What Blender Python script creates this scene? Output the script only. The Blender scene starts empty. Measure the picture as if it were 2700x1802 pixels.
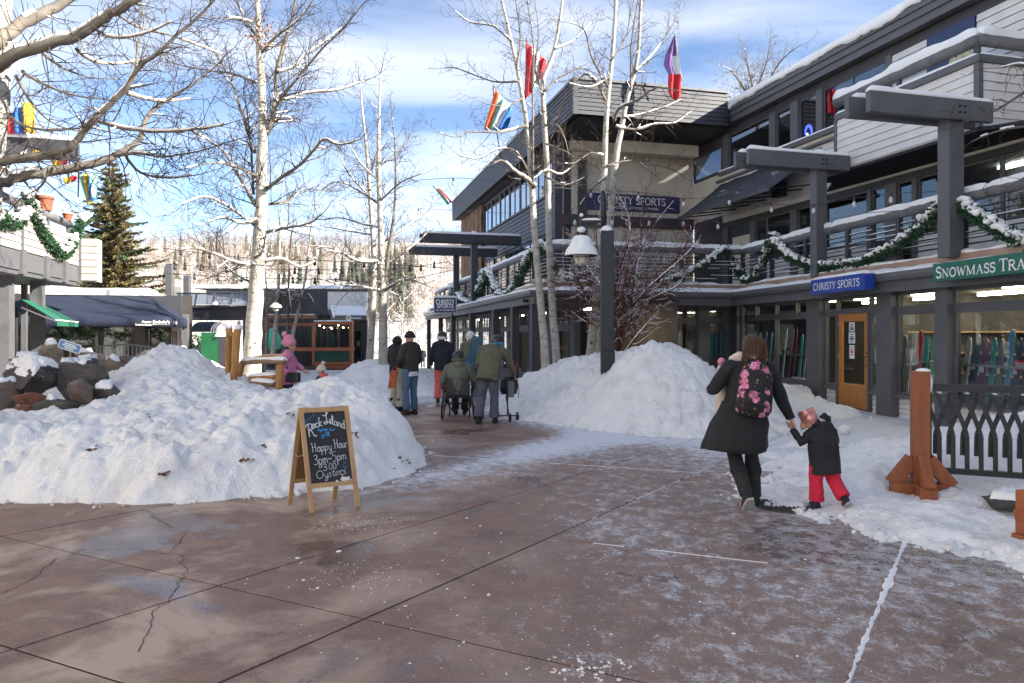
import bpy, bmesh, math, random
import numpy as np
from mathutils import Vector, Matrix, noise as mnoise

S = bpy.context.scene
C = S.collection
R = math.radians
# ------------------------------------------------------------------ camera, sky, sun, exposure
F = 1923.0           # focal length in photograph pixels
U0, V0, H = 1350.0, 880.0, 1.68
cd = bpy.data.cameras.new('camera')
cam = bpy.data.objects.new('camera', cd); C.objects.link(cam)
cam.location = (0, 0, H); cam.rotation_euler = (R(90), 0, 0)
cd.sensor_width = 36; cd.lens = 36 * F / 2700
cd.shift_y = -21 / 2700
cd.clip_start = 0.1; cd.clip_end = 3000
S.camera = cam

SUN_AZ, SUN_EL = 108.0, 27.0     # azimuth clockwise from +Y
world = bpy.data.worlds.new('World'); S.world = world; world.use_nodes = True
wn = world.node_tree.nodes; wl = world.node_tree.links; wn.clear()
wout = wn.new('ShaderNodeOutputWorld'); bg = wn.new('ShaderNodeBackground')
sky = wn.new('ShaderNodeTexSky'); sky.sky_type = 'NISHITA'; sky.sun_disc = False
sky.sun_elevation = R(SUN_EL); sky.sun_rotation = R(SUN_AZ)
sky.altitude = 2500; sky.air_density = 0.85; sky.dust_density = 0.0; sky.ozone_density = 1.2
bg.inputs['Strength'].default_value = 0.069
# thin cirrus, everywhere over the sky
tc = wn.new('ShaderNodeTexCoord'); sep = wn.new('ShaderNodeSeparateXYZ'); wl.new(tc.outputs['Generated'], sep.inputs[0])
zc = wn.new('ShaderNodeMath'); zc.operation = 'ADD'; zc.inputs[1].default_value = 0.22; wl.new(sep.outputs['Z'], zc.inputs[0])
dx = wn.new('ShaderNodeMath'); dx.operation = 'DIVIDE'; wl.new(sep.outputs['X'], dx.inputs[0]); wl.new(zc.outputs[0], dx.inputs[1])
dy = wn.new('ShaderNodeMath'); dy.operation = 'DIVIDE'; wl.new(sep.outputs['Y'], dy.inputs[0]); wl.new(zc.outputs[0], dy.inputs[1])
cmb = wn.new('ShaderNodeCombineXYZ'); wl.new(dx.outputs[0], cmb.inputs[0]); wl.new(dy.outputs[0], cmb.inputs[1])
mp = wn.new('ShaderNodeMapping'); mp.inputs['Scale'].default_value = (0.85, 1.7, 1); mp.inputs['Rotation'].default_value = (0, 0, R(14))
mp.inputs['Location'].default_value = (0.35, 0.55, 0)
wl.new(cmb.outputs[0], mp.inputs[0])
cn = wn.new('ShaderNodeTexNoise'); cn.inputs['Scale'].default_value = 1.25; cn.inputs['Detail'].default_value = 7; cn.inputs['Roughness'].default_value = 0.50; cn.inputs['Distortion'].default_value = 0.5
wl.new(mp.outputs[0], cn.inputs['Vector'])
cr = wn.new('ShaderNodeValToRGB'); cr.color_ramp.elements[0].position = 0.40; cr.color_ramp.elements[1].position = 0.90
cr.color_ramp.elements[0].color = (0, 0, 0, 1); cr.color_ramp.elements[1].color = (0.9, 0.9, 0.9, 1)
wl.new(cn.outputs['Fac'], cr.inputs[0])
mx = wn.new('ShaderNodeMix'); mx.data_type = 'RGBA'
wl.new(cr.outputs['Color'], mx.inputs['Factor']); wl.new(sky.outputs[0], mx.inputs[6])
mx.inputs[7].default_value = (6.4, 6.3, 6.2, 1)
wl.new(mx.outputs[2], bg.inputs['Color']); wl.new(bg.outputs[0], wout.inputs[0])

sd = bpy.data.lights.new('sun', 'SUN'); sd.energy = 4.2; sd.angle = R(0.53); sd.color = (1.0, 0.93, 0.82)
sun = bpy.data.objects.new('sun', sd); C.objects.link(sun)
sdir = Vector((math.sin(R(SUN_AZ)) * math.cos(R(SUN_EL)), math.cos(R(SUN_AZ)) * math.cos(R(SUN_EL)), math.sin(R(SUN_EL))))
sun.rotation_euler = sdir.to_track_quat('Z', 'Y').to_euler(); sun.location = (30, -30, 40)

S.view_settings.view_transform = 'Standard'; S.view_settings.look = 'None'
S.view_settings.exposure = 2.12; S.view_settings.gamma = 1.0; S.view_settings.use_curve_mapping = False
S.render.engine = 'CYCLES'
S.cycles.max_bounces = 8; S.cycles.diffuse_bounces = 4; S.cycles.glossy_bounces = 4; S.cycles.transparent_max_bounces = 16; S.cycles.transmission_bounces = 4
S.cycles.caustics_reflective = False; S.cycles.caustics_refractive = False

rnd = random.Random(7)
nprs = np.random.RandomState(11)

# ------------------------------------------------------------------ photo pixel -> place helpers
def gz(Y):
    "plaza falls gently away beyond 18 m"
    if Y < 18: return 0.0
    if Y < 45: return -0.45 * (Y - 18) / 27
    if Y < 66: return -0.45 - 1.0 * (Y - 45) / 21
    return -1.45
def P(u, v, Y): return Vector(((u - U0) / F * Y, Y, H - (v - V0) / F * Y))
def G(u, v):
    Y = H * F / (v - V0)
    return Vector(((u - U0) / F * Y, Y, 0))

# ------------------------------------------------------------------ object helpers
def root_off(p):
    o = Vector((0, 0, 0))
    while p is not None:
        o += p.location; p = p.parent
    return o
def thing(name, label, cat, loc=(0, 0, 0), rz=0, group=None):
    o = bpy.data.objects.new(name, None); o.empty_display_size = .2
    C.objects.link(o); o.location = loc; o.rotation_euler = (0, 0, rz)
    o['label'] = label; o['category'] = cat
    if group: o['group'] = group
    return o
def tag(o, label=None, cat=None, group=None, kind=None):
    if label: o['label'] = label
    if cat: o['category'] = cat
    if group: o['group'] = group
    if kind: o['kind'] = kind
    return o
def copy_tree(o, parent=None):
    c = o.copy(); C.objects.link(c)
    if parent is not None: c.parent = parent
    for ch in [x for x in KIDS.get(o.name, [])]: copy_tree(ch, c)
    KIDS_LATE.append((c.name,))
    return c
KIDS = {}; KIDS_LATE = []
def link_mesh(name, me, parent=None):
    o = bpy.data.objects.new(name, me); C.objects.link(o)
    if parent is not None:
        o.parent = parent; KIDS.setdefault(parent.name, []).append(o)
    return o

class MB:
    "collects shapes; build() links them as ONE mesh object. world coordinates unless local=True"
    def __init__(s): s.v = []; s.f = []
    def add(s, vs, fs):
        n = len(s.v); s.v.extend([tuple(x) for x in vs]); s.f.extend([tuple(i + n for i in f) for f in fs]); return s
    def hexa(s, p):          # 8 corners: bottom 0-3, top 4-7
        return s.add(p, [(3, 2, 1, 0), (4, 5, 6, 7), (0, 1, 5, 4), (1, 2, 6, 5), (2, 3, 7, 6), (3, 0, 4, 7)])
    def box(s, c, d, rz=0):
        ca, sa = math.cos(rz), math.sin(rz); out = []
        for z in (-1, 1):
            for x, y in ((-1, -1), (1, -1), (1, 1), (-1, 1)):
                X, Y = x * d[0] / 2, y * d[1] / 2
                out.append((c[0] + X * ca - Y * sa, c[1] + X * sa + Y * ca, c[2] + z * d[2] / 2))
        return s.hexa(out)
    def bar(s, p0, p1, w, h, up=(0, 0, 1)):
        p0 = Vector(p0); p1 = Vector(p1); d = (p1 - p0).normalized(); up = Vector(up)
        sx = d.cross(up)
        if sx.length < 1e-5: sx = d.cross(Vector((1, 0, 0)))
        sx.normalize(); uy = sx.cross(d).normalized(); out = []
        for p in (p0, p1):
            out.append([p + sx * a * w / 2 + uy * b * h / 2 for a, b in ((-1, -1), (1, -1), (1, 1), (-1, 1))])
        return s.add(out[0] + out[1], [(0, 1, 2, 3), (7, 6, 5, 4), (0, 4, 5, 1), (1, 5, 6, 2), (2, 6, 7, 3), (3, 7, 4, 0)])
    def tube(s, pts, r, n=8, cap=True):
        pts = [Vector(p) for p in pts]; m = len(pts)
        if not hasattr(r, '__len__'): r = [r] * m
        vs = []; fs = []; ref = None
        for i, p in enumerate(pts):
            d = (pts[min(i + 1, m - 1)] - pts[max(i - 1, 0)])
            d = d.normalized() if d.length > 1e-9 else Vector((0, 0, 1))
            if ref is None:
                ref = Vector((0, 0, 1)) if abs(d.z) < .9 else Vector((1, 0, 0))
            a = d.cross(ref)
            if a.length < 1e-4: a = d.cross(Vector((.3, .9, .1)))
            a.normalize(); b = d.cross(a); ref = b.cross(d) * -1 if False else ref
            for k in range(n):
                t = 2 * math.pi * k / n
                vs.append(p + (a * math.cos(t) + b * math.sin(t)) * r[i])
        for i in range(m - 1):
            for k in range(n):
                k2 = (k + 1) % n
                fs.append((i * n + k, i * n + k2, (i + 1) * n + k2, (i + 1) * n + k))
        if cap:
            fs.append(tuple(range(n - 1, -1, -1))); fs.append(tuple((m - 1) * n + k for k in range(n)))
        return s.add(vs, fs)
    def prism(s, poly, d):
        "planar polygon (3d points) extruded by vector d"
        n = len(poly); d = Vector(d); a = [Vector(p) for p in poly]; b = [p + d for p in a]
        fs = [tuple(range(n - 1, -1, -1)), tuple(range(n, 2 * n))]
        for i in range(n):
            j = (i + 1) % n; fs.append((i, j, n + j, n + i))
        return s.add(a + b, fs)
    def sphere(s, c, r, n=10, m=7, sq=(1, 1, 1)):
        vs = []; fs = []
        for i in range(m + 1):
            t = math.pi * i / m
            for k in range(n):
                p = 2 * math.pi * k / n
                vs.append((c[0] + r * sq[0] * math.sin(t) * math.cos(p), c[1] + r * sq[1] * math.sin(t) * math.sin(p), c[2] + r * sq[2] * math.cos(t)))
        for i in range(m):
            for k in range(n):
                k2 = (k + 1) % n; fs.append((i * n + k, (i + 1) * n + k, (i + 1) * n + k2, i * n + k2))
        return s.add(vs, fs)
    def lathe(s, c, prof, n=16):
        vs = []; fs = []; m = len(prof)
        for r, z in prof:
            for k in range(n):
                t = 2 * math.pi * k / n; vs.append((c[0] + r * math.cos(t), c[1] + r * math.sin(t), c[2] + z))
        for i in range(m - 1):
            for k in range(n):
                k2 = (k + 1) % n; fs.append((i * n + k, i * n + k2, (i + 1) * n + k2, (i + 1) * n + k))
        return s.add(vs, fs)
    def build(s, name, mat, parent=None, smooth=False, local=False, bevel=0, label=None):
        me = bpy.data.meshes.new(name)
        if s.v:
            if parent is not None and not local:
                o = root_off(parent); v = [(a - o.x, b - o.y, c - o.z) for a, b, c in s.v]
            else: v = s.v
            me.from_pydata(v, [], s.f); me.update()
        if mat is not None: me.materials.append(mat)
        if smooth: me.polygons.foreach_set('use_smooth', [True] * len(me.polygons))
        ob = link_mesh(name, me, parent)
        if bevel:
            m = ob.modifiers.new('bevel', 'BEVEL'); m.width = bevel; m.segments = 2; m.limit_method = 'ANGLE'
        if label: ob['label'] = label
        return ob

def np_mesh(name, verts, faces, mat, parent=None, smooth=False):
    "verts (n,3), faces (m,k) numpy arrays, fast path"
    me = bpy.data.meshes.new(name); k = faces.shape[1]
    if parent is not None: verts = verts - np.array(root_off(parent))
    me.vertices.add(len(verts)); me.vertices.foreach_set('co', verts.astype(np.float32).ravel())
    me.loops.add(faces.size); me.loops.foreach_set('vertex_index', faces.astype(np.int32).ravel())
    me.polygons.add(len(faces)); me.polygons.foreach_set('loop_start', np.arange(0, faces.size, k, dtype=np.int32))
    me.polygons.foreach_set('loop_total', np.full(len(faces), k, dtype=np.int32))
    if smooth: me.polygons.foreach_set('use_smooth', np.ones(len(faces), dtype=bool))
    me.update(calc_edges=True); me.validate()
    if mat is not None: me.materials.append(mat)
    return link_mesh(name, me, parent)

def frusta(segs, n=3):
    "segs: array (m,8): p0 xyz, p1 xyz, r0, r1 -> verts, quads"
    a = np.asarray(segs, dtype=np.float64); p0 = a[:, :3]; p1 = a[:, 3:6]; r0 = a[:, 6:7]; r1 = a[:, 7:8]
    d = p1 - p0; L = np.linalg.norm(d, axis=1, keepdims=True); d = d / np.maximum(L, 1e-9)
    ref = np.where(np.abs(d[:, 2:3]) < .9, np.array([[0, 0, 1.]]), np.array([[1., 0, 0]]))
    x = np.cross(d, ref); x /= np.maximum(np.linalg.norm(x, axis=1, keepdims=True), 1e-9); y = np.cross(d, x)
    V = np.zeros((len(a), 2 * n, 3))
    for k in range(n):
        t = 2 * math.pi * k / n; o = x * math.cos(t) + y * math.sin(t)
        V[:, k] = p0 + o * r0; V[:, n + k] = p1 + o * r1
    q = np.array([[k, (k + 1) % n, n + (k + 1) % n, n + k] for k in range(n)])
    Fq = (q[None] + (np.arange(len(a)) * 2 * n)[:, None, None]).reshape(-1, 4)
    return V.reshape(-1, 3), Fq

def bake(ob):
    "apply modifiers through the depsgraph"
    dg = bpy.context.evaluated_depsgraph_get(); dg.update()
    me = bpy.data.meshes.new_from_object(ob.evaluated_get(dg))
    ob.modifiers.clear(); old = ob.data; ob.data = me
    return ob

class Frame:
    "vertical plane: origin O, direction d along it, normal n towards the plaza"
    def __init__(s, a, b, flip=False):
        s.O = Vector((a[0], a[1])); d = Vector((b[0] - a[0], b[1] - a[1])); s.L = d.length; s.d = d / s.L
        s.n = Vector((s.d.y, -s.d.x))
        if flip: s.n = -s.n
    def pt(s, t, z, o=0): return Vector((s.O.x + s.d.x * t + s.n.x * o, s.O.y + s.d.y * t + s.n.y * o, z))
    def s_u(s, u, o=0):
        k = (u - U0) / F; ox = s.O.x + s.n.x * o; oy = s.O.y + s.n.y * o
        return (k * oy - ox) / (s.d.x - k * s.d.y)
    def sz(s, u, v, o=0):
        t = s.s_u(u, o); Y = s.O.y + s.n.y * o + s.d.y * t
        return t, H - (v - V0) / F * Y
    def box(s, mb, s0, s1, z0, z1, o0, o1):
        return mb.hexa([s.pt(s0, z0, o0), s.pt(s1, z0, o0), s.pt(s1, z0, o1), s.pt(s0, z0, o1),
                        s.pt(s0, z1, o0), s.pt(s1, z1, o0), s.pt(s1, z1, o1), s.pt(s0, z1, o1)])
    def part(s, name, mat, parent, s0, s1, z0, z1, o0, o1, bevel=0, label=None):
        mb = MB(); s.box(mb, s0, s1, z0, z1, o0, o1)
        return mb.build(name, mat, parent, bevel=bevel, label=label)

# ------------------------------------------------------------------ materials
M = {}
def nodes(name):
    m = bpy.data.materials.new(name); m.use_nodes = True; nt = m.node_tree
    return m, nt.nodes, nt.links, nt.nodes['Principled BSDF']
def ncoord(N, L, scale=(1, 1, 1), kind='Object', rot=(0, 0, 0)):
    t = N.new('ShaderNodeTexCoord'); mp = N.new('ShaderNodeMapping')
    mp.inputs['Scale'].default_value = scale; mp.inputs['Rotation'].default_value = rot
    L.new(t.outputs[kind], mp.inputs[0]); return mp.outputs[0]
def nnoise(N, L, vec, scale, detail=4, rough=.55, dist=0):
    n = N.new('ShaderNodeTexNoise'); n.inputs['Scale'].default_value = scale; n.inputs['Detail'].default_value = detail
    n.inputs['Roughness'].default_value = rough; n.inputs['Distortion'].default_value = dist
    if vec is not None: L.new(vec, n.inputs['Vector'])
    return n.outputs['Fac']
def nramp(N, L, fac, stops):
    r = N.new('ShaderNodeValToRGB'); e = r.color_ramp.elements
    while len(e) < len(stops): e.new(.5)
    for i, (p, c) in enumerate(stops):
        e[i].position = p; e[i].color = (c, c, c, 1) if not hasattr(c, '__len__') else (*c, 1)
    L.new(fac, r.inputs[0]); return r.outputs['Color']
def nmix(N, L, fac, a, b, mode='MIX'):
    m = N.new('ShaderNodeMix'); m.data_type = 'RGBA'; m.blend_type = mode
    for s, x in ((0, fac), (6, a), (7, b)):
        if hasattr(x, 'is_linked') or hasattr(x, 'links'): L.new(x, m.inputs[s])
        elif s == 0: m.inputs[0].default_value = x
        else: m.inputs[s].default_value = (*x, 1)
    return m.outputs[2]
def nmath(N, L, op, a, b=None):
    m = N.new('ShaderNodeMath'); m.operation = op
    for i, x in enumerate((a, b)):
        if x is None: continue
        if hasattr(x, 'links'): L.new(x, m.inputs[i])
        else: m.inputs[i].default_value = x
    return m.outputs[0]
def nbump(N, L, B, h, strength=.3, dist=.02):
    b = N.new('ShaderNodeBump'); b.inputs['Strength'].default_value = strength; b.inputs['Distance'].default_value = dist
    L.new(h, b.inputs['Height']); L.new(b.outputs[0], B.inputs['Normal'])
def simple(name, col, rough=.6, var=.25, scale=6, bump=.15, bscale=40, metal=0, stretch=(1, 1, 1), spec=.5, bd=.01, kind='Object'):
    m, N, L, B = nodes(name); vec = ncoord(N, L, stretch, kind)
    n1 = nnoise(N, L, vec, scale, 5, .6)
    c = nmix(N, L, nramp(N, L, n1, [(.3, 0), (.7, 1)]), tuple(x * (1 - var) for x in col), tuple(min(1, x * (1 + var)) for x in col))
    L.new(c, B.inputs['Base Color']); B.inputs['Roughness'].default_value = rough; B.inputs['Metallic'].default_value = metal
    B.inputs['Specular IOR Level'].default_value = spec
    if bump: nbump(N, L, B, nnoise(N, L, vec, bscale, 3), bump, bd)
    M[name] = m; return m
# ------------------------------------------------------------------ material library
def m_snow(name, dirt=0.12, bump=.5, col=(.91, .895, .875)):
    m, N, L, B = nodes(name); vec = ncoord(N, L)
    d = nramp(N, L, nnoise(N, L, vec, 1.7, 6, .62), [(.5, 0), (.78, 1)])
    d2 = nramp(N, L, nnoise(N, L, vec, 23, 4, .7), [(.62, 0), (.78, 1)])
    f = nmath(N, L, 'MULTIPLY', nmath(N, L, 'ADD', d, nmath(N, L, 'MULTIPLY', d2, .7)), dirt * 3)
    c = nmix(N, L, f, col, (.50, .46, .42)); L.new(c, B.inputs['Base Color'])
    B.inputs['Roughness'].default_value = .75; B.inputs['Specular IOR Level'].default_value = .25
    h = nmath(N, L, 'ADD', nnoise(N, L, vec, 9, 6, .65), nmath(N, L, 'MULTIPLY', nnoise(N, L, vec, 60, 4, .6), .35))
    nbump(N, L, B, h, bump, .06); M[name] = m
m_snow('snow', .17, .7); m_snow('snow_clean', .02, .35, (.92, .905, .89)); m_snow('snow_heap', .20, .9)
m_snow('snow_flat', .10, .5)

def m_paving(name, snowy=False):
    m, N, L, B = nodes(name); vec = ncoord(N, L)
    tcn = N.new('ShaderNodeSeparateXYZ'); L.new(vec, tcn.inputs[0]); X, Y = tcn.outputs[0], tcn.outputs[1]
    base = nmix(N, L, nramp(N, L, nnoise(N, L, vec, 55, 5, .7), [(.3, 0), (.7, 1)]), (.180, .108, .080), (.335, .212, .160))
    fine = nmix(N, L, nramp(N, L, nnoise(N, L, vec, 240, 2, .6), [(.38, 0), (.66, 1)]), (.45, .45, .45), (1.4, 1.36, 1.32))
    base = nmix(N, L, .95, base, fine, 'MULTIPLY')
    mot = nramp(N, L, nnoise(N, L, vec, 3.2, 7, .68, .3), [(.34, (.70, .70, .72)), (.68, (1.25, 1.22, 1.18))]); base = nmix(N, L, .85, base, mot, 'MULTIPLY')
    n1 = nnoise(N, L, vec, .85, 9, .66, .5)
    left = nramp(N, L, nmath(N, L, 'ADD', nmath(N, L, 'MULTIPLY', X, -.26), .36), [(.15, 0), (.85, 1)])     # the salt-bleached corner of the plaza
    pale = nmath(N, L, 'MULTIPLY', nramp(N, L, n1, [(.485, 0), (.60, 1)]), nmath(N, L, 'ADD', nmath(N, L, 'MULTIPLY', left, .75), .06))
    base = nmix(N, L, pale, base, (.50, .375, .29))
    n2 = nnoise(N, L, vec, 1.1, 5, .6, .4); or_ = nramp(N, L, n2, [(.60, 0), (.75, 1)])
    base = nmix(N, L, nmath(N, L, 'MULTIPLY', or_, .60), base, (.42, .22, .11))
    n3 = nnoise(N, L, vec, .55, 7, .55, .6); wet = nramp(N, L, n3, [(.57, 0), (.60, 1)])
    wetf = nmath(N, L, 'MULTIPLY', wet, .55)
    base = nmix(N, L, wetf, base, nmix(N, L, 1.0, base, (.38, .38, .40), 'MULTIPLY'))
    # snow dust: tracked snow in flecks, dense where walked from the banks
    sv = ncoord(N, L, (1, .8, 1), rot=(0, 0, R(20)))
    f1 = nnoise(N, L, sv, 7.5, 9, .74, .3); f2 = nnoise(N, L, sv, 48, 3, .68)
    flk = nmath(N, L, 'ADD', nmath(N, L, 'MULTIPLY', f1, .60), nmath(N, L, 'ADD', nmath(N, L, 'MULTIPLY', f2, .25), nmath(N, L, 'MULTIPLY', nnoise(N, L, vec, 110, 2, .6), .15)))
    big = nnoise(N, L, vec, .45, 3, .5)
    def lin(a, b, c):     # a*X + b*Y + c
        return nmath(N, L, 'ADD', nmath(N, L, 'ADD', nmath(N, L, 'MULTIPLY', X, a), nmath(N, L, 'MULTIPLY', Y, b)), c)
    def cl(x):
        k = N.new('ShaderNodeClamp'); L.new(x, k.inputs[0]); return k.outputs[0]
    d0 = cl(lin(.42, .0, .55))                                   # nothing in the clean left corner
    d1 = cl(lin(.55, .42, -5.35))                                # icy apron before the shops
    gap = cl(lin(-.0, .36, -5.4))                                # far along the path
    lb = cl(nmath(N, L, 'SUBTRACT', 1.0, nmath(N, L, 'ABSOLUTE', lin(.85, -.62, 6.15))))   # spill beside the left bank
    lb = nmath(N, L, 'MULTIPLY', lb, cl(lin(0, .8, -5.2)))
    dens = nmath(N, L, 'ADD', nmath(N, L, 'MULTIPLY', d0, .172), nmath(N, L, 'MULTIPLY', d1, .165))
    dens = nmath(N, L, 'ADD', dens, nmath(N, L, 'ADD', nmath(N, L, 'MULTIPLY', gap, .03), nmath(N, L, 'MULTIPLY', lb, .22)))
    dens = nmath(N, L, 'ADD', dens, nmath(N, L, 'MULTIPLY', nmath(N, L, 'SUBTRACT', big, .5), .22))
    if snowy: dens = nmath(N, L, 'ADD', dens, .06)
    sn = nmath(N, L, 'ADD', nmath(N, L, 'SUBTRACT', flk, .655), dens)
    snf = nramp(N, L, nmath(N, L, 'MULTIPLY', sn, 7.5), [(0, 0), (1, .85)])
    frost = cl(nmath(N, L, 'MULTIPLY', nmath(N, L, 'ADD', dens, -.06), 2.0))
    base = nmix(N, L, nmath(N, L, 'MULTIPLY', frost, .62), base, (.46, .44, .43))
    col = nmix(N, L, snf, base, (.74, .76, .80)); L.new(col, B.inputs['Base Color'])
    rg = nmath(N, L, 'SUBTRACT', .58, nmath(N, L, 'MULTIPLY', wetf, .62))
    rg = nmath(N, L, 'ADD', rg, nmath(N, L, 'MULTIPLY', snf, .3)); L.new(rg, B.inputs['Roughness'])
    h = nmath(N, L, 'ADD', nmath(N, L, 'MULTIPLY', nnoise(N, L, vec, 160, 3, .6), .25), snf)
    nbump(N, L, B, h, .55, .006); M[name] = m
m_paving('paving'); m_paving('paving_far', True)

simple('joint', (.022, .02, .019), .9, .3, 20)
simple('crack', (.05, .035, .03), .9, .3, 30)
simple('grey_paint', (.100, .100, .107), .55, .12, 3, .12, 60)
simple('dark_paint', (.045, .045, .052), .55, .15, 3, .12, 60)
simple('dark_siding', (.032, .036, .046), .55, .12, 2, .12, 80, stretch=(1, 1, 1))
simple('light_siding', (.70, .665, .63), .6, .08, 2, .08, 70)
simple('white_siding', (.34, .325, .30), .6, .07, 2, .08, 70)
simple('stucco', (.60, .53, .44), .85, .08, 2, .5, 90, bd=.012)
simple('stucco_cream', (.74, .68, .58), .85, .06, 2, .3, 90); simple('tan_flashing', (.36, .235, .165), .6, .2, 3, .1)
simple('metal_gutter', (.115, .115, .122), .4, .12, 4, .05)
simple('black_iron', (.014, .015, .018), .45, .2, 8, .1)
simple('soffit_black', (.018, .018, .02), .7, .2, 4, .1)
simple('door_wood', (.44, .175, .042), .42, .18, 2.5, .08, 50, stretch=(6, 6, .7))
simple('stained_timber', (.30, .088, .028), .55, .22, 2, .2, 40, stretch=(5, 5, .6))
simple('patio_timber', (.40, .125, .045), .55, .2, 2, .1, 40)
simple('oak', (.52, .315, .145), .5, .18, 3, .1, 60, stretch=(6, 6, .8))
simple('oak_dark', (.24, .115, .045), .55, .2, 3, .1, 60)
simple('chalkboard', (.018, .021, .026), .55, .5, 2.2, .05)
simple('chalk_white', (.72, .74, .78), .9, .1, 30)
simple('chalk_blue', (.07, .36, .72), .9, .1, 30)
simple('sign_blue', (.016, .055, .34), .35, .1, 3, 0)
simple('sign_navy', (.018, .028, .105), .4, .1, 3, 0)
simple('sign_green', (.012, .13, .085), .4, .1, 3, 0)
simple('sign_white', (.8, .8, .78), .5, .03, 3, 0)
simple('red_plastic', (.62, .02, .03), .4, .05, 3, 0)
simple('canvas_navy', (.010, .016, .038), .85, .18, 5, .25, 14, bd=.03)
simple('canvas_green', (.008, .11, .065), .85, .1, 5, .2, 60)
simple('canvas_grey', (.055, .060, .070), .8, .15, 5, .2, 60)
simple('green_board', (.018, .16, .065), .6, .1, 2, .05)
simple('dark_green_board', (.016, .075, .05), .6, .1, 2, .05)
simple('log_pine', (.40, .185, .055), .65, .35, 3, .5, 18, stretch=(3, 3, .5))
simple('log_grey', (.145, .145, .15), .65, .2, 3, .3, 30)
simple('log_weathered', (.24, .16, .095), .8, .3, 3, .5, 30)
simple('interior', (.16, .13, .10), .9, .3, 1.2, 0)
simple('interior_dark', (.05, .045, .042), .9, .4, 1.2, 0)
simple('wood_shelf', (.32, .19, .09), .6, .2, 2, 0)
simple('wreath_green', (.018, .062, .022), .8, .4, 20, 0)
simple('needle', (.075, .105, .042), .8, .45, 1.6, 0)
simple('needle_sunlit', (.15, .115, .04), .8, .35, 1.6, 0)
simple('twig', (.055, .036, .03), .85, .3, 6, 0)
simple('twig_red', (.11, .042, .034), .85, .3, 6, 0)
simple('twig_pale', (.11, .08, .055), .85, .3, 6, 0)
simple('bark_grey', (.13, .11, .095), .85, .35, 6, .4, 30)
simple('dry_leaf', (.30, .105, .03), .8, .4, 9, 0)
simple('terracotta', (.24, .075, .035), .8, .15, 6, .1)
simple('plastic_black', (.018, .018, .02), .45, .2, 8, .05)
simple('rubber', (.02, .02, .02), .8, .2, 20, .1)
simple('steel', (.45, .46, .48), .35, .1, 8, 0, metal=.9)
simple('skin', (.58, .33, .23), .5, .08, 12, .05)
simple('lamp_glass', (.55, .52, .42), .3, .1, 8, 0)
simple('bulb_glass', (.60, .58, .54), .15, .05, 8, 0)
simple('manhole_iron', (.045, .043, .043), .6, .3, 30, .6, 45)
simple('paper', (.78, .80, .80), .7, .03, 5, 0)
simple('stone_brown', (.20, .135, .085), .85, .45, 2.2, .7, 12)
def m_brush():
    m, N, L, B = nodes('hill_brush'); vec = ncoord(N, L); v2 = ncoord(N, L, (1, .35, 1))
    a = nramp(N, L, nnoise(N, L, v2, .045, 6, .62), [(.42, 0), (.56, 1)]); b = nramp(N, L, nnoise(N, L, v2, .9, 6, .75), [(.40, 0), (.58, 1)])
    c = nmix(N, L, nmath(N, L, 'MULTIPLY', nmath(N, L, 'ADD', nmath(N, L, 'MULTIPLY', a, .45), .5), b), (.72, .71, .70), (.19, .145, .11)); L.new(c, B.inputs['Base Color']); B.inputs['Roughness'].default_value = .9; M['hill_brush'] = m
m_brush()

def m_emit(name, col, e):
    m, N, L, B = nodes(name); B.inputs['Base Color'].default_value = (*col, 1)
    B.inputs['Emission Color'].default_value = (*col, 1); B.inputs['Emission Strength'].default_value = e; M[name] = m
m_emit('tube_light', (1.0, .88, .62), 12.0); m_emit('tube_cool', (.85, 1.0, .95), 2.2); m_emit('blue_neon', (.08, .12, 1.0), 2.5); m_emit('warm_bulb', (1.0, .72, .35), 9)

def m_glass(name, tint=(.80, .84, .84), base=.10, gain=1.0):
    m = bpy.data.materials.new(name); m.use_nodes = True; nt = m.node_tree; N, L = nt.nodes, nt.links; N.clear()
    o = N.new('ShaderNodeOutputMaterial'); t = N.new('ShaderNodeBsdfTransparent'); t.inputs[0].default_value = (*tint, 1)
    g = N.new('ShaderNodeBsdfGlossy'); g.inputs['Roughness'].default_value = .015; g.inputs[0].default_value = (.95, .97, 1, 1)
    fr = N.new('ShaderNodeLayerWeight'); fr.inputs[0].default_value = .5
    a = nmath(N, L, 'MULTIPLY', nmath(N, L, 'POWER', fr.outputs['Facing'], 4.0), gain * .75); b = nmath(N, L, 'ADD', a, base * .5)
    n = N.new('ShaderNodeTexNoise'); n.inputs['Scale'].default_value = .9
    tcx = N.new('ShaderNodeTexCoord'); L.new(tcx.outputs['Object'], n.inputs['Vector'])
    bp = N.new('ShaderNodeBump'); bp.inputs['Strength'].default_value = .04; bp.inputs['Distance'].default_value = .05
    L.new(n.outputs['Fac'], bp.inputs['Height']); L.new(bp.outputs[0], g.inputs['Normal'])
    mxs = N.new('ShaderNodeMixShader'); L.new(b, mxs.inputs[0]); L.new(t.outputs[0], mxs.inputs[1]); L.new(g.outputs[0], mxs.inputs[2])
    L.new(mxs.outputs[0], o.inputs[0]); M[name] = m
m_glass('shop_glass'); m_glass('upper_glass', (.5, .52, .55), .22, 1.4); m_glass('clear_sheet', (.55, .6, .68), .08)

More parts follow.
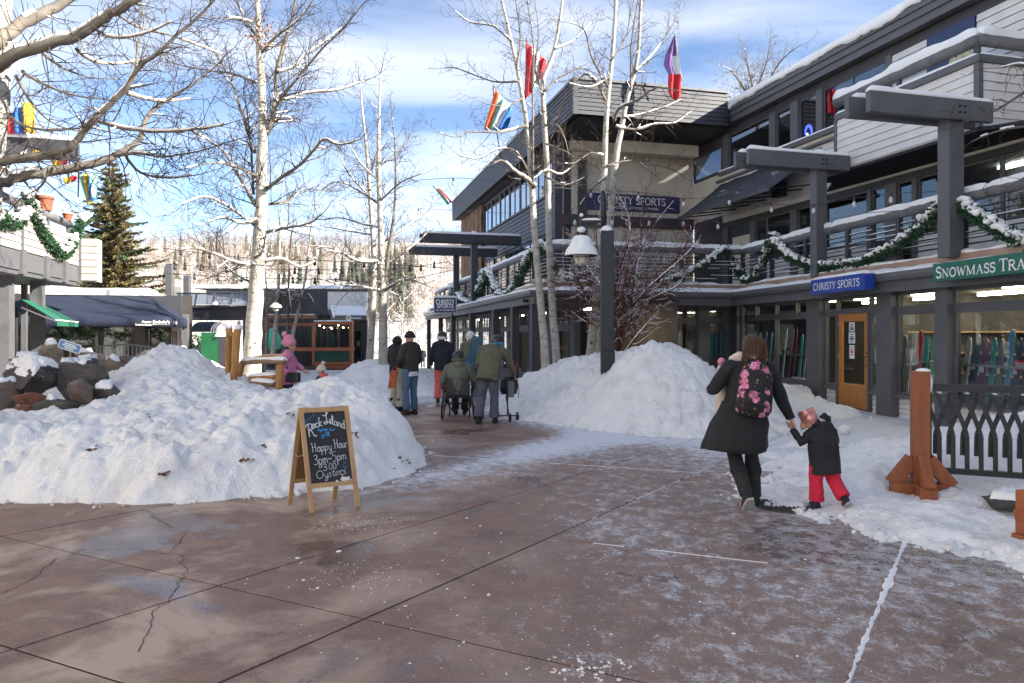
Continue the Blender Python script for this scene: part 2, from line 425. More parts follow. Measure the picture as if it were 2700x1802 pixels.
def m_bark():
    m, N, L, B = nodes('aspen_bark'); vec = ncoord(N, L)
    c = nmix(N, L, nramp(N, L, nnoise(N, L, vec, 5, 4), [(.35, 0), (.7, 1)]), (.33, .31, .265), (.50, .475, .42))
    v2 = ncoord(N, L, (3.0, 3.0, 26)); len_ = nramp(N, L, nnoise(N, L, v2, 1.0, 4, .6, .2), [(.555, 0), (.66, 1)])
    v3 = ncoord(N, L, (5, 5, 8)); scar = nramp(N, L, nnoise(N, L, v3, .9, 5, .6, .7), [(.61, 0), (.65, 1)])
    c = nmix(N, L, nmath(N, L, 'MULTIPLY', len_, .55), c, (.16, .14, .12)); c = nmix(N, L, nmath(N, L, 'MULTIPLY', scar, .92), c, (.028, .024, .022))
    L.new(c, B.inputs['Base Color']); B.inputs['Roughness'].default_value = .8
    nbump(N, L, B, nmath(N, L, 'SUBTRACT', nnoise(N, L, vec, 30, 4), nmath(N, L, 'MULTIPLY', scar, .8)), .5, .015); M['aspen_bark'] = m
m_bark()
def m_rock(name, a, b, c_):
    m, N, L, B = nodes(name); vec = ncoord(N, L); st = ncoord(N, L, (1, 1, 3.5), rot=(R(35), R(20), 0))
    c = nmix(N, L, nramp(N, L, nnoise(N, L, st, 2.6, 8, .68, .5), [(.35, 0), (.68, 1)]), a, b)
    c = nmix(N, L, nramp(N, L, nnoise(N, L, vec, 4.5, 6, .7), [(.55, 0), (.72, 1)]), c, c_)
    L.new(c, B.inputs['Base Color']); L.new(nramp(N, L, nnoise(N, L, vec, 2.2, 3), [(.4, .35), (.65, .85)]), B.inputs['Roughness'])
    nbump(N, L, B, nnoise(N, L, st, 6, 9, .72), .9, .06); M[name] = m
m_rock('rock_dark', (.035, .033, .034), (.135, .12, .105), (.20, .16, .12)); m_rock('rock_brown', (.10, .072, .055), (.26, .20, .155), (.30, .13, .07))
m_rock('rock_tan', (.20, .15, .105), (.36, .28, .20), (.12, .09, .07)); m_rock('rock_rust', (.13, .05, .028), (.30, .115, .055), (.06, .04, .035))
def m_barkslab():
    m, N, L, B = nodes('slab_bark'); vec = ncoord(N, L, (5, 5, 1.1))
    n = nnoise(N, L, vec, 1.5, 7, .7, .6); c = nramp(N, L, n, [(.34, (.016, .011, .009)), (.47, (.13, .068, .038)), (.58, (.25, .125, .066)), (.7, (.36, .20, .115))])
    L.new(c, B.inputs['Base Color']); B.inputs['Roughness'].default_value = .85; nbump(N, L, B, n, 1, .06); M['slab_bark'] = m
m_barkslab()

# ------------------------------------------------------------------ value noise for terrain and snow
def vn(x, y, seed=0):
    xi = np.floor(x).astype(np.int64); yi = np.floor(y).astype(np.int64); fx = x - xi; fy = y - yi
    fx = fx * fx * fx * (fx * (fx * 6 - 15) + 10); fy = fy * fy * fy * (fy * (fy * 6 - 15) + 10)
    def h(a, b):
        n = (a * 374761393 + b * 668265263 + seed * 1442695041) & 0x7fffffff
        n = ((n ^ (n >> 13)) * 1274126177) & 0x7fffffff
        return ((n ^ (n >> 16)) & 0xffff) / 65535.0
    return (h(xi, yi) * (1 - fx) + h(xi + 1, yi) * fx) * (1 - fy) + (h(xi, yi + 1) * (1 - fx) + h(xi + 1, yi + 1) * fx) * fy
def fbm(x, y, s, o=4, g=.5, seed=0):
    r = 0; a = 1; t = 0
    for i in range(o):
        r = r + a * (vn(x * s + 17.3 * i, y * s - 9.1 * i, seed + i) - .5); t += a; a *= g; s *= 2.03
    return r / t
def billow(x, y, s, o=4, g=.5, seed=0):
    r = 0; a = 1; t = 0
    for i in range(o):
        r = r + a * np.abs(2 * vn(x * s + 7.7 * i, y * s + 3.1 * i, seed + 5 * i) - 1); t += a; a *= g; s *= 2.1
    return r / t
def tps(ctrl):
    c = np.array(ctrl, float); p = c[:, :2]; n = len(c)
    d = np.linalg.norm(p[:, None] - p[None], axis=2); K = np.where(d > 0, d * d * np.log(d + 1e-12), 0) + np.eye(n) * .02
    Pm = np.c_[np.ones(n), p]; A = np.block([[K, Pm], [Pm.T, np.zeros((3, 3))]])
    w = np.linalg.solve(A, np.r_[c[:, 2], np.zeros(3)])
    def f(x, y):
        out = w[n] + w[n + 1] * x + w[n + 2] * y
        for i in range(n):
            r2 = (x - p[i, 0]) ** 2 + (y - p[i, 1]) ** 2; out = out + w[i] * .5 * r2 * np.log(r2 + 1e-12)
        return out
    return f
gzv = np.vectorize(gz)
def clods(x, y, s, seed):
    "rounded shovelled lumps: height of the nearest of scattered domes"
    X, Y = x * s, y * s; xi = np.floor(X).astype(np.int64); yi = np.floor(Y).astype(np.int64); out = np.zeros_like(X)
    def hh(a, b, k):
        n = (a * 374761393 + b * 668265263 + (seed + k) * 1442695041) & 0x7fffffff
        n = ((n ^ (n >> 13)) * 1274126177) & 0x7fffffff
        return ((n ^ (n >> 16)) & 0xffff) / 65535.0
    for i in (-1, 0, 1):
        for j in (-1, 0, 1):
            a, b = xi + i, yi + j; rr = .25 + .6 * hh(a, b, 3); d = np.sqrt((X - a - hh(a, b, 1)) ** 2 + (Y - b - hh(a, b, 2)) ** 2) / rr
            out = np.maximum(out, rr * np.sqrt(np.clip(1 - d * d, 0, 1)) * (hh(a, b, 4) > .35))
    return out
SNOWF = {}
def snow_field(name, label, ctrl, bounds, res, lump, mat, seed, cat='snow bank', lumpscale=1.6, clip=None, kind=None):
    x0, x1, y0, y1 = bounds; nx = int((x1 - x0) / res); ny = int((y1 - y0) / res)
    X, Y = np.meshgrid(np.linspace(x0, x1, nx), np.linspace(y0, y1, ny)); f = tps(ctrl); B = f(X, Y)
    body = np.clip(B / .35, 0, 1)
    wx_, wy_ = X + .25 * fbm(X, Y, 2.2, 3, .5, seed + 60), Y + .25 * fbm(X, Y, 2.2, 3, .5, seed + 70)
    calm = .45 + .75 * np.clip(.5 + 2.2 * fbm(X, Y, .75, 3, .5, seed + 120), 0, 1); lump = lump * calm
    h = B + lump * (.30 + .70 * body) * (1.5 * (billow(wx_, wy_, lumpscale, 3, .5, seed) - .28) + 1.1 * (billow(wx_, wy_, lumpscale * 3.1, 4, .62, seed + 4) - .28) + 1.0 * fbm(X, Y, 1.1, 4, .5, seed + 50)) + body * lump * (.50 * clods(wx_, wy_, 3.3, seed) + .34 * clods(wx_, wy_, 7.5, seed + 9) - .2) + .03 * body * np.clip(fbm(X, Y, 11, 4, .65, seed + 90) * 3, -.4, 1.5)
    g = gzv(Y); Z = g + h
    edge = .30 * fbm(X, Y, 2.3, 5, .62, seed + 31) * (1 - body)
    Z = Z + edge * (B > -.12)
    if clip is not None: Z = np.where(clip(X, Y), Z, g - 1)
    Zc = np.maximum(Z, g - .05)
    keep = (Z > g - .04)
    k4 = keep[:-1, :-1] | keep[1:, :-1] | keep[:-1, 1:] | keep[1:, 1:]
    idx = np.arange(nx * ny).reshape(ny, nx)
    Fq = np.stack([idx[:-1, :-1], idx[:-1, 1:], idx[1:, 1:], idx[1:, :-1]], -1)[k4]
    used = np.unique(Fq); rm = np.full(nx * ny, -1); rm[used] = np.arange(len(used))
    V = np.stack([X, Y, Zc], -1).reshape(-1, 3)[used]
    o = np_mesh(name, V, rm[Fq], M[mat], None, True)
    if kind: o['kind'] = kind
    else: tag(o, label, cat)
    def hq(x, y):
        i = int(np.clip(round((x - x0) / (x1 - x0) * (nx - 1)), 0, nx - 1)); j = int(np.clip(round((y - y0) / (y1 - y0) * (ny - 1)), 0, ny - 1))
        return float(max(Z[j, i], g[j, i]))
    r_ = random.Random(seed); jj, ii = np.where((Z - g > -.01) & (Z - g < .05)); ck = MB()
    for q in range(min(len(jj), 420)):
        m = r_.randrange(len(jj)); j, i = jj[m], ii[m]; x, y = X[j, i] + r_.gauss(0, .09), Y[j, i] + r_.gauss(0, .09); s = min(.055, .008 + abs(r_.gauss(0, .016))); n0 = len(ck.v); ck.sphere((x, y, gz(y) + s * .5), s, 6, 4, (1, r_.uniform(.7, 1.3), .75))
        for w in range(n0, len(ck.v)): a = ck.v[w]; ck.v[w] = (a[0] + r_.uniform(-.22, .22) * s, a[1] + r_.uniform(-.22, .22) * s, a[2] + r_.uniform(-.15, .15) * s)
    if ck.v: ck.build('snow_chunks', M[mat], None, smooth=True)['kind'] = 'stuff'
    SNOWF[label or name] = hq
    return o, hq

# ------------------------------------------------------------------ ground
def strip_sheet(name, ys, xa, xb, mat, dz, kind='structure'):
    vs = []; fs = []
    for i, y in enumerate(ys):
        vs += [(xa(y), y, gz(y) + dz), (xb(y), y, gz(y) + dz)]
        if i: n = 2 * i; fs.append((n - 2, n - 1, n + 1, n))
    o = MB().add(vs, fs).build(name, M[mat]); o['kind'] = kind; return o
strip_sheet('ground', [-60, -20, 0, 18, 25, 32, 38, 45, 52, 60, 66, 90, 140, 300, 700], lambda y: -700, lambda y: 700, 'snow_flat', -.06)
strip_sheet('path', [18.0, 20, 24, 28, 32, 36, 40, 45, 52, 60, 66, 75], lambda y: -14.0 if y < 46 else -9, lambda y: 7 - .26 * (y - 18), 'paving_far', 0.0)
pb = MB(); pb.add([(-11, -4, -.005), (9.5, -4, -.005), (9.5, 18, -.005), (-11, 18, -.005)], [(0, 1, 2, 3)])
plaza = pb.build('plaza', M['joint']); plaza['kind'] = 'structure'

def gline(u0, v0, u1, v1): a, b = G(u0, v0), G(u1, v1); return Vector((a.x, a.y)), Vector((b.x, b.y))
LA = [gline(0, 1415, 1366, 1160), gline(57, 1705, 1730, 1189), gline(574, 1802, 1896, 1221), gline(2390, 1419, 2234, 1802)]
LB = [gline(0, 1700, 327, 1802), gline(0, 1414, 1350, 1720), gline(1200, 1390, 2700, 1563), gline(1264, 1320, 1647, 1355), gline(1200, 1205, 1928, 1253)]
def sh(l, dx, dy=0): return (l[0] + Vector((dx, dy)), l[1] + Vector((dx, dy)))
LA = [sh(LA[0], -6.2), sh(LA[0], -3.1)] + LA + [sh(LA[3], 2.6), sh(LA[3], 5.2), sh(LA[3], 8.0), sh(LA[3], 11), sh(LA[3], 14)]
LB = [sh(LB[0], 0, -3.6), sh(LB[0], 0, -1.8)] + LB + [sh(LB[4], 0, k * 1.9) for k in range(1, 9)]
LA = [sh(LA[0], -3.1 * k) for k in (4, 3, 2, 1)] + LA
def isect(l, m):
    d = l[1] - l[0]; e = m[1] - m[0]; k = d.x * e.y - d.y * e.x; w = m[0] - l[0]
    return l[0] + d * ((w.x * e.y - w.y * e.x) / k)
JG = .008
def clip_poly(poly, a, b, c):      # keep a*x+b*y<=c
    out = []
    for i in range(len(poly)):
        p, q = poly[i], poly[(i + 1) % len(poly)]; fp = a * p.x + b * p.y - c; fq = a * q.x + b * q.y - c
        if fp <= 0: out.append(p)
        if (fp < 0 < fq) or (fq < 0 < fp): out.append(p + (q - p) * (fp / (fp - fq)))
    return out
srnd = random.Random(3)
for i in range(len(LA) - 1):
    for j in range(len(LB) - 1):
        q = [isect(LA[i], LB[j]), isect(LA[i + 1], LB[j]), isect(LA[i + 1], LB[j + 1]), isect(LA[i], LB[j + 1])]
        for cl_ in ((0, 1, 18.0), (0, -1, 3.5), (1, 0, 9.3), (-1, 0, 10.8)):
            q = clip_poly(q, *cl_)
            if len(q) < 3: break
        if len(q) < 3: continue
        c = sum(q, Vector((0, 0))) / len(q)
        ar = sum(q[k].x * q[(k + 1) % len(q)].y - q[(k + 1) % len(q)].x * q[k].y for k in range(len(q)))
        if ar < 0: q = q[::-1]
        if abs(ar) < .1: continue
        ins = []
        n = len(q)
        for k in range(n):
            a, b, d = q[k - 1], q[k], q[(k + 1) % n]
            e1 = (b - a).normalized(); e2 = (d - b).normalized(); nrm = Vector((-e1.y - e2.y, e1.x + e2.x))
            if nrm.length < 1e-6: ins.append(b); continue
            nrm.normalize(); s = max(.3, nrm.dot(Vector((-e1.y, e1.x)))); ins.append(b + nrm * (JG / s))
        z = srnd.uniform(-.001, .001); inn = [p + (c - p).normalized() * .004 for p in ins]
        mb = MB(); vs = [(p.x, p.y, -.07) for p in ins] + [(p.x, p.y, z - .0025) for p in ins] + [(p.x, p.y, z) for p in inn]
        fs = [tuple(2 * n + k for k in range(n))]
        for r_ in (0, 1):
            for k in range(n): fs.append((r_ * n + k, r_ * n + (k + 1) % n, (r_ + 1) * n + (k + 1) % n, (r_ + 1) * n + k))
        mb.add(vs, fs).build('paving_slab', M['paving'], plaza)
# snow packed along some joints
def joint_snow(l, t0, t1, w, seed):
    r = random.Random(seed); d = l[1] - l[0]; n = Vector((-d.y, d.x)).normalized(); L_ = d.length * (t1 - t0); k = max(4, int(L_ / .05)); vs = []; fs = []
    for i in range(k + 1):
        p = l[0] + d * (t0 + (t1 - t0) * i / k); ww = w * (.5 + .9 * r.random()) * max(.12, .75 + 2.2 * fbm(np.array([p.x]), np.array([p.y]), 2.5, 4, .6, 5)[0])
        o = n * ww; j = n * (w * .5 * (r.random() - .5))
        vs += [(p.x - o.x + j.x, p.y - o.y + j.y, -.004), (p.x + j.x, p.y + j.y, .002 + w * .2), (p.x + o.x + j.x, p.y + o.y + j.y, -.004)]
        gapn = fbm(np.array([p.x * 1.0]), np.array([p.y]), 3.1, 4, .65, seed + 40)[0]
        if i and (w > .02 or gapn > -.10): a = 3 * i; fs += [(a - 3, a - 2, a + 1, a), (a - 2, a - 1, a + 2, a + 1)]
    o = MB().add(vs, fs).build('joint_snow', M['snow_clean'], plaza, smooth=True)
A0, A1, A2, A4 = LA[6], LA[7], LA[8], LA[9]
joint_snow(A4, -.35, 1.6, .026, 1); joint_snow(A2, .52, .98, .007, 2); joint_snow(LB[4], .3, .62, .003, 3); joint_snow(LB[6], -.25, .9, .006, 4)
# wandering cracks in the slabs
def crack(pts, w=.0035, seed=0):
    r = random.Random(seed); q = [G(*p) for p in pts]; fine = []
    for a, b in zip(q[:-1], q[1:]):
        for k in range(7): fine.append(a.lerp(b, k / 7) + Vector((r.uniform(-.018, .018), r.uniform(-.018, .018), 0)))
    fine.append(q[-1]); vs = []; fs = []
    for i, p in enumerate(fine):
        d = (fine[min(i + 1, len(fine) - 1)] - fine[max(i - 1, 0)]).normalized(); n = Vector((-d.y, d.x, 0)) * w * r.uniform(.5, 1)
        vs += [p - n + Vector((0, 0, .0035)), p + n + Vector((0, 0, .0035))]
        if i: fs.append((2 * i - 2, 2 * i - 1, 2 * i + 1, 2 * i))
    MB().add(vs, fs).build('crack', M['crack'], plaza)
for i, c_ in enumerate([[(395, 1358), (450, 1390), (440, 1400), (495, 1405), (450, 1458), (485, 1466), (472, 1487), (494, 1507), (477, 1530)], [(250, 1450), (350, 1448), (470, 1465)],
                        [(477, 1530), (440, 1590), (410, 1610), (375, 1690), (365, 1720)], [(150, 1475), (80, 1530), (0, 1568)], [(430, 1360), (330, 1335)]]): crack(c_, seed=i)
# crumbs of snow kicked over the slabs
crumbs = MB(); cr_ = random.Random(5)
def crumb(x, y, r):
    r *= .55; s = cr_.uniform(.5, .8); n = len(crumbs.v); crumbs.sphere((x, y, r * s * .3), r, 6, 4, (cr_.uniform(.7, 1.5), cr_.uniform(.6, 1.2), s * .75))
    for i in range(n, len(crumbs.v)):
        a = crumbs.v[i]; crumbs.v[i] = (a[0] + cr_.uniform(-.2, .2) * r, a[1] + cr_.uniform(-.2, .2) * r, a[2] + cr_.uniform(-.1, .1) * r)
for u, v, s in ((785, 1473, .028), (652, 1528, .017), (648, 1541, .015), (800, 1531, .02), (838, 1552, .022), (895, 1456, .03), (1148, 1408, .03), (1288, 1570, .03)):
    g_ = G(u, v); crumb(g_.x, g_.y, s)
for k in range(260):
    u = cr_.gauss(1350, 420); v = cr_.uniform(1230, 1790)
    if u < 780 or u > 2690: continue
    g_ = G(u, v); crumb(g_.x, g_.y, min(.02, .004 + abs(cr_.gauss(0, .006))))
for k in range(150):
    g_ = G(cr_.gauss(930, 90), cr_.gauss(1520, 22)); crumb(g_.x, g_.y, min(.012, .003 + abs(cr_.gauss(0, .004))))
for k in range(200):
    g_ = G(cr_.gauss(930, 60), cr_.gauss(1385, 12)); crumb(g_.x, g_.y, min(.012, .003 + abs(cr_.gauss(0, .005))))
for k in range(60):
    g_ = G(cr_.gauss(1560, 60), cr_.gauss(1765, 14)); crumb(g_.x, g_.y, min(.025, .006 + abs(cr_.gauss(0, .009))))
o = crumbs.build('snow_crumbs', M['snow_clean'], None, smooth=True); o['kind'] = 'stuff'

# ------------------------------------------------------------------ snow banks
def PX(u, v, Y): p = P(u, v, Y); return (p.x, p.y, p.z - gz(Y))
ct = []
for x in (-9, -8, -7, -6, -5, -4.2, -3.4): ct += [(x, 6.6, -.5), (x, 7.22, -.02), (x, 7.6, .36), (x, 8.2, .56), (x, 9.0, .66 if x < -4.5 else .7)]
ct += [(-2.7, 7.0, -.4), (-2.7, 7.45, -.02), (-2.7, 7.9, .34), (-2.7, 8.7, .66), (-2.0, 7.25, -.35), (-2.0, 7.7, 0), (-2.0, 8.3, .38), (-2.0, 9.1, .62), (-1.35, 7.9, -.2), (-1.4, 8.3, -.02), (-1.55, 8.8, .36), (-1.15, 8.8, -.1), (-1.12, 9.6, -.12), (-.8, 8.9, -.3), (-.7, 9.8, -.3), (-1.1, 10.5, -.25), (-1.3, 11.2, -.25), (-2.2, 11.9, -.25), (-3.0, 12.3, -.15)]
ct += [PX(898, 1017, 10.2), PX(945, 1020, 10.2), PX(1000, 1043, 10.0), PX(1050, 1090, 9.8), PX(1080, 1130, 9.5), PX(863, 1029, 10.4), PX(818, 1050, 10.6)]
ct += [PX(465, 911, 13), PX(402, 936, 12.8), PX(370, 968, 12.5), PX(332, 989, 12.3), PX(292, 1013, 12), PX(265, 1064, 11), PX(236, 1083, 10.5), PX(515, 942, 13), PX(560, 985, 12.8), PX(610, 1012, 12.6), PX(655, 997, 12.9), PX(735, 1045, 11.8), PX(500, 1000, 11.6), PX(430, 1060, 10.4), PX(600, 1075, 10.5), PX(690, 1040, 12.2), PX(560, 1078, 10.7), PX(760, 1082, 10.6), PX(650, 1062, 11.2)]
ct += [(-6.2, 14.2, .9), (-5.2, 14.2, .6), (-4.3, 14.0, .35), (-3.8, 13.2, .2), (-3.4, 12.4, .05), (-7.2, 13.6, .7), (-6.0, 15.8, -.1), (-4.6, 15.5, -.1), (-8, 15, .2)]
ct += [(-6.9, 9.9, .36), (-6.4, 10.4, .3), (-7.6, 10.2, .32), (-6.9, 11.2, .3), (-8, 11.5, .4), (-9, 10.5, .5), (-9.3, 12.5, .7), (-8.2, 13, .6)]
bank_left, h_left = snow_field('snow_bank', 'broad ploughed snow bank behind the chalkboard sign', ct, (-9.6, -.4, 6.7, 16), .030, .125, 'snow', 1)
ch = [PX(1358, 1012, 16.2), PX(1384, 999, 16.3), PX(1432, 978, 16), PX(1494, 954, 15.6), PX(1546, 948, 15.2), PX(1600, 980, 13.9), PX(1642, 935, 13.6), PX(1690, 927, 13.5), PX(1700, 910, 13.4), PX(1725, 905, 13.4), PX(1751, 910, 13.4), PX(1797, 928, 13.3), PX(1825, 938, 13.2), PX(1868, 970, 13.1), PX(1894, 1004, 13.1), PX(1950, 1040, 13.3)]
ch += [(-.15, 14.6, -.02), (.1, 14.0, -.05), (.6, 13.7, -.02), (1.0, 13.1, -.02), (1.6, 12.4, -.02), (2.4, 11.85, 0), (3.2, 11.7, 0), (4.0, 11.9, 0), (-.5, 15.6, -.15), (-.4, 17, -.1), (.2, 18, .15), (1.2, 18.3, .35), (2.5, 17.5, .5), (4, 17, .4), (5.2, 16.2, .2)]
ch += [(4.8, 12.6, 0), (5.6, 13.8, .02), (6.2, 15, .1), (6.8, 15.6, .16), (6.8, 17.5, .3), (6.3, 19, .3), (5.3, 14.6, .25), (1.2, 12.0, -.3), (2.4, 11.2, -.3), (3.8, 11.2, -.3), (5, 12, -.15), (.3, 13.2, -.3), (2.2, 12.6, .55), (3.0, 12.4, .62), (3.8, 12.6, .5), (1.5, 13.3, .45), (.8, 14.6, .5)]
ch += [(7.3, 14.5, -.1), (6.6, 13.2, -.15), (7.2, 16.6, .12)]
bank_heap, h_heap = snow_field('snow_bank', 'tall lumpy snow heap around the foot of the lamp post', ch, (-.8, 7.15, 11.0, 19.6), .034, .15, 'snow_heap', 7, lumpscale=1.9)
cm = [PX(877, 1005, 22.4), PX(920, 975, 23), PX(965, 952, 23.2), PX(1034, 955, 23), PX(1070, 975, 22.5), PX(1102, 984, 22), PX(1140, 1022, 20.5), (-5.9, 21.5, 0), (-5.2, 20.3, 0), (-4, 19.5, 0), (-3, 19.4, 0), (-2.2, 19.6, 0), (-1.9, 21, -.05), (-2.3, 23, -.05), (-3, 26, 0), (-4, 27, .1), (-5.4, 26.5, .1), (-6.4, 24, 0), (-4.5, 20.8, .4), (-3.6, 20.6, .42), (-2.9, 20.4, .3), (-5, 18.8, -.3), (-3, 18.6, -.3), (-1.5, 19, -.3), (-1.2, 22, -.3), (-6.6, 21, -.3)]
bank_mid, h_mid = snow_field('snow_bank', 'low bluish snow bank round the middle aspens beside the path', cm, (-7, -1, 18.3, 28), .06, .09, 'snow', 15)
cf = [(3.0, 5.0, -.2), (3.55, 5.0, 0), (3.22, 6.0, 0), (2.75, 6.9, -.01), (2.3, 7.6, -.05), (2.6, 8.3, -.04), (3.2, 9.4, -.03), (3.9, 10.3, -.03), (5, 10.9, -.02), (6.5, 11.4, -.02), (3.6, 7.0, .07), (4.1, 7.3, .10), (3.4, 8.4, .08), (4.3, 8.6, .28), (5, 8.6, .48), (6, 8.6, .75), (6.8, 9.2, .35), (4.6, 9.8, .06), (6, 10.3, .12), (4.4, 6.2, .10), (5, 5.6, .16), (5.5, 7, .22), (2.4, 6.2, -.25), (2.6, 5.2, -.4), (2.0, 7.4, -.2), (2.3, 9.2, -.15), (3.2, 4.4, -.3), (3.7, 4.4, 0), (4.6, 4.6, .12), (8, 10, .1), (7.6, 7, .3)]
bank_fence, h_fence = snow_field('snow_bank', 'trampled low snow cover under the iron railing at right', cf, (1.9, 8, 4.3, 11.8), .032, .06, 'snow', 23, lumpscale=2.4)
cs_ = []
for x in np.arange(-16, -9, 1.2): cs_ += [(x, 12.8, .55 + .25 * (x < -11)), (x, 15, .45), (x, 17.5, .35), (x, 11, .6)]
bank_far, _ = snow_field('snow_bank', 'smooth sunny snow behind the creek boulders at left', cs_, (-14.5, -7.6, 10.8, 17.4), .09, .12, 'snow_clean', 31)
# ------------------------------------------------------------------ building helpers
def boards(fr, parent, mat, s0, s1, z0, z1, n, o=0.0, th=.03, name='board'):
    h = (z1 - z0) / n
    for i in range(n):
        a, b = z0 + i * h + .006, z0 + (i + 1) * h - .006
        mb = MB(); mb.hexa([fr.pt(s0, a, o), fr.pt(s1, a, o), fr.pt(s1, a, o + th), fr.pt(s0, a, o + th),
                            fr.pt(s0, b, o), fr.pt(s1, b, o), fr.pt(s1, b, o + th * .45), fr.pt(s0, b, o + th * .45)])
        mb.build(name, M[mat], parent)
def window(fr, parent, s0, s1, z0, z1, o=0.0, fw=.05, fmat='grey_paint', glass='shop_glass', vm=(), hm=(), d=.06):
    if s1 < s0: s0, s1 = s1, s0
    mb = MB()
    fr.box(mb, s0, s1, z0, z0 + fw, o - d, o); fr.box(mb, s0, s1, z1 - fw, z1, o - d, o)
    fr.box(mb, s0, s0 + fw, z0 + fw, z1 - fw, o - d, o); fr.box(mb, s1 - fw, s1, z0 + fw, z1 - fw, o - d, o)
    for t in vm: x = s0 + (s1 - s0) * t; fr.box(mb, x - fw * .4, x + fw * .4, z0 + fw, z1 - fw, o - d * .8, o - .004)
    for t in hm: z = z0 + (z1 - z0) * t; fr.box(mb, s0 + fw, s1 - fw, z - fw * .4, z + fw * .4, o - d * .8, o - .004)
    w = mb.build('window', M[fmat], parent)
    g = MB(); fr.box(g, s0 + fw * .5, s1 - fw * .5, z0 + fw * .5, z1 - fw * .5, o - d * .55, o - d * .55 + .008)
    g.build('pane', M[glass], w); return w
def offset_path(path, o):
    out = []; n = len(path)
    for i in range(n):
        p = Vector(path[i]); ns = []
        for a, b in ((i - 1, i), (i, i + 1)):
            if a >= 0 and b < n:
                d = (Vector(path[b]) - Vector(path[a])).normalized(); ns.append(Vector((-d.y, d.x)))
        nn = sum(ns, Vector((0, 0))).normalized(); k = nn.dot(ns[0]); out.append(p + nn * (o / max(k, .3)))
    return out
def sweep(mb, path, prof):
    "closed profile [(o,z)] swept along a plan path"
    rows = [offset_path(path, o) for o, z in prof]; n = len(prof); m = len(path); base = len(mb.v)
    vs = []; fs = []
    for i in range(m):
        for k in range(n): vs.append((rows[k][i].x, rows[k][i].y, prof[k][1]))
    for i in range(m - 1):
        for k in range(n):
            k2 = (k + 1) % n; fs.append((i * n + k, (i + 1) * n + k, (i + 1) * n + k2, i * n + k2))
    fs.append(tuple(range(n))); fs.append(tuple((m - 1) * n + k for k in range(n - 1, -1, -1)))
    return mb.add(vs, fs)
def refine(path, step):
    out = []
    for a, b in zip(path[:-1], path[1:]):
        a, b = Vector(a), Vector(b); k = max(1, int((b - a).length / step))
        for i in range(k): out.append(a.lerp(b, i / k))
    out.append(Vector(path[-1])); return out
def snow_strip(path, o0, o1, z0, z1, th, name, parent, seed=0, step=.10, zf=None, mat='snow_clean', gap=0.0):
    "lumpy snow lying between two edges (o0 outer at z0, o1 inner at z1)"
    pts = refine(path, step); A = offset_path(pts, o0); B = offset_path(pts, o1); K = 6; vs = []; fs = []; n = len(pts)
    xs = np.array([p.x for p in pts]); ys = np.array([p.y for p in pts])
    t1 = fbm(xs, ys, .9, 4, .55, seed) * 1.1 + fbm(xs, ys, 4, 3, .5, seed + 3) * .6
    e = fbm(xs, ys, 3.2, 4, .6, seed + 8)
    for i in range(n):
        thk = th * max(.12, .75 + 1.5 * t1[i] - gap)
        for k in range(K + 1):
            f = k / K; p = A[i].lerp(B[i], f) + (A[i] - B[i]) * (e[i] * .25 * (1 - f)); z = z0 + (z1 - z0) * f
            prof = math.sin(math.pi * min(1, max(0, f * .92 + .04))) ** .45
            vs.append((p.x, p.y, z + thk * prof))
        vs.append((B[i].x, B[i].y, z1 - .01)); vs.append((A[i].x, A[i].y, z0 - .012))
    m = K + 3
    for i in range(n - 1):
        for k in range(m): k2 = (k + 1) % m; fs.append((i * m + k, (i + 1) * m + k, (i + 1) * m + k2, i * m + k2))
    fs += [tuple(range(m)), tuple((n - 1) * m + k for k in range(m - 1, -1, -1))]
    return MB().add(vs, fs).build(name, M[mat], parent, smooth=True)
def log_snow(p0, p1, r, parent, seed, name='rail_snow', th=.075):
    "snow ridge riding on a round rail"
    p0, p1 = Vector(p0), Vector(p1); L_ = (p1 - p0).length; n = max(3, int(L_ / .08)); d = (p1 - p0).normalized(); sd_ = Vector((d.y, -d.x, 0)).normalized() if abs(d.z) < .99 else Vector((1, 0, 0))
    vs = []; fs = []; K = 7
    xs = np.linspace(0, L_, n + 1); t = fbm(xs, xs * 0 + seed, 1.4, 4, .5, seed); e = fbm(xs, xs * 0 + seed, 5, 4, .65, seed + 2); e2 = fbm(xs, xs * 0 + seed, 6, 4, .65, seed + 9)
    for i in range(n + 1):
        c = p0 + d * xs[i]; end = min(1, .35 + min(i, n - i) / 2)
        for k in range(K):
            a = math.pi * k / (K - 1); wig = (e[i] if k < 3 else e2[i]) * .9 if k in (0, 1, K - 1, K - 2) else 0
            a0 = math.radians(28) + wig * .7; ang = a0 + (math.pi - 2 * a0) * k / (K - 1)
            rr = r + max(.008, th * end * (1 + 1.3 * t[i])) * math.sin(math.pi * k / (K - 1)) ** .6 + .004
            vs.append(c + sd_ * math.cos(ang) * rr + Vector((0, 0, 1)) * math.sin(ang) * rr)
    for i in range(n):
        for k in range(K - 1): fs.append((i * K + k, i * K + k + 1, (i + 1) * K + k + 1, (i + 1) * K + k))
    fs.append(tuple(range(K - 1, -1, -1))); fs.append(tuple(n * K + k for k in range(K)))
    return MB().add(vs, fs).build(name, M['snow_clean'], parent, smooth=True)
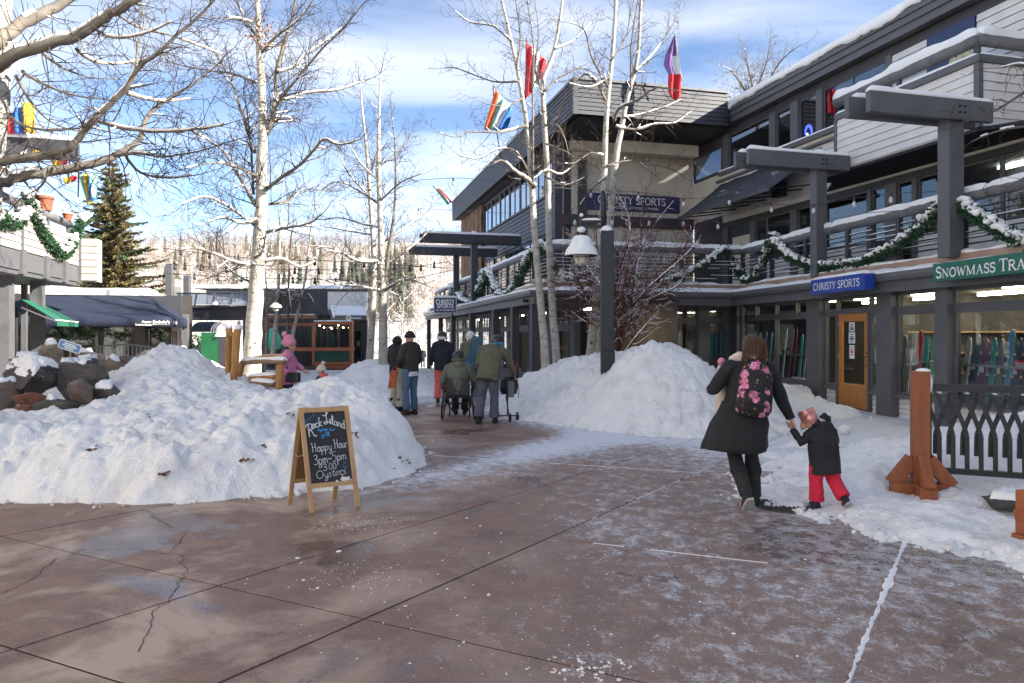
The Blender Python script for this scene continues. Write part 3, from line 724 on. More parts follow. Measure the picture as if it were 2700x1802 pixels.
def beam_snow(mb, p0, p1, w, th, seed, step=.07):
    p0, p1 = Vector(p0), Vector(p1); d = (p1 - p0); L_ = d.length; d.normalize(); sdv = Vector((d.y, -d.x, 0)).normalized(); n = max(3, int(L_ / step)); K = 6; vs = []; fs = []
    xs = np.linspace(0, L_, n + 1); t = fbm(xs, xs * 0 + seed * 3.1, 1.2, 4, .55, seed); e = fbm(xs, xs * 0 + seed, 5, 4, .6, seed + 4)
    for i in range(n + 1):
        c = p0 + d * xs[i]; end = 1 if 0 < i < n else .4
        for k in range(K + 1):
            f = k / K * 2 - 1; hh = max(.01, th * (1 + .9 * t[i])) * end * (1 - abs(f) ** 4 * .75)
            vs.append(c + sdv * (f * w / 2 * (1 + .12 * e[i])) + Vector((0, 0, hh)))
        vs.append(c + sdv * w / 2 - Vector((0, 0, .008))); vs.append(c - sdv * w / 2 - Vector((0, 0, .008)))
    m = K + 3
    for i in range(n):
        for k in range(m): k2 = (k + 1) % m; fs.append((i * m + k, i * m + k2, (i + 1) * m + k2, (i + 1) * m + k))
    fs += [tuple(range(m - 1, -1, -1)), tuple(n * m + k for k in range(m))]
    return mb.add(vs, fs)

# ------------------------------------------------------------------ the long shop building on the right
W = Frame((8.46, 8.0), (6.93, 22.0), True)
shop = thing('shop_building', 'long grey timber shop building with log-railed balcony at right', 'building', (8, 16, 0))
def wu(u): return W.s_u(u)
ZS, ZM, ZT0, ZT1 = .46, 2.10, 2.19, 2.48
near = W.s_u(2760)
def column(fr, s0, s1, z0=-.1, z1=2.52, o0=-.16, o1=.11): fr.part('column', M['grey_paint'], shop, s0, s1, z0, z1, o0, o1, bevel=.008)
for ua, ub in ((1952, 1916), (2170, 2137), (2362, 2322), (2512, 2478)): column(W, wu(ub) if wu(ub) < wu(ua) else wu(ua), max(wu(ua), wu(ub)))
column(W, 1.2, 1.5); column(W, wu(2700) - 2.2, wu(2700) - 1.9)
MB().hexa([W.pt(0, -.1, -.2), W.pt(W.L, -.1, -.2), W.pt(W.L, -.1, -.12), W.pt(0, -.1, -.12), W.pt(0, .40, -.2), W.pt(W.L, .40, -.2), W.pt(W.L, .40, -.12), W.pt(0, .40, -.12)]).build('plinth', M['grey_paint'], shop)
def bay(ua, ub, panes, trans, base=True):
    s0, s1 = wu(ub), wu(ua)
    if base: boards(W, shop, 'light_siding', s0, s1, -.02, .38, 4, -.10, .04)
    W.part('sill', M['grey_paint'], shop, s0, s1, .39, ZS, -.14, .03)
    W.part('transom_rail', M['grey_paint'], shop, s0, s1, ZM, ZT0, -.12, -.02)
    W.part('head_rail', M['grey_paint'], shop, s0, s1, ZT1, 2.53, -.12, -.01)
    for a, b in panes: window(W, shop, wu(b), wu(a), ZS, ZM, -.03)
    for a, b in trans: window(W, shop, wu(b), wu(a), ZT0, ZT1, -.03, .035)
bay(1952, 2137, [(1953, 2042), (2045, 2136)], [(1954, 1990), (1994, 2042), (2046, 2096), (2100, 2137)])
bay(2362, 2478, [(2363, 2477)], [(2363, 2477)])
bay(2512, 2720, [(2513, 2719)], [(2513, 2719)])
bay(2724, 2960, [(2726, 2958)], [(2726, 2958)])
# door bay
s0, s1 = wu(2322), wu(2170); dl, dr = wu(2207), wu(2286)
W.part('transom_rail', M['grey_paint'], shop, s0, s1, 2.13, 2.21, -.12, -.02); W.part('head_rail', M['grey_paint'], shop, s0, s1, ZT1, 2.53, -.12, -.01)
for a, b in ((2171, 2203), (2206, 2290), (2294, 2321)): window(W, shop, wu(b), wu(a), 2.21, ZT1, -.03, .035)
for a, b in ((2172, 2203), (2292, 2321)):
    window(W, shop, wu(b), wu(a), ZS, 2.13, -.03); W.part('sill', M['grey_paint'], shop, wu(b), wu(a), .39, ZS, -.13, .03); boards(W, shop, 'light_siding', wu(b), wu(a), -.02, .38, 4, -.10, .04)
W.part('door_jamb', M['grey_paint'], shop, dl, dl + .06, 0, 2.13, -.13, .0); W.part('door_jamb', M['grey_paint'], shop, dr - .06, dr, 0, 2.13, -.13, .0)
a, b = dr + 0.003, dl - 0.003
if a > b: a, b = b, a
mb = MB(); W.box(mb, a, b, .03, .55, -.08, -.035); W.box(mb, a, b, 1.95, 2.12, -.08, -.035); W.box(mb, a, a + .15, .55, 1.95, -.08, -.035); W.box(mb, b - .15, b, .55, 1.95, -.08, -.035)
door = mb.build('door', M['door_wood'], shop); door['label'] = 'orange varnished wooden door with long glass panel'
g = MB(); W.box(g, a + .14, b - .14, .54, 1.96, -.062, -.054); g.build('pane', M['shop_glass'], door)
hb = MB(); hb.tube([W.pt(a + .07, .98, -.035), W.pt(a + .07, .98, .02), W.pt(a + .07, 1.16, .03), W.pt(a + .07, 1.18, -.035)], .012, 6); hb.build('handle', M['black_iron'], door)
lk = MB(); W.box(lk, a + .05, a + .09, 1.24, 1.28, -.036, -.02); lk.build('lock', M['black_iron'], door)
for z in (.35, 1.1, 1.85): h_ = MB(); W.box(h_, b - .012, b + .014, z, z + .11, -.04, -.022); h_.build('hinge', M['steel'], door)
for z0, z1, w_, lab in ((1.73, 1.93, .21, 'white notice taped at the top of the orange door glass'), (1.46, 1.71, .24, 'white opening notice with dark print in the middle of the door glass'), (1.12, 1.42, .19, 'lowest white notice with red and blue print on the door glass')):
    c_ = (a + b) / 2 + .07; t = thing('notice', lab, 'notice', W.pt(c_, z0, -.05)); W.part('sheet', M['paper'], t, c_ - w_ / 2, c_ + w_ / 2, z0, z1, -.053, -.05)
    pr = MB(); r_ = random.Random(int(z0 * 100))
    for k in range(4):
        zz = z1 - .05 - k * .055
        if zz < z0 + .03: break
        ww = w_ * r_.uniform(.18, .36); W.box(pr, c_ - ww, c_ + ww, zz - .012, zz + (.012 if k != 2 else .03), -.05, -.0485)
    pr.build('print', M['sign_navy'] if z0 > 1.2 else M['red_plastic'], t)
# ground floor roof edge: gutter, fascia, flashing
EP = [W.pt(0, 0, .06).xy, W.pt(wu(1968) + .0, 0, .06).xy, Vector((6.45, 21.25)), Vector((.62, 19.95)), Vector((-5.25, 44.6))]
EP = [EP[0], EP[2], EP[3], EP[4]]
sweep(MB(), EP, [(-.05, 2.50), (.04, 2.50), (.04, 2.74), (-.05, 2.74)]).build('fascia', M['grey_paint'], shop)
sweep(MB(), EP, [(.04, 2.70), (.15, 2.72), (.19, 2.79), (.19, 2.865), (.17, 2.865), (.16, 2.80), (.05, 2.77)]).build('gutter', M['metal_gutter'], shop)
sweep(MB(), EP, [(.10, 2.80), (.10, 2.835), (-.40, 3.0), (-.40, 2.96)]).build('eave', M['grey_paint'], shop)
sweep(MB(), EP, [(-.36, 2.90), (-.33, 2.90), (-.37, 3.12), (-.40, 3.12)]).build('flashing', M['tan_flashing'], shop)
sweep(MB(), EP, [(-.40, 2.98), (-.40, 3.10), (-3.2, 3.10), (-3.2, 2.98)]).build('balcony_floor', M['grey_paint'], shop)
snow_strip(EP, .17, -.33, 2.86, 2.97, .075, 'eave_snow', shop, 4)
snow_strip(EP, -.37, -.95, 3.12, 3.11, .11, 'eave_snow', shop, 9)
# balcony log rail and rods
RP = offset_path(EP, -.62); RP3 = [Vector((p.x, p.y, 4.16)) for p in RP]
for i in range(3):
    p, q = RP3[i], RP3[i + 1]; L_ = (q - p).length; d = (q - p).normalized(); n = max(1, round(L_ / 4.6)); m = L_ / n
    for k in range(n):
        a_, b_ = p + d * (k * m + .02), p + d * ((k + 1) * m - .02)
        rl = MB().tube([a_, a_ + d * .06, b_ - d * .06, b_], [.095, .112, .108, .09], 12).build('log_rail', M['log_grey'], shop, smooth=True)
        log_snow(a_, b_, .105, rl, 31 + 7 * i + k)
    for k in range(7):
        z = 3.30 + k * .105
        rod = MB().tube([Vector((p.x, p.y, z)), Vector((q.x, q.y, z))], .014, 5).build('rail_rod', M['black_iron'], shop)
        sn = MB(); r_ = random.Random(k * 9 + i); x = 0
        while x < L_ - .4:
            l = r_.uniform(.3, 1.6)
            if r_.random() < .75: sn.tube([Vector((p.x, p.y, z + .014)) + d * x, Vector((p.x, p.y, z + .019)) + d * min(L_, x + l)], .013, 4)
            x += l + r_.uniform(.05, .5)
        o = sn.build('rod_snow', M['snow_clean'], rod); o['kind'] = 'stuff'
    n = max(2, round(L_ / 1.75))
    for k in range(n + 1):
        c_ = p + d * (L_ * k / n); MB().box((c_.x, c_.y, 3.62), (.1, .1, 1.06), math.atan2(d.y, d.x)).build('rail_post', M['dark_paint'], shop)
# pergola posts and twin beams over the balcony
V3 = Vector((.967, .256, 0)).normalized(); V3z = math.atan2(.256, .967)
def pergola(post, L0, L1, parent, zt=5.86, post_w=.31, z0=3.05, mat='grey_paint', seed=1, hb=.37, gap=.16, n_=V3):
    ang = math.atan2(n_.y, n_.x)
    MB().box((post[0], post[1], (z0 + zt - .05) / 2), (post_w, post_w * .8, zt - .05 - z0), ang).build('pergola_post', M[mat], parent, bevel=.012)
    side = Vector((-n_.y, n_.x, 0))
    for k, sg in enumerate((-1, 1)):
        c = Vector((post[0], post[1], zt - hb / 2)) + side * sg * (post_w * .4 + .055)
        b_ = MB().bar(c - n_ * (L0 + (.12 if sg > 0 else 0)), c + n_ * L1, .11, hb).build('pergola_beam', M[mat], parent, bevel=.012)
        sn = MB(); beam_snow(sn, c - n_ * L0 + Vector((0, 0, hb / 2)), c + n_ * L1 + Vector((0, 0, hb / 2)), .12, .085, seed + k); sn.build('beam_snow', M['snow_clean'], b_, smooth=True)
        if sg < 0:
            for i in (-1, 1):
                for j in (-1, 1):
                    q = c + n_ * (i * .055) + Vector((0, 0, j * .055)) - side * .055; MB().tube([q, q - side * .03], .02, 6).build('bolt', M['black_iron'], b_)
    cap = MB(); cap.sphere((post[0], post[1], zt + .02), .19, 12, 8, (1, .9, .8)); cap.build('snow_cap', M['snow_clean'], parent, smooth=True)
pl_ = W.pt(wu(2156), 0, -.02); pr_ = W.pt(wu(2504), 0, -.02)
pergola((pl_.x, pl_.y), 2.06, .72, shop, 5.98, .30, seed=3); pergola((pr_.x, pr_.y), 1.94, .70, shop, 5.84, .33, seed=8)
Fl = Frame(EP[2], EP[3], False)
if Fl.n.x > 0: Fl = Frame(EP[2], EP[3], True)
for k, u in enumerate((1250, 1203)):
    q = Fl.pt(Fl.s_u(u, -.3), 0, -.3); pergola((q.x, q.y), 2.15, 2.0, shop, 5.80, .27, 3.05, 'dark_paint', 13 + k * 4)

# recessed shop windows under the middle eave, stair passage, rear wall
Fw = Frame((1.78, 26.6), (6.94, 27.97)); 
if Fw.n.y > 0: Fw = Frame((1.78, 26.6), (6.94, 27.97), True)
RW = Frame((4.55, 22.2), (7.1, 22.75))
if RW.n.y > 0: RW = Frame((4.55, 22.2), (7.1, 22.75), True)
for a, b in ((1758, 1783), (1838, 1869), (1912, 1950)): column(RW, RW.s_u(a), RW.s_u(b), 0, 2.6, -.12, .05)
for a, b in ((1783, 1838), (1869, 1912)):
    A_, B_ = RW.s_u(a), RW.s_u(b); window(RW, shop, A_, B_, .45, 2.02, 0, .05); window(RW, shop, A_, B_, 2.12, 2.42, 0, .04, vm=(.5,)); RW.part('transom_rail', M['grey_paint'], shop, A_, B_, 2.02, 2.12, -.06, .02); RW.part('base_panel', M['grey_paint'], shop, A_, B_, 0, .45, -.08, 0); RW.part('head_rail', M['grey_paint'], shop, A_, B_, 2.42, 2.6, -.06, .02)
dsp = MB().tube([(6.55, 21.15, 2.72), (6.62, 21.25, 2.62), (6.80, 21.5, 2.5), (6.83, 21.55, 2.38), (6.83, 21.55, .05)], .05, 10).build('downspout', M['metal_gutter'], shop, smooth=True)
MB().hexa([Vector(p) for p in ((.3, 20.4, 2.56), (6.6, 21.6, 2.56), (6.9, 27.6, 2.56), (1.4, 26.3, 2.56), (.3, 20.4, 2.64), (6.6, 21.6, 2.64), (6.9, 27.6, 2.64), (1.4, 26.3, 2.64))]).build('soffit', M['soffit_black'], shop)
MB().hexa([Vector(p) for p in ((4.4, 22.1, 0), (4.5, 22.1, 0), (5.9, 27.4, 0), (5.8, 27.4, 0), (4.4, 22.1, 2.56), (4.5, 22.1, 2.56), (5.9, 27.4, 2.56), (5.8, 27.4, 2.56))]).build('side_wall', M['dark_siding'], shop)
# rear rendered wall from ground to the roof
Fw.part('rear_wall', M['stucco'], shop, -.1, Fw.L, -.3, 8.75, -.25, 0)
def fu(u): return Fw.s_u(u)
Fw.part('timber_post', M['dark_paint'], shop, fu(1459), fu(1479), -.2, 8.72, -.02, .16); Fw.part('timber_post', M['dark_paint'], shop, fu(1523), fu(1544), 5.95, 8.2, -.02, .12)
za = Fw.sz(1640, 600)[1]; zb = Fw.sz(1640, 572)[1]; Fw.part('timber_beam', M['dark_paint'], shop, fu(1479), fu(1826), za, zb, -.02, .13)
Fw.part('timber_post', M['dark_paint'], shop, fu(1523), fu(1544), -.2, za, -.02, .12)
Fw.part('soffit_beam', M['stucco'], shop, fu(1600), fu(1800), 8.15, 8.55, .9, 1.2); Fw.part('soffit_beam', M['stucco'], shop, .3, Fw.L - .1, 8.35, 8.75, 0.003, .25)
# stairs behind the passage with two black hand rails and a stone cheek wall
st = MB()
for k in range(9): st.box((4.2 - .27 * k + .1, 25.6, .05 + 1.5 - .17 * k), (.28, 1.0, .05))
st.build('stair_treads', M['dark_paint'], shop)
mb = MB(); mb.tube([(4.95, 25.0, 2.35), (2.0, 25.0, .65)], .028, 6); mb.tube([(4.95, 25.0, 1.75), (2.0, 25.0, .05)], .03, 6); mb.tube([(4.95, 25.0, 2.05), (2.0, 25.0, .35)], .008, 5); mb.tube([(4.15, 25, .4), (4.15, 25, 2.3)], .03, 6); mb.tube([(2.7, 25, 0), (2.7, 25, 1.1)], .03, 6); mb.build('stair_rail', M['black_iron'], shop)
for r_ in range(6):
    x = 2.6 + (r_ % 2) * .15
    while x < 5.3:
        w_ = rnd.uniform(.35, .6); top = .2 + .2 * r_
        if top < (x - 2.0) * .55 + .3: MB().box((x + w_ / 2, 25.95 + rnd.uniform(-.02, .02), top - .1), (w_ - .02, .3, .185)).build('stone', M['stone_brown'], shop)
        x += w_

# upper storeys, right wing
UR = Frame((6.94, 27.97), (6.94 + .264 * 21, 6.97), False)
if UR.n.x > 0: UR = Frame((6.94, 27.97), (6.94 + .264 * 21, 6.97), True)
def ru(u): return UR.s_u(u)
UR.part('wall', M['interior_dark'], shop, 0, UR.L, 6.6, 7.40, -.3, -.06); UR.part('wall', M['stucco'], shop, 0, ru(1912), 5.9, 7.38, -.05, 0)
UR.part('wall', M['dark_paint'], shop, 0, UR.L, 8.62, 9.2, -.3, 0.0)
UR.part('wall', M['dark_paint'], shop, 0, ru(1923), 3.0, 5.9, -.4, -.06)
RW.part('back_wall', M['interior'], shop, -.4, RW.L + .6, 0, 2.6, -2.2, -2.1)
window(UR, shop, ru(1828), ru(1908), 7.40, 8.40, .0, .10, 'dark_paint', 'upper_glass'); UR.part('wall', M['dark_paint'], shop, ru(1827), ru(1908), 8.40, 8.62, -.2, 0)
for a, b in ((1908, 1922), (2031, 2047), (2087, 2107), (2155, 2171), (2340, 2353)): UR.part('column', M['grey_paint'], shop, ru(a), ru(b), 7.30, 8.66, -.12, .05)
for a, b, vm in ((1922, 2031, ()), (2047, 2087, ()), (2107, 2155, ()), (2171, 2340, (.48,))): window(UR, shop, ru(a), ru(b), 7.42, 8.62, -.02, .04, 'grey_paint', 'upper_glass', vm=vm)
UR.part('sill', M['grey_paint'], shop, ru(1900), ru(2340), 7.28, 7.42, -.1, .10); UR.part('sill', M['grey_paint'], shop, ru(1894), ru(2340), 7.06, 7.14, -.1, .12)
ss = MB(); beam_snow(ss, UR.pt(ru(1900), 7.42, .05), UR.pt(ru(2330), 7.42, .05), .12, .05, 5); ss.build('sill_snow', M['snow_clean'], shop, smooth=True)
boards(UR, shop, 'light_siding', ru(1912), UR.L, 5.60, 7.06, 8, 0, .03); UR.part('wall', M['stucco'], shop, ru(1905), UR.L, 5.58, 7.28, -.2, -.003)
UR.part('wall', M['interior_dark'], shop, ru(2352), UR.L, 7.3, 8.64, -.3, -.03); boards(UR, shop, 'light_siding', ru(2353), ru(2444), 7.14, 8.64, 8, -.02, .04); boards(UR, shop, 'light_siding', ru(2576), UR.L, 7.14, 8.64, 8, -.02, .04)
bn = thing('banner', 'dark blue window banner printed with snowy mountain peaks, upper right', 'banner', UR.pt(ru(2500), 7.2, .05))
UR.part('cloth', M['sign_navy'], bn, ru(2446), ru(2573), 7.2, 8.62, .0, .03)
pk = MB(); B0, B1 = ru(2446), ru(2573); r_ = random.Random(2); prof = [(0, .0), (.10, .22), (.2, .18), (.30, .42), (.4, .33), (.52, .62), (.62, .48), (.74, .72), (.84, .55), (.93, .70), (1, .5)]
top = [UR.pt(B0 + (B1 - B0) * (.08 + .9 * x), 7.45 + .85 * z, .032) for x, z in prof]; pk.prism([UR.pt(B0 + (B1 - B0) * .98, 7.22, .032), ] + [UR.pt(B0 + (B1 - B0) * .08, 7.22, .032)] + top, UR.n.to_3d() * .004)
simple('print_cream', (.55, .50, .30), .7, .4, 9, 0); pk.build('mountain_print', M['print_cream'], bn)
# roof edge with drifting snow
RE = [Vector((7.32, 25.05)), Vector((7.32 + .264 * 18.5, 6.55))]
def rsweep(prof, name, mat): return sweep(MB(), RE[::-1], prof).build(name, M[mat], shop)
rsweep([(-.3, 8.86), (-.06, 8.86), (-.06, 9.05), (-.3, 9.05)], 'fascia', 'grey_paint'); rsweep([(-.3, 9.05), (0, 9.05), (0, 9.22), (-.3, 9.22)], 'fascia', 'grey_paint'); rsweep([(-.3, 9.22), (.05, 9.22), (.05, 9.36), (-.3, 9.36)], 'fascia', 'grey_paint')
rsweep([(.05, 9.36), (-9, 10.6), (-9, 10.4), (.0, 9.22)], 'roof', 'dark_paint')
sp = refine(RE[::-1], .07); vs = []; fs = []; K = 7
xs = np.array([p.x for p in sp]); ys = np.array([p.y for p in sp]); e = fbm(xs, ys, .55, 5, .62, 77); e2 = fbm(xs, ys, 2.6, 4, .6, 78)
n_ = Vector((-.967, -.255, 0))
for i, p in enumerate(sp):
    dr_ = max(0, .28 * (e[i] * 2.2 + .1) + .16 * e2[i]); b_ = Vector((p.x, p.y, 0))
    rows = [(-5.0, 10.35), (-1.2, 9.78), (-.2, 9.66), (.06, 9.58), (.12, 9.48 - dr_ * .5), (.10, 9.37 - dr_), (.055, 9.37 - dr_)]
    vs += [b_ + n_ * o + Vector((0, 0, z)) for o, z in rows]
    if i:
        for k in range(K - 1): a_ = (i - 1) * K + k; fs.append((a_, a_ + K, a_ + K + 1, a_ + 1))
MB().add(vs, fs).build('roof_snow', M['snow_clean'], shop, smooth=True)
# third-floor balcony parapet
PB = Frame((8.13, 18.24), (9.15, 14.30), False)
if PB.n.x > 0: PB = Frame((8.13, 18.24), (9.15, 14.30), True)
PC = Vector((9.15, 14.30)); PE = PC + Vector((.967, .256)) * 5
PR = Frame(PC, PE)
if PR.n.y > 0: PR = Frame(PC, PE, True)
boards(PB, shop, 'light_siding', .02, PB.L - .06, 5.75, 7.0, 7, 0, .035); PB.part('parapet', M['light_siding'], shop, 0, PB.L, 5.73, 7.0, -.12, -.002)
boards(PR, shop, 'light_siding', .08, 5, 5.75, 7.0, 7, 0, .035); PR.part('parapet', M['light_siding'], shop, 0, 5, 5.74, 7.0, -.12, -.002)
PB.part('corner_trim', M['grey_paint'], shop, PB.L - .07, PB.L + .05, 5.72, 7.02, -.06, .05); PB.part('corner_trim', M['grey_paint'], shop, -.06, .03, 5.72, 7.02, -.1, .05)
capP = [(PB.O).copy(), PC, PE]; capP = capP[::-1]
cp = offset_path(capP, 0)
nsg = 1 if (offset_path(capP, .1)[2] - PB.O).dot(PB.n) > 0 else -1
sweep(MB(), capP, [(nsg * -.14, 7.0), (nsg * .08, 7.0), (nsg * .08, 7.14), (nsg * -.14, 7.14)][::nsg]).build('parapet_cap', M['grey_paint'], shop)
ss = MB(); beam_snow(ss, PB.pt(0, 7.14, -.03), PB.pt(PB.L, 7.14, -.03), .2, .07, 21); beam_snow(ss, PR.pt(0, 7.14, -.03), PR.pt(5, 7.14, -.03), .2, .08, 22); ss.build('cap_snow', M['snow_clean'], shop, smooth=True)
for fr, a_, b_ in ((PB, -.05, PB.L + .0), (PR, 0, 5)):
    rl = MB().tube([fr.pt(a_, 7.46, -.02), fr.pt(b_, 7.46, -.02)], .125, 12).build('log_rail', M['log_grey'], shop, smooth=True); log_snow(fr.pt(a_, 7.46, -.02), fr.pt(b_, 7.46, -.02), .125, rl, 55, th=.14)
for s_ in (.3, 2, PB.L - .05): MB().tube([PB.pt(s_, 7.1, -.03), PB.pt(s_, 7.44, -.03)], .06, 8).build('rail_post', M['dark_paint'], shop)
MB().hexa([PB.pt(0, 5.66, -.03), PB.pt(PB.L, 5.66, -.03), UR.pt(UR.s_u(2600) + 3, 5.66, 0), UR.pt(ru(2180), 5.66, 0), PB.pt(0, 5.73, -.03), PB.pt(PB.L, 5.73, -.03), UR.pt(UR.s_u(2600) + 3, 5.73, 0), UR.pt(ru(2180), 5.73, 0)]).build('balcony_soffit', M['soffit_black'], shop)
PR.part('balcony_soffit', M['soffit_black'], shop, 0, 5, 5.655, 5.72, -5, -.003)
# second floor glazing
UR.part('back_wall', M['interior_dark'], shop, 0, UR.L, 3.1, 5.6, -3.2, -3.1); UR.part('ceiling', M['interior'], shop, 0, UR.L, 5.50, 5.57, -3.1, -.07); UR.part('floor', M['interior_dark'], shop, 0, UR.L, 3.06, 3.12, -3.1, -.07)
UR.part('head_beam', M['dark_paint'], shop, ru(1905), UR.L, 5.42, 5.58, -.1, .04)
for a, b in ((1909, 1922), (1980, 1994), (2086, 2104), (2166, 2177), (2289, 2300), (2337, 2366), (2408, 2420), (2484, 2520)): UR.part('column', M['grey_paint'], shop, ru(a), ru(b), 3.1, 5.42, -.1, .05)
for a, b, z in ((1994, 2022, 3.2), (2022, 2086, 4.0), (2104, 2166, 4.0), (2177, 2289, 4.02), (2300, 2337, 3.4), (2366, 2408, 3.4), (2420, 2484, 4.02), (2520, 2640, 4.05), (2640, 2800, 4.05), (2800, 3050, 4.05)):
    window(UR, shop, ru(a), ru(b), z, 5.42, -.01, .045, 'grey_paint', 'shop_glass')
    if z > 3.9: boards(UR, shop, 'light_siding', ru(a), ru(b), 3.12, z - .003, 5, -.03, .03)
UR.part('door_panel', M['stucco'], shop, ru(1930), ru(1980), 3.12, 5.0, -.06, -.01); UR.part('wall', M['dark_siding'], shop, ru(1922), ru(1980), 5.0, 5.42, -.06, -.012)
for z, s_, e_ in ((5.3, 1.3, 3.2), (5.3, 9.2, 12.5)): pass
tl = MB(); UR.box(tl, ru(2535), ru(2760), 5.40, 5.47, -1.2, -1.0); tl.build('tube_light', M['tube_cool'], shop)
# lower shop interior with lit tubes
MB().hexa([W.pt(0, -.02, -5), W.pt(W.L + 2, -.02, -5), W.pt(W.L + 2, -.02, -.2), W.pt(0, -.02, -.2), W.pt(0, .03, -5), W.pt(W.L + 2, .03, -5), W.pt(W.L + 2, .03, -.2), W.pt(0, .03, -.2)]).build('shop_floor', M['interior'], shop)
W.part('back_wall', M['interior'], shop, 0, W.L + 2, 0.02, 2.9, -4.2, -4.1); W.part('ceiling', M['interior'], shop, 0, W.L + 2, 2.60, 2.66, -4.1, -.14)
MB().hexa([W.pt(0, 0, -5), W.pt(.1, 0, -5), W.pt(.1, 0, -.15), W.pt(0, 0, -.15), W.pt(0, 2.7, -5), W.pt(.1, 2.7, -5), W.pt(.1, 2.7, -.15), W.pt(0, 2.7, -.15)]).build('end_wall', M['interior'], shop)
for k, s_ in enumerate((2.2, 4.8, 7.4, 9.6, 11.8)):
    for o_ in (-1.3, -2.9): tl = MB(); W.box(tl, s_ - .65, s_ + .65, 2.52, 2.58, o_ - .06, o_ + .06); tl.build('tube_light', M['tube_light'], shop)
sh_ = MB()
for z in (.7, 1.2, 1.7): W.box(sh_, .5, W.L - .5, z, z + .04, -3.8, -3.4)
sh_.build('wall_shelf', M['wood_shelf'], shop)
W.part('window_bench', M['interior_dark'], shop, .4, W.L - .2, .03, .35, -.75, -.2)
# the awning over the balcony
aw = thing('awning', 'dark grey sloping canvas awning streaked with snow above the balcony', 'awning', UR.pt(ru(1905), 5.6, 0))
ta = UR.pt(ru(1905), 6.98, .03); tb = UR.pt(UR.s_u(2170), 6.98, .03); oa = Vector((5.78, 25.4, 5.69)); dirU = Vector((UR.d.x, UR.d.y, 0)); ob_ = oa + dirU * ((tb - ta).length)
def m_awn():
    m, N, L, B = nodes('canvas_snowed'); vec = ncoord(N, L); v2 = ncoord(N, L, (2.2, .45, 2.2), rot=(0, 0, R(-16)))
    s = nramp(N, L, nnoise(N, L, v2, 1.6, 6, .65), [(.60, 0), (.70, 1)]); c = nmix(N, L, nmath(N, L, 'MULTIPLY', s, .75), (.05, .055, .065), (.62, .64, .68)); L.new(c, B.inputs['Base Color']); B.inputs['Roughness'].default_value = .8
    nbump(N, L, B, nnoise(N, L, vec, 90, 2), .2, .005); M['canvas_snowed'] = m
m_awn()
nq = 12; vs = []; fs = []
for i in range(nq + 1):
    for j in range(5):
        p = ta.lerp(tb, i / nq).lerp(oa.lerp(ob_, i / nq), j / 4); p.z -= .05 * math.sin(math.pi * j / 4) + .02 * math.sin(i * 2.1); vs.append(p); 
for i in range(nq):
    for j in range(4): a_ = i * 5 + j; fs.append((a_, a_ + 5, a_ + 6, a_ + 1))
cv = MB().add(vs, fs).build('canvas', M['canvas_snowed'], aw, smooth=True); sm = cv.modifiers.new('thick', 'SOLIDIFY'); sm.thickness = .015
MB().bar(oa, ob_, .05, .09).build('front_bar', M['dark_paint'], aw)
for k in range(7):
    f = k / 6; p = UR.pt(ru(1905) + (UR.s_u(2170) - ru(1905)) * f, 5.95, .04); q = oa.lerp(ob_, f); MB().tube([p, q], .025, 6).build('awning_arm', M['black_iron'], aw)
spk = thing('loudspeaker', 'small black loudspeaker hung under the grey awning', 'speaker', UR.pt(ru(2075), 6.0, .3))
UR.part('cabinet', M['plastic_black'], spk, ru(2064), ru(2086), 5.85, 6.3, .12, .42, bevel=.03); UR.part('bracket', M['black_iron'], spk, ru(2072), ru(2076), 6.0, 6.1, .0, .12)

# upper left gable block: clad parapet, side wall
T0, T1, T2 = Vector((-3.7, 45.4)), Vector((2.01, 23.3)), Vector((7.30, 24.7))
TL = Frame(T1, T0); TL = TL if TL.n.x < 0 else Frame(T1, T0, True)
TF = Frame(T1, T2); TF = TF if TF.n.y < 0 else Frame(T1, T2, True)
for fr in (TL, TF):
    fr.part('roof_parapet', M['soffit_black'], shop, .03, fr.L, 8.70, 9.80, -.2, -.004); boards(fr, shop, 'dark_siding', .06, fr.L, 8.70, 9.80, 8, 0, .035, 'cladding_board')
    fr.part('parapet_cap', M['metal_gutter'], shop, -.05, fr.L, 9.80, 9.88, -.25, .07)
MB().box((T1.x, T1.y, 9.25), (.16, .16, 1.14), TF.d.angle_signed(Vector((1, 0))) * 1).build('corner_trim', M['dark_paint'], shop)
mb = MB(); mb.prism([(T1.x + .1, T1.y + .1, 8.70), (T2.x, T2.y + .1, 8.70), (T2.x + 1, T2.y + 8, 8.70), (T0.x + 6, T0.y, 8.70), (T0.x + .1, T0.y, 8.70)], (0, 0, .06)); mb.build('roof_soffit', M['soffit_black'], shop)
mb = MB(); mb.prism([(T1.x + .1, T1.y + .1, 9.60), (T2.x, T2.y + .1, 9.60), (T2.x + 1, T2.y + 20, 9.60), (T0.x + 6, T0.y, 9.60), (T0.x + .1, T0.y, 9.60)], (0, 0, .14)); mb.build('roof_snow', M['snow_clean'], shop)
SW = Frame((1.78, 26.6), (1.78 - .251 * 19.5, 26.6 + .968 * 19.5)); SW = SW if SW.n.x < 0 else Frame((1.78, 26.6), (1.78 - .251 * 19.5, 26.6 + .968 * 19.5), True)
SW.part('side_wall', M['dark_siding'], shop, 0, SW.L, 2.9, 8.72, -.4, -.12)
boards(SW, shop, 'dark_siding', .15, 13.3, 5.60, 7.0, 8, -.1, .04, 'cladding_board')
k = 0; s_ = .2
for i in range(7):
    e_ = s_ + 1.82; window(SW, shop, s_, e_, 7.02, 8.62, -.02, .09, 'dark_paint', 'upper_glass', vm=(.5,), hm=(.74,) if i % 2 else ()); s_ = e_ + .05
for i in range(5): window(SW, shop, .5 + i * 2.6, 2.7 + i * 2.6, 3.4, 5.5, -.02, .08, 'dark_paint', 'upper_glass', vm=(.5,))
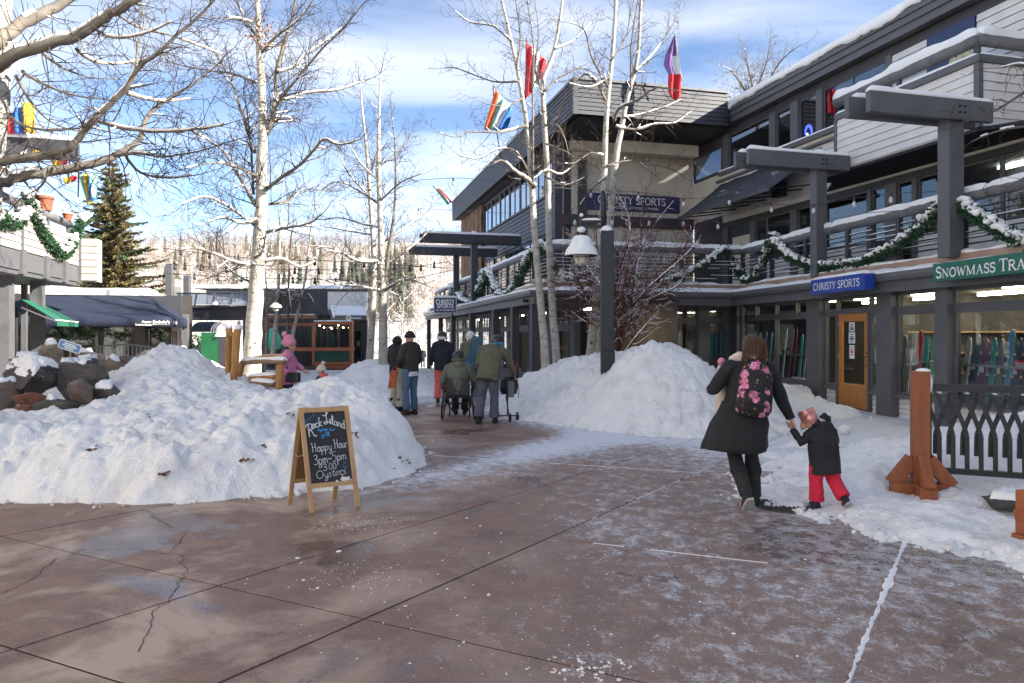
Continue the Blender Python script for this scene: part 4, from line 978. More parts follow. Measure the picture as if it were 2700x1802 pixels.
for i in range(13):
    a_ = 13.4 + i * .47; SW.part('bark_slab', M['slab_bark'], shop, a_, a_ + .45, 2.9, 8.68, -.15, .06 + .04 * rnd.random())
SW.part('core', M['interior_dark'], shop, 0.1, SW.L - .1, 2.9, 8.6, -3.5, -3.3)
# wing storefront beneath: posts, glazing set back
for u in (1129, 1160, 1193, 1243, 1304, 1354, 1406):
    s_ = Fl.s_u(u, -.05); Fl.part('column', M['dark_paint'], shop, s_ - .13, s_ + .13, -.7, 2.52, -.2, .02)
LWo = -1.15
Fl.part('storefront', M['dark_paint'], shop, -.2, Fl.L, -.8, .25, LWo - .2, LWo - .02); Fl.part('storefront', M['dark_paint'], shop, -.2, Fl.L, 2.42, 2.95, LWo - .2, LWo - .02)
s_ = .2
while s_ < Fl.L - 2.2:
    window(Fl, shop, s_ + .35, s_ + 2.15, .25, 1.82, LWo, .07, 'dark_paint'); window(Fl, shop, s_ + .35, s_ + 2.15, 1.90, 2.42, LWo, .06, 'dark_paint', vm=(.33, .66)); Fl.part('pier', M['dark_paint'], shop, s_ - .1, s_ + .35, .25, 2.42, LWo - .2, LWo - .02); Fl.part('transom_rail', M['dark_paint'], shop, s_ + .35, s_ + 2.15, 1.82, 1.90, LWo - .1, LWo - .02); s_ += 2.25
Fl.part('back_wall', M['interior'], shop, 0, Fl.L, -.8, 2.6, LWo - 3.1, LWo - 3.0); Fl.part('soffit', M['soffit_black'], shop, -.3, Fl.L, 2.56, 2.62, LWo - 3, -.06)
Fl.part('end_wall', M['dark_paint'], shop, Fl.L - .25, Fl.L - .02, -.8, 2.6, LWo - 3.1, LWo - .25)
for k in range(5): tl = MB(); Fl.box(tl, 1.5 + k * 4.6, 2.7 + k * 4.6, 2.42, 2.48, LWo - 1.3, LWo - 1.2); tl.build('tube_light', M['tube_light'], shop)
# unseen rest of the block past the camera, made tall to shade the plaza
MB().hexa([Vector(p) for p in ((8.9, -22, 0), (20, -22, 0), (20, 7.9, 0), (8.6, 7.9, 0), (8.9, -22, 12.5), (20, -22, 12.5), (20, 6.5, 12.5), (12.3, 6.5, 12.5))]).build('rear_shade_block', M['light_siding'], shop)
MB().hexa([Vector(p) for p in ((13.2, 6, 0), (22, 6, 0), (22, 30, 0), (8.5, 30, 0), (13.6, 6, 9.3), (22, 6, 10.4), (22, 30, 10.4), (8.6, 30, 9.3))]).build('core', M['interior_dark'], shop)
# ------------------------------------------------------------------ lettering
def text_part(s, fr_pt, right, up, height, mat, parent, name='lettering', align='CENTER', ext=.004, bold=0.0, fit=None):
    cu = bpy.data.curves.new('txt', 'FONT'); cu.body = s; cu.size = 1; cu.align_x = align; cu.align_y = 'CENTER'; cu.extrude = 0; cu.offset = bold; cu.resolution_u = 3
    ob = bpy.data.objects.new('txt', cu); C.objects.link(ob); dg = bpy.context.evaluated_depsgraph_get(); dg.update()
    me = bpy.data.meshes.new_from_object(ob.evaluated_get(dg)); bpy.data.objects.remove(ob)
    co = np.array([v.co[:] for v in me.vertices]); sc_ = height / .72; sx = sc_
    if fit: sx = fit / max(1e-6, co[:, 0].max() - co[:, 0].min())
    right = Vector(right).normalized(); up = Vector(up).normalized(); n = right.cross(up); off = root_off(parent)
    for v in me.vertices:
        v.co = Vector(fr_pt) - off + right * (v.co.x * sx) + up * (v.co.y * sc_) + n * ext
    me.materials.clear(); me.materials.append(M[mat]); me.update()
    return link_mesh(name, me, parent)
# a small serif alphabet drawn as strokes: (points, thick?) on a 0..1 box, w = advance
def arc(cx, cy, rx, ry, a0, a1, n=10): return [(cx + rx * math.cos(R(a0 + (a1 - a0) * i / n)), cy + ry * math.sin(R(a0 + (a1 - a0) * i / n))) for i in range(n + 1)]
SER = {
 'C': (.70, [(arc(.36, .5, .30, .48, 50, 310, 16), 1), ([(.60, .68), (.60, .95)], 0)]),
 'H': (.80, [([(.14, 0), (.14, 1)], 1), ([(.64, 0), (.64, 1)], 1), ([(.14, .5), (.64, .5)], 0), ([(.02, .02), (.26, .02)], 0), ([(.02, .98), (.26, .98)], 0), ([(.52, .02), (.76, .02)], 0), ([(.52, .98), (.76, .98)], 0)]),
 'R': (.74, [([(.14, 0), (.14, 1)], 1), ([(.14, .97), (.36, .97)] + arc(.36, .74, .20, .23, 90, -90) + [(.14, .51)], .7), ([(.34, .5), (.64, .02), (.74, .02)], .9), ([(.02, .02), (.27, .02)], 0), ([(.02, .98), (.2, .98)], 0)]),
 'I': (.34, [([(.15, 0), (.15, 1)], 1), ([(.02, .02), (.28, .02)], 0), ([(.02, .98), (.28, .98)], 0)]),
 'S': (.58, [(arc(.28, .74, .20, .23, 25, 210) + [(.28, .52)] + arc(.28, .27, .21, .25, 50, -150), .9), ([(.49, .72), (.49, .95)], 0), ([(.06, .05), (.06, .28)], 0)]),
 'T': (.64, [([(.31, 0), (.31, 1)], 1), ([(.02, .97), (.60, .97)], .4), ([(.03, .78), (.03, .97)], 0), ([(.59, .78), (.59, .97)], 0), ([(.19, .02), (.43, .02)], 0)]),
 'Y': (.70, [([(.10, .98), (.34, .48), (.34, 0)], 1), ([(.60, .98), (.34, .48)], .3), ([(0, .98), (.24, .98)], 0), ([(.48, .98), (.70, .98)], 0), ([(.22, .02), (.46, .02)], 0)]),
 'P': (.62, [([(.14, 0), (.14, 1)], 1), ([(.14, .97), (.34, .97)] + arc(.34, .72, .22, .25, 90, -90) + [(.14, .47)], .7), ([(.02, .02), (.27, .02)], 0), ([(.02, .98), (.2, .98)], 0)]),
 'O': (.78, [(arc(.37, .5, .31, .48, 0, 360, 20), .9)]),
 'N': (.84, [([(.14, 0), (.14, 1)], .2), ([(.10, .98), (.66, .02)], 1), ([(.66, 0), (.66, 1)], .2), ([(.02, .02), (.26, .02)], 0), ([(0, .98), (.16, .98)], 0), ([(.54, .98), (.78, .98)], 0)]),
 'W': (1.02, [([(.10, .98), (.32, .02)], 1), ([(.32, .02), (.50, .9)], .3), ([(.48, .9), (.70, .02)], 1), ([(.70, .02), (.90, .98)], .3), ([(0, .98), (.22, .98)], 0), ([(.80, .98), (1, .98)], 0)]),
 'M': (.98, [([(.14, 0), (.14, 1)], .3), ([(.12, .98), (.46, .05)], 1), ([(.46, .05), (.80, .98)], .3), ([(.80, 0), (.80, 1)], 1), ([(.02, .02), (.26, .02)], 0), ([(.68, .02), (.92, .02)], 0), ([(0, .98), (.16, .98)], 0), ([(.80, .98), (.94, .98)], 0)]),
 'A': (.78, [([(.12, .02), (.38, .98)], .3), ([(.36, .98), (.64, .02)], 1), ([(.20, .34), (.54, .34)], 0), ([(.0, .02), (.24, .02)], 0), ([(.50, .02), (.76, .02)], 0)]),
 'D': (.76, [([(.14, 0), (.14, 1)], 1), ([(.14, .97), (.30, .97)] + arc(.30, .5, .34, .47, 90, -90) + [(.14, .03)], .8)]),
 ' ': (.34, []),
}
def stroke_ribbon(mb, pts, w, to3, d):
    "flat ribbon with square ends, thickness d along normal"
    n = len(pts)
    L_ = []; R_ = []
    for i in range(n):
        a = np.array(pts[max(i - 1, 0)]); b = np.array(pts[min(i + 1, n - 1)]); t = b - a; t = t / max(1e-6, np.linalg.norm(t)); nn = np.array([-t[1], t[0]]) * w / 2; p = np.array(pts[i]); L_.append(p + nn); R_.append(p - nn)
    vs = [to3(x, y, d) for x, y in L_] + [to3(x, y, d) for x, y in R_]
    mb.add(vs, [(i, n + i, n + i + 1, i + 1) for i in range(n - 1)])
def serif_part(s, origin, right, up, height, width, mat, parent, name='lettering', ext=.004, sizes=None, wt=.17):
    right = Vector(right).normalized(); up = Vector(up).normalized(); n = right.cross(up); mb = MB(); sizes = sizes or [1] * len(s)
    tot = sum(SER[c][0] * z for c, z in zip(s, sizes)); kx = width / tot; x = 0; o = Vector(origin)
    for i, (c, z) in enumerate(zip(s, sizes)):
        adv, st = SER[c]
        for pts, th in st:
            w = (.055 + (wt - .055) * th) * height * (.9 if z < 1 else 1)
            q = [((x + px * z) * kx - width / 2, (py * z - .5) * height) for px, py in pts]
            stroke_ribbon(mb, q, w, lambda a, b, d: o + right * a + up * b + n * d, ext + .0003 * (len(mb.v) % 7))
        x += adv * z
    return mb.build(name, M[mat], parent)
ZUP = Vector((0, 0, 1))

# ------------------------------------------------------------------ building at the left edge
LBd = Vector((-.2425, .970)).normalized()
LB = Frame((-9.92, 8.0), (-9.92 - .25 * 16.0, 24.0)); LB = LB if LB.n.x > 0 else Frame((-9.92, 8.0), (-13.92, 24.0), True)
lod = thing('lodge_building', 'pale sided balcony building on grey posts at the left edge', 'building', (-13, 18, 0))
Le = LB.s_u(206)
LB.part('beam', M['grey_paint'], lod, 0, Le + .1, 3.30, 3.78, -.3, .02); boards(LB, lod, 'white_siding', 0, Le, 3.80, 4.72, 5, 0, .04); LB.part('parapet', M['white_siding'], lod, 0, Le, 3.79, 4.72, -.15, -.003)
for u in (55, 118, 168): s_ = LB.s_u(u); LB.part('bracket', M['grey_paint'], lod, s_ - .14, s_ + .14, 3.2, 3.83, -.05, .10)
s_ = LB.s_u(55); LB.part('trim', M['grey_paint'], lod, s_ - .06, s_ + .06, 3.8, 4.72, .0, .055)
e0 = LB.pt(Le, 0, .05); EF = Frame((e0.x, e0.y), (e0.x + .55, e0.y + .15)); EF = EF if EF.n.y < 0 else Frame((e0.x, e0.y), (e0.x + .55, e0.y + .15), True)
boards(EF, lod, 'white_siding', .05, .5, 3.35, 4.66, 6, 0, .04); EF.part('parapet', M['white_siding'], lod, .0, .5, 3.32, 4.68, -.5, -.003); EF.part('trim', M['grey_paint'], lod, -.05, .05, 3.25, 4.7, -.1, .06)
LB.part('soffit', M['grey_paint'], lod, 0, Le, 3.18, 3.30, -2.5, -.02)
for u, w_, o_ in ((31, .36, -.35), (115, .30, -.25)): s_ = LB.s_u(u, o_); LB.part('column', M['grey_paint'], lod, s_ - w_ / 2, s_ + w_ / 2, 0, 3.3, o_ - w_, o_)
s_ = LB.s_u(77, -1.3); LB.part('column', M['grey_paint'], lod, s_ - .07, s_ + .07, 0, 3.2, -1.5, -1.36)
LB.part('fascia', M['white_siding'], lod, LB.s_u(45), LB.s_u(150), 2.62, 3.0, -1.3, -1.2)
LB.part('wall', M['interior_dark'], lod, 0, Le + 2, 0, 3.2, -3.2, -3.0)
for k in range(6): window(LB, lod, LB.s_u(0) - 3 + k * 2.1, LB.s_u(0) - 1.1 + k * 2.1, .3, 2.5, -1.6, .07, 'dark_paint')
LB.part('wall', M['white_siding'], lod, 2, Le + .2, 3.3, 6.2, -3.6, -3.4)
for k in range(3): window(LB, lod, 7 + k * 2.6, 8.9 + k * 2.6, 4.0, 5.9, -3.36, .08, 'grey_paint', 'upper_glass')
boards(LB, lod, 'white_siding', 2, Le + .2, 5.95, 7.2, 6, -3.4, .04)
# unseen lodge wing added so its sunny cream front bounces warm light back
sw_ = MB(); sw_.hexa([Vector(q) for q in ((-24, -26, 0), (-10.6, -26, 0), (-10.6, 7.6, 0), (-24, 7.6, 0), (-24, -26, 9.2), (-10.6, -26, 9.2), (-10.6, 7.6, 9.2), (-24, 7.6, 9.2))]); sw_.build('bounce_wing', M['stucco_cream'], lod)
SWF = Frame((-10.58, -26), (-10.58, 7.6)); SWF = SWF if SWF.n.x > 0 else Frame((-10.58, -26), (-10.58, 7.6), True)
for fz in (.9, 3.9, 6.7):
    for k in range(9): window(SWF, lod, 1.2 + k * 3.6, 3.0 + k * 3.6, fz, fz + 1.5, .07, .08, 'grey_paint', 'upper_glass')
# pitched snowy roof behind the balcony
rf = MB(); q = [LB.pt(0, 6.3, -2.0), LB.pt(Le + .3, 6.3, -2.0), LB.pt(Le + .3, 7.6, -7), LB.pt(0, 7.6, -7)]; rf.prism(q, (0, 0, .12)); rf.build('roof', M['grey_paint'], lod)
rf = MB(); rf.prism([p + Vector((0, 0, .13)) for p in q], (0, 0, .22)); rs = rf.build('roof_snow', M['snow_clean'], lod); m_ = rs.modifiers.new('b', 'BEVEL'); m_.width = .08; m_.segments = 3
a_, b_ = LB.pt(2.0, 5.02, -.05), LB.pt(LB.s_u(188), 5.02, -.05); n = 4
for k in range(n):
    p, q = a_.lerp(b_, k / n), a_.lerp(b_, (k + 1) / n - .004); rl = MB().tube([p, q], .12, 12).build('log_rail', M['log_grey'], lod, smooth=True)
    if k < 2: log_snow(p, q, .12, rl, 90 + k)
for s_ in (LB.s_u(0), LB.s_u(50), LB.s_u(130), LB.s_u(185)): LB.part('rail_post', M['grey_paint'], lod, s_ - .05, s_ + .05, 4.7, 4.95, -.1, 0)
p1_ = LB.pt(LB.s_u(70), 0, -.9); pergola((p1_.x - .6, p1_.y), 1.2, P(205, 505, 22).x - p1_.x + .6, lod, 5.97, .28, 3.4, 'grey_paint', 41)
p2_ = LB.pt(LB.s_u(-60), 0, -.7); pergola((p2_.x - .4, p2_.y), 1.2, P(143, 347, 16.0).x - p2_.x + .4, lod, 6.13, .28, 3.4, 'dark_paint', 47, hb=.4)
def pot(u, v, Y, r, h, lab):
    c = P(u, v, Y); t = thing('flower_pot', lab, 'pot', c, group='pots on the left log rail'); mb = MB(); mb.lathe(c, [(.01, 0), (r * .78, 0), (r * .95, h * .8), (r * 1.08, h * .8), (r * 1.08, h), (r * .9, h), (r * .85, h * .85), (.01, h * .85)], 16); mb.build('pot', M['terracotta'], t, smooth=False)
    s = MB(); s.sphere((c.x, c.y, c.z + h), r * 1.0, 12, 6, (1, 1, .4)); s.build('snow_cap', M['snow_clean'], t, smooth=True)
    sg = MB(); r_ = random.Random(3)
    for k in range(10): a = r_.uniform(0, 6.3); sg.tube([c + Vector((0, 0, h * .8)), c + Vector((math.cos(a) * r * .6, math.sin(a) * r * .6, h * 1.25)), c + Vector((math.cos(a) * r * 1.3, math.sin(a) * r * 1.3, h * r_.uniform(1.2, 1.7)))], .006, 3)
    sg.build('dead_stem', M['twig'], t)
pot(118, 556, 20.4, .22, .40, 'large terracotta pot with a snow cap on the left log rail'); pot(178, 583, 22.0, .13, .22, 'small terracotta pot at the far end of the left log rail')
# green shop awning
ga = thing('awning', 'small green roll-out awning with white trim under the left balcony', 'awning', P(100, 860, 20))
q = [P(57, 790, 19.4), P(99, 795, 21.6), P(205, 851, 21.3), P(149, 845, 19.3)]
cv = MB().prism(q, (0, 0, -.02)).build('canvas', M['canvas_green'], ga); vl = MB().prism([q[3], q[2], q[2] - Vector((0, 0, .13)), q[3] - Vector((0, 0, .15))], (.02, -.01, 0)); vl.build('valance', M['canvas_green'], ga)
MB().bar(q[3] + Vector((0, 0, .012)), q[2] + Vector((0, 0, .012)), .04, .03).build('front_bar', M['sign_white'], ga); MB().tube([P(57, 812, 19.4), P(120, 838, 19.3), q[3] - Vector((0, 0, .03))], .025, 6).build('folding_arm', M['grey_paint'], ga)

# ------------------------------------------------------------------ realty office with the long navy awning
off = thing('realty_office', 'low realty office with dark windows behind the navy awning', 'building', (-14, 26.5, 0))
OF = Frame((-19.5, 24.9), (-12.2, 26.85)); OF = OF if OF.n.y < 0 else Frame((-19.5, 24.9), (-12.2, 26.85), True)
def ou(u): return OF.s_u(u)
OF.part('wall', M['interior_dark'], off, 0, OF.L, 0, 3.2, -2.6, -2.5); OF.part('roof_edge', M['light_siding'], off, ou(100), ou(398), 3.06, 3.22, -3.5, .04); ss = MB(); beam_snow(ss, OF.pt(ou(100), 3.22, -.6), OF.pt(ou(400), 3.22, -.6), 1.3, .13, 60, .2); ss.build('roof_snow', M['snow_clean'], off, smooth=True)
OF.part('base', M['dark_paint'], off, 0, OF.L, -.2, .35, -.2, .02); OF.part('head', M['dark_paint'], off, 0, OF.L, 2.1, 3.06, -.25, -.02)
for a, b in ((128, 205), (207, 262), (264, 358), (394, 450)): window(OF, off, ou(a), ou(b), .35, 2.1, -.02, .05, 'dark_paint', 'shop_glass')
OF.part('column', M['grey_paint'], off, ou(362), ou(391), 0, 2.2, -.1, .5); OF.part('column', M['grey_paint'], off, ou(484), ou(498), 0, 2.4, -.1, .3); OF.part('pier', M['light_siding'], off, ou(452), ou(476), 0, 2.3, -.3, .02); window(OF, off, ou(453), ou(466), .6, 1.75, .05, .03, 'grey_paint')
OF.part('floor', M['interior_dark'], off, 0, OF.L, .02, .06, -2.5, 0)
for k in range(4): tl = MB(); OF.box(tl, 1.5 + 1.7 * k, 1.9 + 1.7 * k, 2.55, 2.6, -1.6, -1.4); tl.build('tube_light', M['tube_light'], off)
rw = random.Random(8)
aw2 = thing('awning', 'long navy canvas awning with white realty lettering on its valance', 'awning', (-13, 25, 2))
fr0, fl0 = Vector((-11.2, 24.0, 2.17)), Vector((-17.5, 22.35, 2.17)); fr1, fl1 = P(393, 779, 26.7), P(100, 779, 24.95); br0 = P(499, 845, 27.0)
def quad_cloth(name, a, b, c, d, mat, par, nx=14, ny=6, sag=.03, seed=0):
    vs = []; fs = []
    for i in range(nx + 1):
        for j in range(ny + 1):
            p = a.lerp(b, i / nx).lerp(d.lerp(c, i / nx), j / ny); p = p + Vector((0, 0, -sag * math.sin(math.pi * j / ny) * (1 + .4 * math.sin(i * 2.3 + seed)))); vs.append(p)
    for i in range(nx):
        for j in range(ny): k = i * (ny + 1) + j; fs.append((k, k + ny + 1, k + ny + 2, k + 1))
    o = MB().add(vs, fs).build(name, M[mat], par, smooth=True); m_ = o.modifiers.new('t', 'SOLIDIFY'); m_.thickness = .012; return o
quad_cloth('front_canvas', fl0, fr0, fr1, fl1, 'canvas_navy', aw2); quad_cloth('side_canvas', fr0, br0, fr1 + Vector((.05, .9, 0)), fr1, 'canvas_navy', aw2, 6, 6)
vd = Vector((0, 0, -.27)); quad_cloth('front_valance', fl0 + vd, fr0 + vd, fr0, fl0, 'canvas_navy', aw2, 14, 2, 0); quad_cloth('side_valance', fr0 + vd, br0 + vd, br0, fr0, 'canvas_navy', aw2, 6, 2, 0)
vr = (fr0 - fl0).normalized(); vn_ = vr.cross(ZUP)
def onval(u, v):
    k = (u - U0) / F; t = (k * fl0.y - fl0.x) / (vr.x - k * vr.y); p = fl0 + vr * t; p.z = H - (v - V0) / F * p.y; return p + vn_ * .012
text_part('Aspen', onval(400, 849), vr, ZUP, .085, 'sign_white', aw2, align='RIGHT', bold=.008); text_part('Snowmass', onval(400, 856.5), vr, ZUP, .085, 'sign_white', aw2, align='RIGHT', bold=.008)
ln = MB().bar(onval(403.5, 846) , onval(403.5, 858.5), .012, .006); ln.build('divider', M['sign_white'], aw2)
text_part("Sotheby's", onval(426, 849.5), vr, ZUP, .10, 'sign_white', aw2, bold=.03, fit=.50); text_part('INTERNATIONAL REALTY', onval(426, 856.3), vr, ZUP, .028, 'sign_white', aw2, bold=.01, fit=.50)
sv = (br0 - fr0).normalized(); text_part("Sotheby's", fr0 + sv * .55 + Vector((0, 0, -.13)), sv, ZUP, .12, 'sign_white', aw2, bold=.03)
text_part("Sotheby's", OF.pt(ou(214), OF.sz(214, 900)[1], .03), OF.pt(1, 0) - OF.pt(0, 0), ZUP, .13, 'chalk_white', off, bold=.02); text_part('INTERNATIONAL REALTY', OF.pt(ou(214), OF.sz(214, 908)[1], .03), OF.pt(1, 0) - OF.pt(0, 0), ZUP, .035, 'chalk_white', off)
text_part('Snowmass', OF.pt(ou(183), OF.sz(183, 906)[1], .03), OF.pt(1, 0) - OF.pt(0, 0), ZUP, .12, 'chalk_white', off, align='RIGHT')
# dark evergreen swags above the office windows
def leaf_tube(mb, path, r, n, size, rr, up=.2):
    path = [Vector(p) for p in path]
    cum = [0]
    for a, b in zip(path[:-1], path[1:]): cum.append(cum[-1] + (b - a).length)
    for k in range(n):
        t = rr.uniform(0, cum[-1]); i = 0
        while i < len(cum) - 2 and cum[i + 1] < t: i += 1
        p = path[i].lerp(path[i + 1], (t - cum[i]) / max(1e-6, cum[i + 1] - cum[i]))
        d = Vector((rr.gauss(0, 1), rr.gauss(0, 1), rr.gauss(0, 1))).normalized(); q = p + d * r * rr.uniform(.3, 1)
        e = (d + Vector((rr.gauss(0, .5), rr.gauss(0, .5), rr.gauss(0, .5)))).normalized(); s_ = e.cross(Vector((rr.gauss(0, 1), rr.gauss(0, 1), rr.gauss(0, 1)))).normalized(); z = size * rr.uniform(.6, 1.3)
        mb.add([q, q + e * z * .5 + s_ * z * .22, q + e * z, q + e * z * .5 - s_ * z * .22], [(0, 1, 2, 3)])
sg = thing('evergreen_swag', 'dark evergreen swag hung across the office windows under the navy awning', 'garland', OF.pt(3, 2, .1)); mb = MB(); gr = random.Random(12)
for a, b in ((130, 205), (205, 262), (262, 360), (392, 450)):
    A_, B_ = OF.pt(ou(a), 2.05, .06), OF.pt(ou(b), 2.05, .06); pts = [A_.lerp(B_, f) + Vector((0, 0, -.5 * (1 - abs(2 * f - 1) ** 1.6) + .0)) for f in np.linspace(0, 1, 9)]; leaf_tube(mb, pts, .13, 320, .12, gr); leaf_tube(mb, [A_, B_], .12, 200, .12, gr)
mb.build('foliage', M['wreath_green'], sg)

# ------------------------------------------------------------------ terrace cafe at the end of the path
caf = thing('terrace_cafe', 'low dark building with an orange timber terrace at the end of the path', 'building', (-10, 43, gz(43)))
def pxbox(mb, u0, u1, v0, v1, Y, d): a, b = P(u0, v1, Y), P(u1, v0, Y); return mb.box(((a.x + b.x) / 2, Y + d / 2, (a.z + b.z) / 2), (b.x - a.x, d, b.z - a.z))
def pxpart(name, mat, par, u0, u1, v0, v1, Y, d, bevel=0): return pxbox(MB(), u0, u1, v0, v1, Y, d).build(name, M[mat], par, bevel=bevel)
pxpart('back_wall', 'dark_paint', caf, 640, 966, 770, 985, 46.5, .3); pxpart('roof', 'dark_paint', caf, 500, 968, 763, 772, 46, 8)
ss = MB(); beam_snow(ss, P(500, 763, 47), P(968, 765, 47), 2.2, .28, 70, .25); ss.build('roof_snow', M['snow_clean'], caf, smooth=True)
pxpart('clerestory', 'dark_siding', caf, 640, 866, 772, 832, 45.8, .3); pxpart('fascia_panel', 'light_siding', caf, 864, 966, 770, 818, 45.6, .4)
cn = MB(); a, b, c_, d_ = P(866, 816, 45.4), P(966, 818, 45.4), P(966, 843, 43.6), P(874, 842, 43.6); cn.prism([a, b, c_, d_], (0, 0, -.08)); cn.build('canopy', M['grey_paint'], caf)
sc2 = MB(); sc2.prism([a + Vector((.1, 0, 0)), b, c_, d_ + Vector((.1, 0, 0))], (0, 0, .28)); o = sc2.build('canopy_snow', M['snow_clean'], caf); m_ = o.modifiers.new('b', 'BEVEL'); m_.width = .15; m_.segments = 3
pxpart('canopy_front', 'grey_paint', caf, 882, 966, 832, 845, 43.5, .1)
text_part('Southwestern', P(935, 839, 43.4), (1, 0, 0), ZUP, .14, 'sign_white', caf, bold=.02, fit=.8); rg = MB(); rg.lathe((0, 0, 0), [(.10, -.005), (.16, -.005), (.16, .005), (.10, .005)], 14); pr_ = P(919, 838.5, 43.4); rg.v = [(pr_.x + x, pr_.y + z, pr_.z + y) for x, y, z in rg.v]; rg.build('roundel', M['sign_white'], caf)
pxpart('side_wall', 'dark_paint', caf, 931, 968, 845, 985, 44.5, .3); W2 = Frame((P(931, 0, 44.4).x, 44.4), (P(968, 0, 44.4).x, 44.4)); W2 = W2 if W2.n.y < 0 else Frame((P(931, 0, 44.4).x, 44.4), (P(968, 0, 44.4).x, 44.4), True)
z0, z1 = P(0, 950, 44.4).z, P(0, 872, 44.4).z; window(W2, caf, .05, .5, z0, z1, .02, .04, 'dark_paint', 'upper_glass')
TW = Frame((P(700, 0, 43.8).x, 43.8), (P(930, 0, 43.8).x, 43.8)); TW = TW if TW.n.y < 0 else Frame((P(700, 0, 43.8).x, 43.8), (P(930, 0, 43.8).x, 43.8), True)
TW.part('inner_wall', M['interior_dark'], caf, 0, TW.L, gz(44), 2.3, -2.2, -2.0)
for a, b in ((772, 823), (830, 848), (862, 892), (893, 922)): window(TW, caf, TW.s_u(a), TW.s_u(b), P(0, 925, 43.8).z, P(0, 860, 43.8).z, 0, .06, 'dark_paint', 'shop_glass')
wb = MB(); r_ = random.Random(4)
for k in range(9): c = P(r_.uniform(740, 915), r_.uniform(853, 872), 43.0); wb.sphere(c, .05, 8, 5)
for k in range(5):
    lb = MB(); c = P(840 + 16 * k + r_.uniform(-5, 5), r_.uniform(857, 868), 43.1); lb.sphere(c, .045, 8, 5); lb.build('hanging_bulb', M['warm_bulb'], caf)
for args in ((700, 830, 831, 840), (828, 930, 848, 857), (771, 932, 917, 926), (828, 924, 955, 962), (828, 926, 964, 974), (700, 828, 853, 859)): pxpart('timber_rail', 'patio_timber', caf, *args, 42.0, .25)
for args in ((922, 930, 857, 963), (823, 829, 853, 963), (700, 706, 840, 960), (768, 773, 853, 960)): pxpart('timber_post', 'patio_timber', caf, *args, 42.05, .2)
for k in range(6): pxpart('slat', 'dark_green_board', caf, 829, 923, 928 + k * 4.4, 931.9 + k * 4.4, 42.12, .06)
for k in range(4): pxpart('slat', 'dark_green_board', caf, 706, 768, 870 + k * 12, 881 + k * 12, 42.3, .06)
ss = MB(); beam_snow(ss, P(698, 831, 42.1), P(830, 831, 42.1), .3, .06, 71); beam_snow(ss, P(828, 848, 42.1), P(930, 848, 42.1), .3, .06, 72); ss.build('rail_snow', M['snow_clean'], caf, smooth=True)
MB().box((-11.8, 44, gz(43) + .02), (9, 5, .1)).build('terrace_floor', M['interior_dark'], caf)
# covered bridge-way: beam, clear screen, tall posts
pav = thing('covered_walkway', 'dark steel walkway canopy with clear leaning panels and two tall grey posts', 'canopy', (-13, 32, 0))
for a, b, c_, Y in ((436, 452, 697, 31), (483, 498, 727, 33)): pxpart('post', 'grey_paint', pav, a, b, c_, 960, Y, .26)
pxpart('beam', 'dark_paint', pav, 462, 660, 812, 845, 31, .3); pxpart('beam_cap', 'dark_paint', pav, 460, 662, 805, 812, 30.9, .5)
for k in range(4):
    u0_, u1_ = 466 + k * 47, 511 + k * 47; q = [P(u0_, 804, 30.9), P(u1_, 804, 30.9), P(u1_ + 6, 775, 31.8), P(u0_ + 6, 775, 31.8)]
    pn = MB().prism(q, (0, .03, .01)).build('panel', M['clear_sheet'], pav); MB().bar(q[0], q[3], .07, .07).build('panel_strut', M['dark_paint'], pav)
MB().bar(P(466, 774, 31.85), P(655, 774, 31.85), .07, .07).build('top_rail', M['dark_paint'], pav)
ss = MB(); beam_snow(ss, P(610, 808, 30.85), P(650, 806, 30.85), .4, .18, 73); ss.build('snow_clump', M['snow_clean'], pav, smooth=True); ss = MB(); beam_snow(ss, P(560, 805, 30.85), P(575, 805, 30.85), .3, .14, 74); ss.build('snow_clump', M['snow_clean'], pav, smooth=True)
cw = thing('side_house', 'cream boarded house gable standing behind the walkway posts', 'building', (-16, 36, 0)); CF = Frame((P(440, 0, 37).x, 37), (P(478, 0, 37).x, 37)); CF = CF if CF.n.y < 0 else Frame((P(440, 0, 37).x, 37), (P(478, 0, 37).x, 37), True)
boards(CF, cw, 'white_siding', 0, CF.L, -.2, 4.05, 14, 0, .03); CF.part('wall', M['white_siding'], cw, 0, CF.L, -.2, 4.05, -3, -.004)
na = thing('awning', 'short navy barrel awning with white stripes on its sunny end', 'awning', P(535, 870, 30))
vs = []; fs = []
for i in range(9):
    for j in range(6): a = math.pi / 2 * j / 5; vs.append(P(503 + 52 * i / 8, 876, 29.2) + Vector((0, 1.0 * (1 - math.cos(a)) - .0, .43 * math.sin(a))))
for i in range(8):
    for j in range(5): k = i * 6 + j; fs.append((k, k + 6, k + 7, k + 1))
o = MB().add(vs, fs).build('canvas', M['canvas_navy'], na, smooth=True); 
for i in range(5):
    vs = []; fs = []
    for t in (0, 1):
        for j in range(6): a = math.pi / 2 * j / 5; vs.append(P(555 + 3.2 * (i + t), 876 - t * 0, 29.2) + Vector((0, 1.0 * (1 - math.cos(a)), .43 * math.sin(a) * (1 - .02 * i))))
    fs = [(j, 6 + j, 7 + j, j + 1) for j in range(5)]; MB().add(vs, fs).build('stripe', M['canvas_navy' if i % 2 else 'sign_white'], na)
gp = thing('hoarding', 'bright green boarded screen beside the log posts', 'screen', P(550, 960, 26.5)); 
for k in range(5): pxpart('panel', 'green_board', gp, 530 + 9.2 * k, 538.9 + 9.2 * k, 877, 965, 26.5, .08)
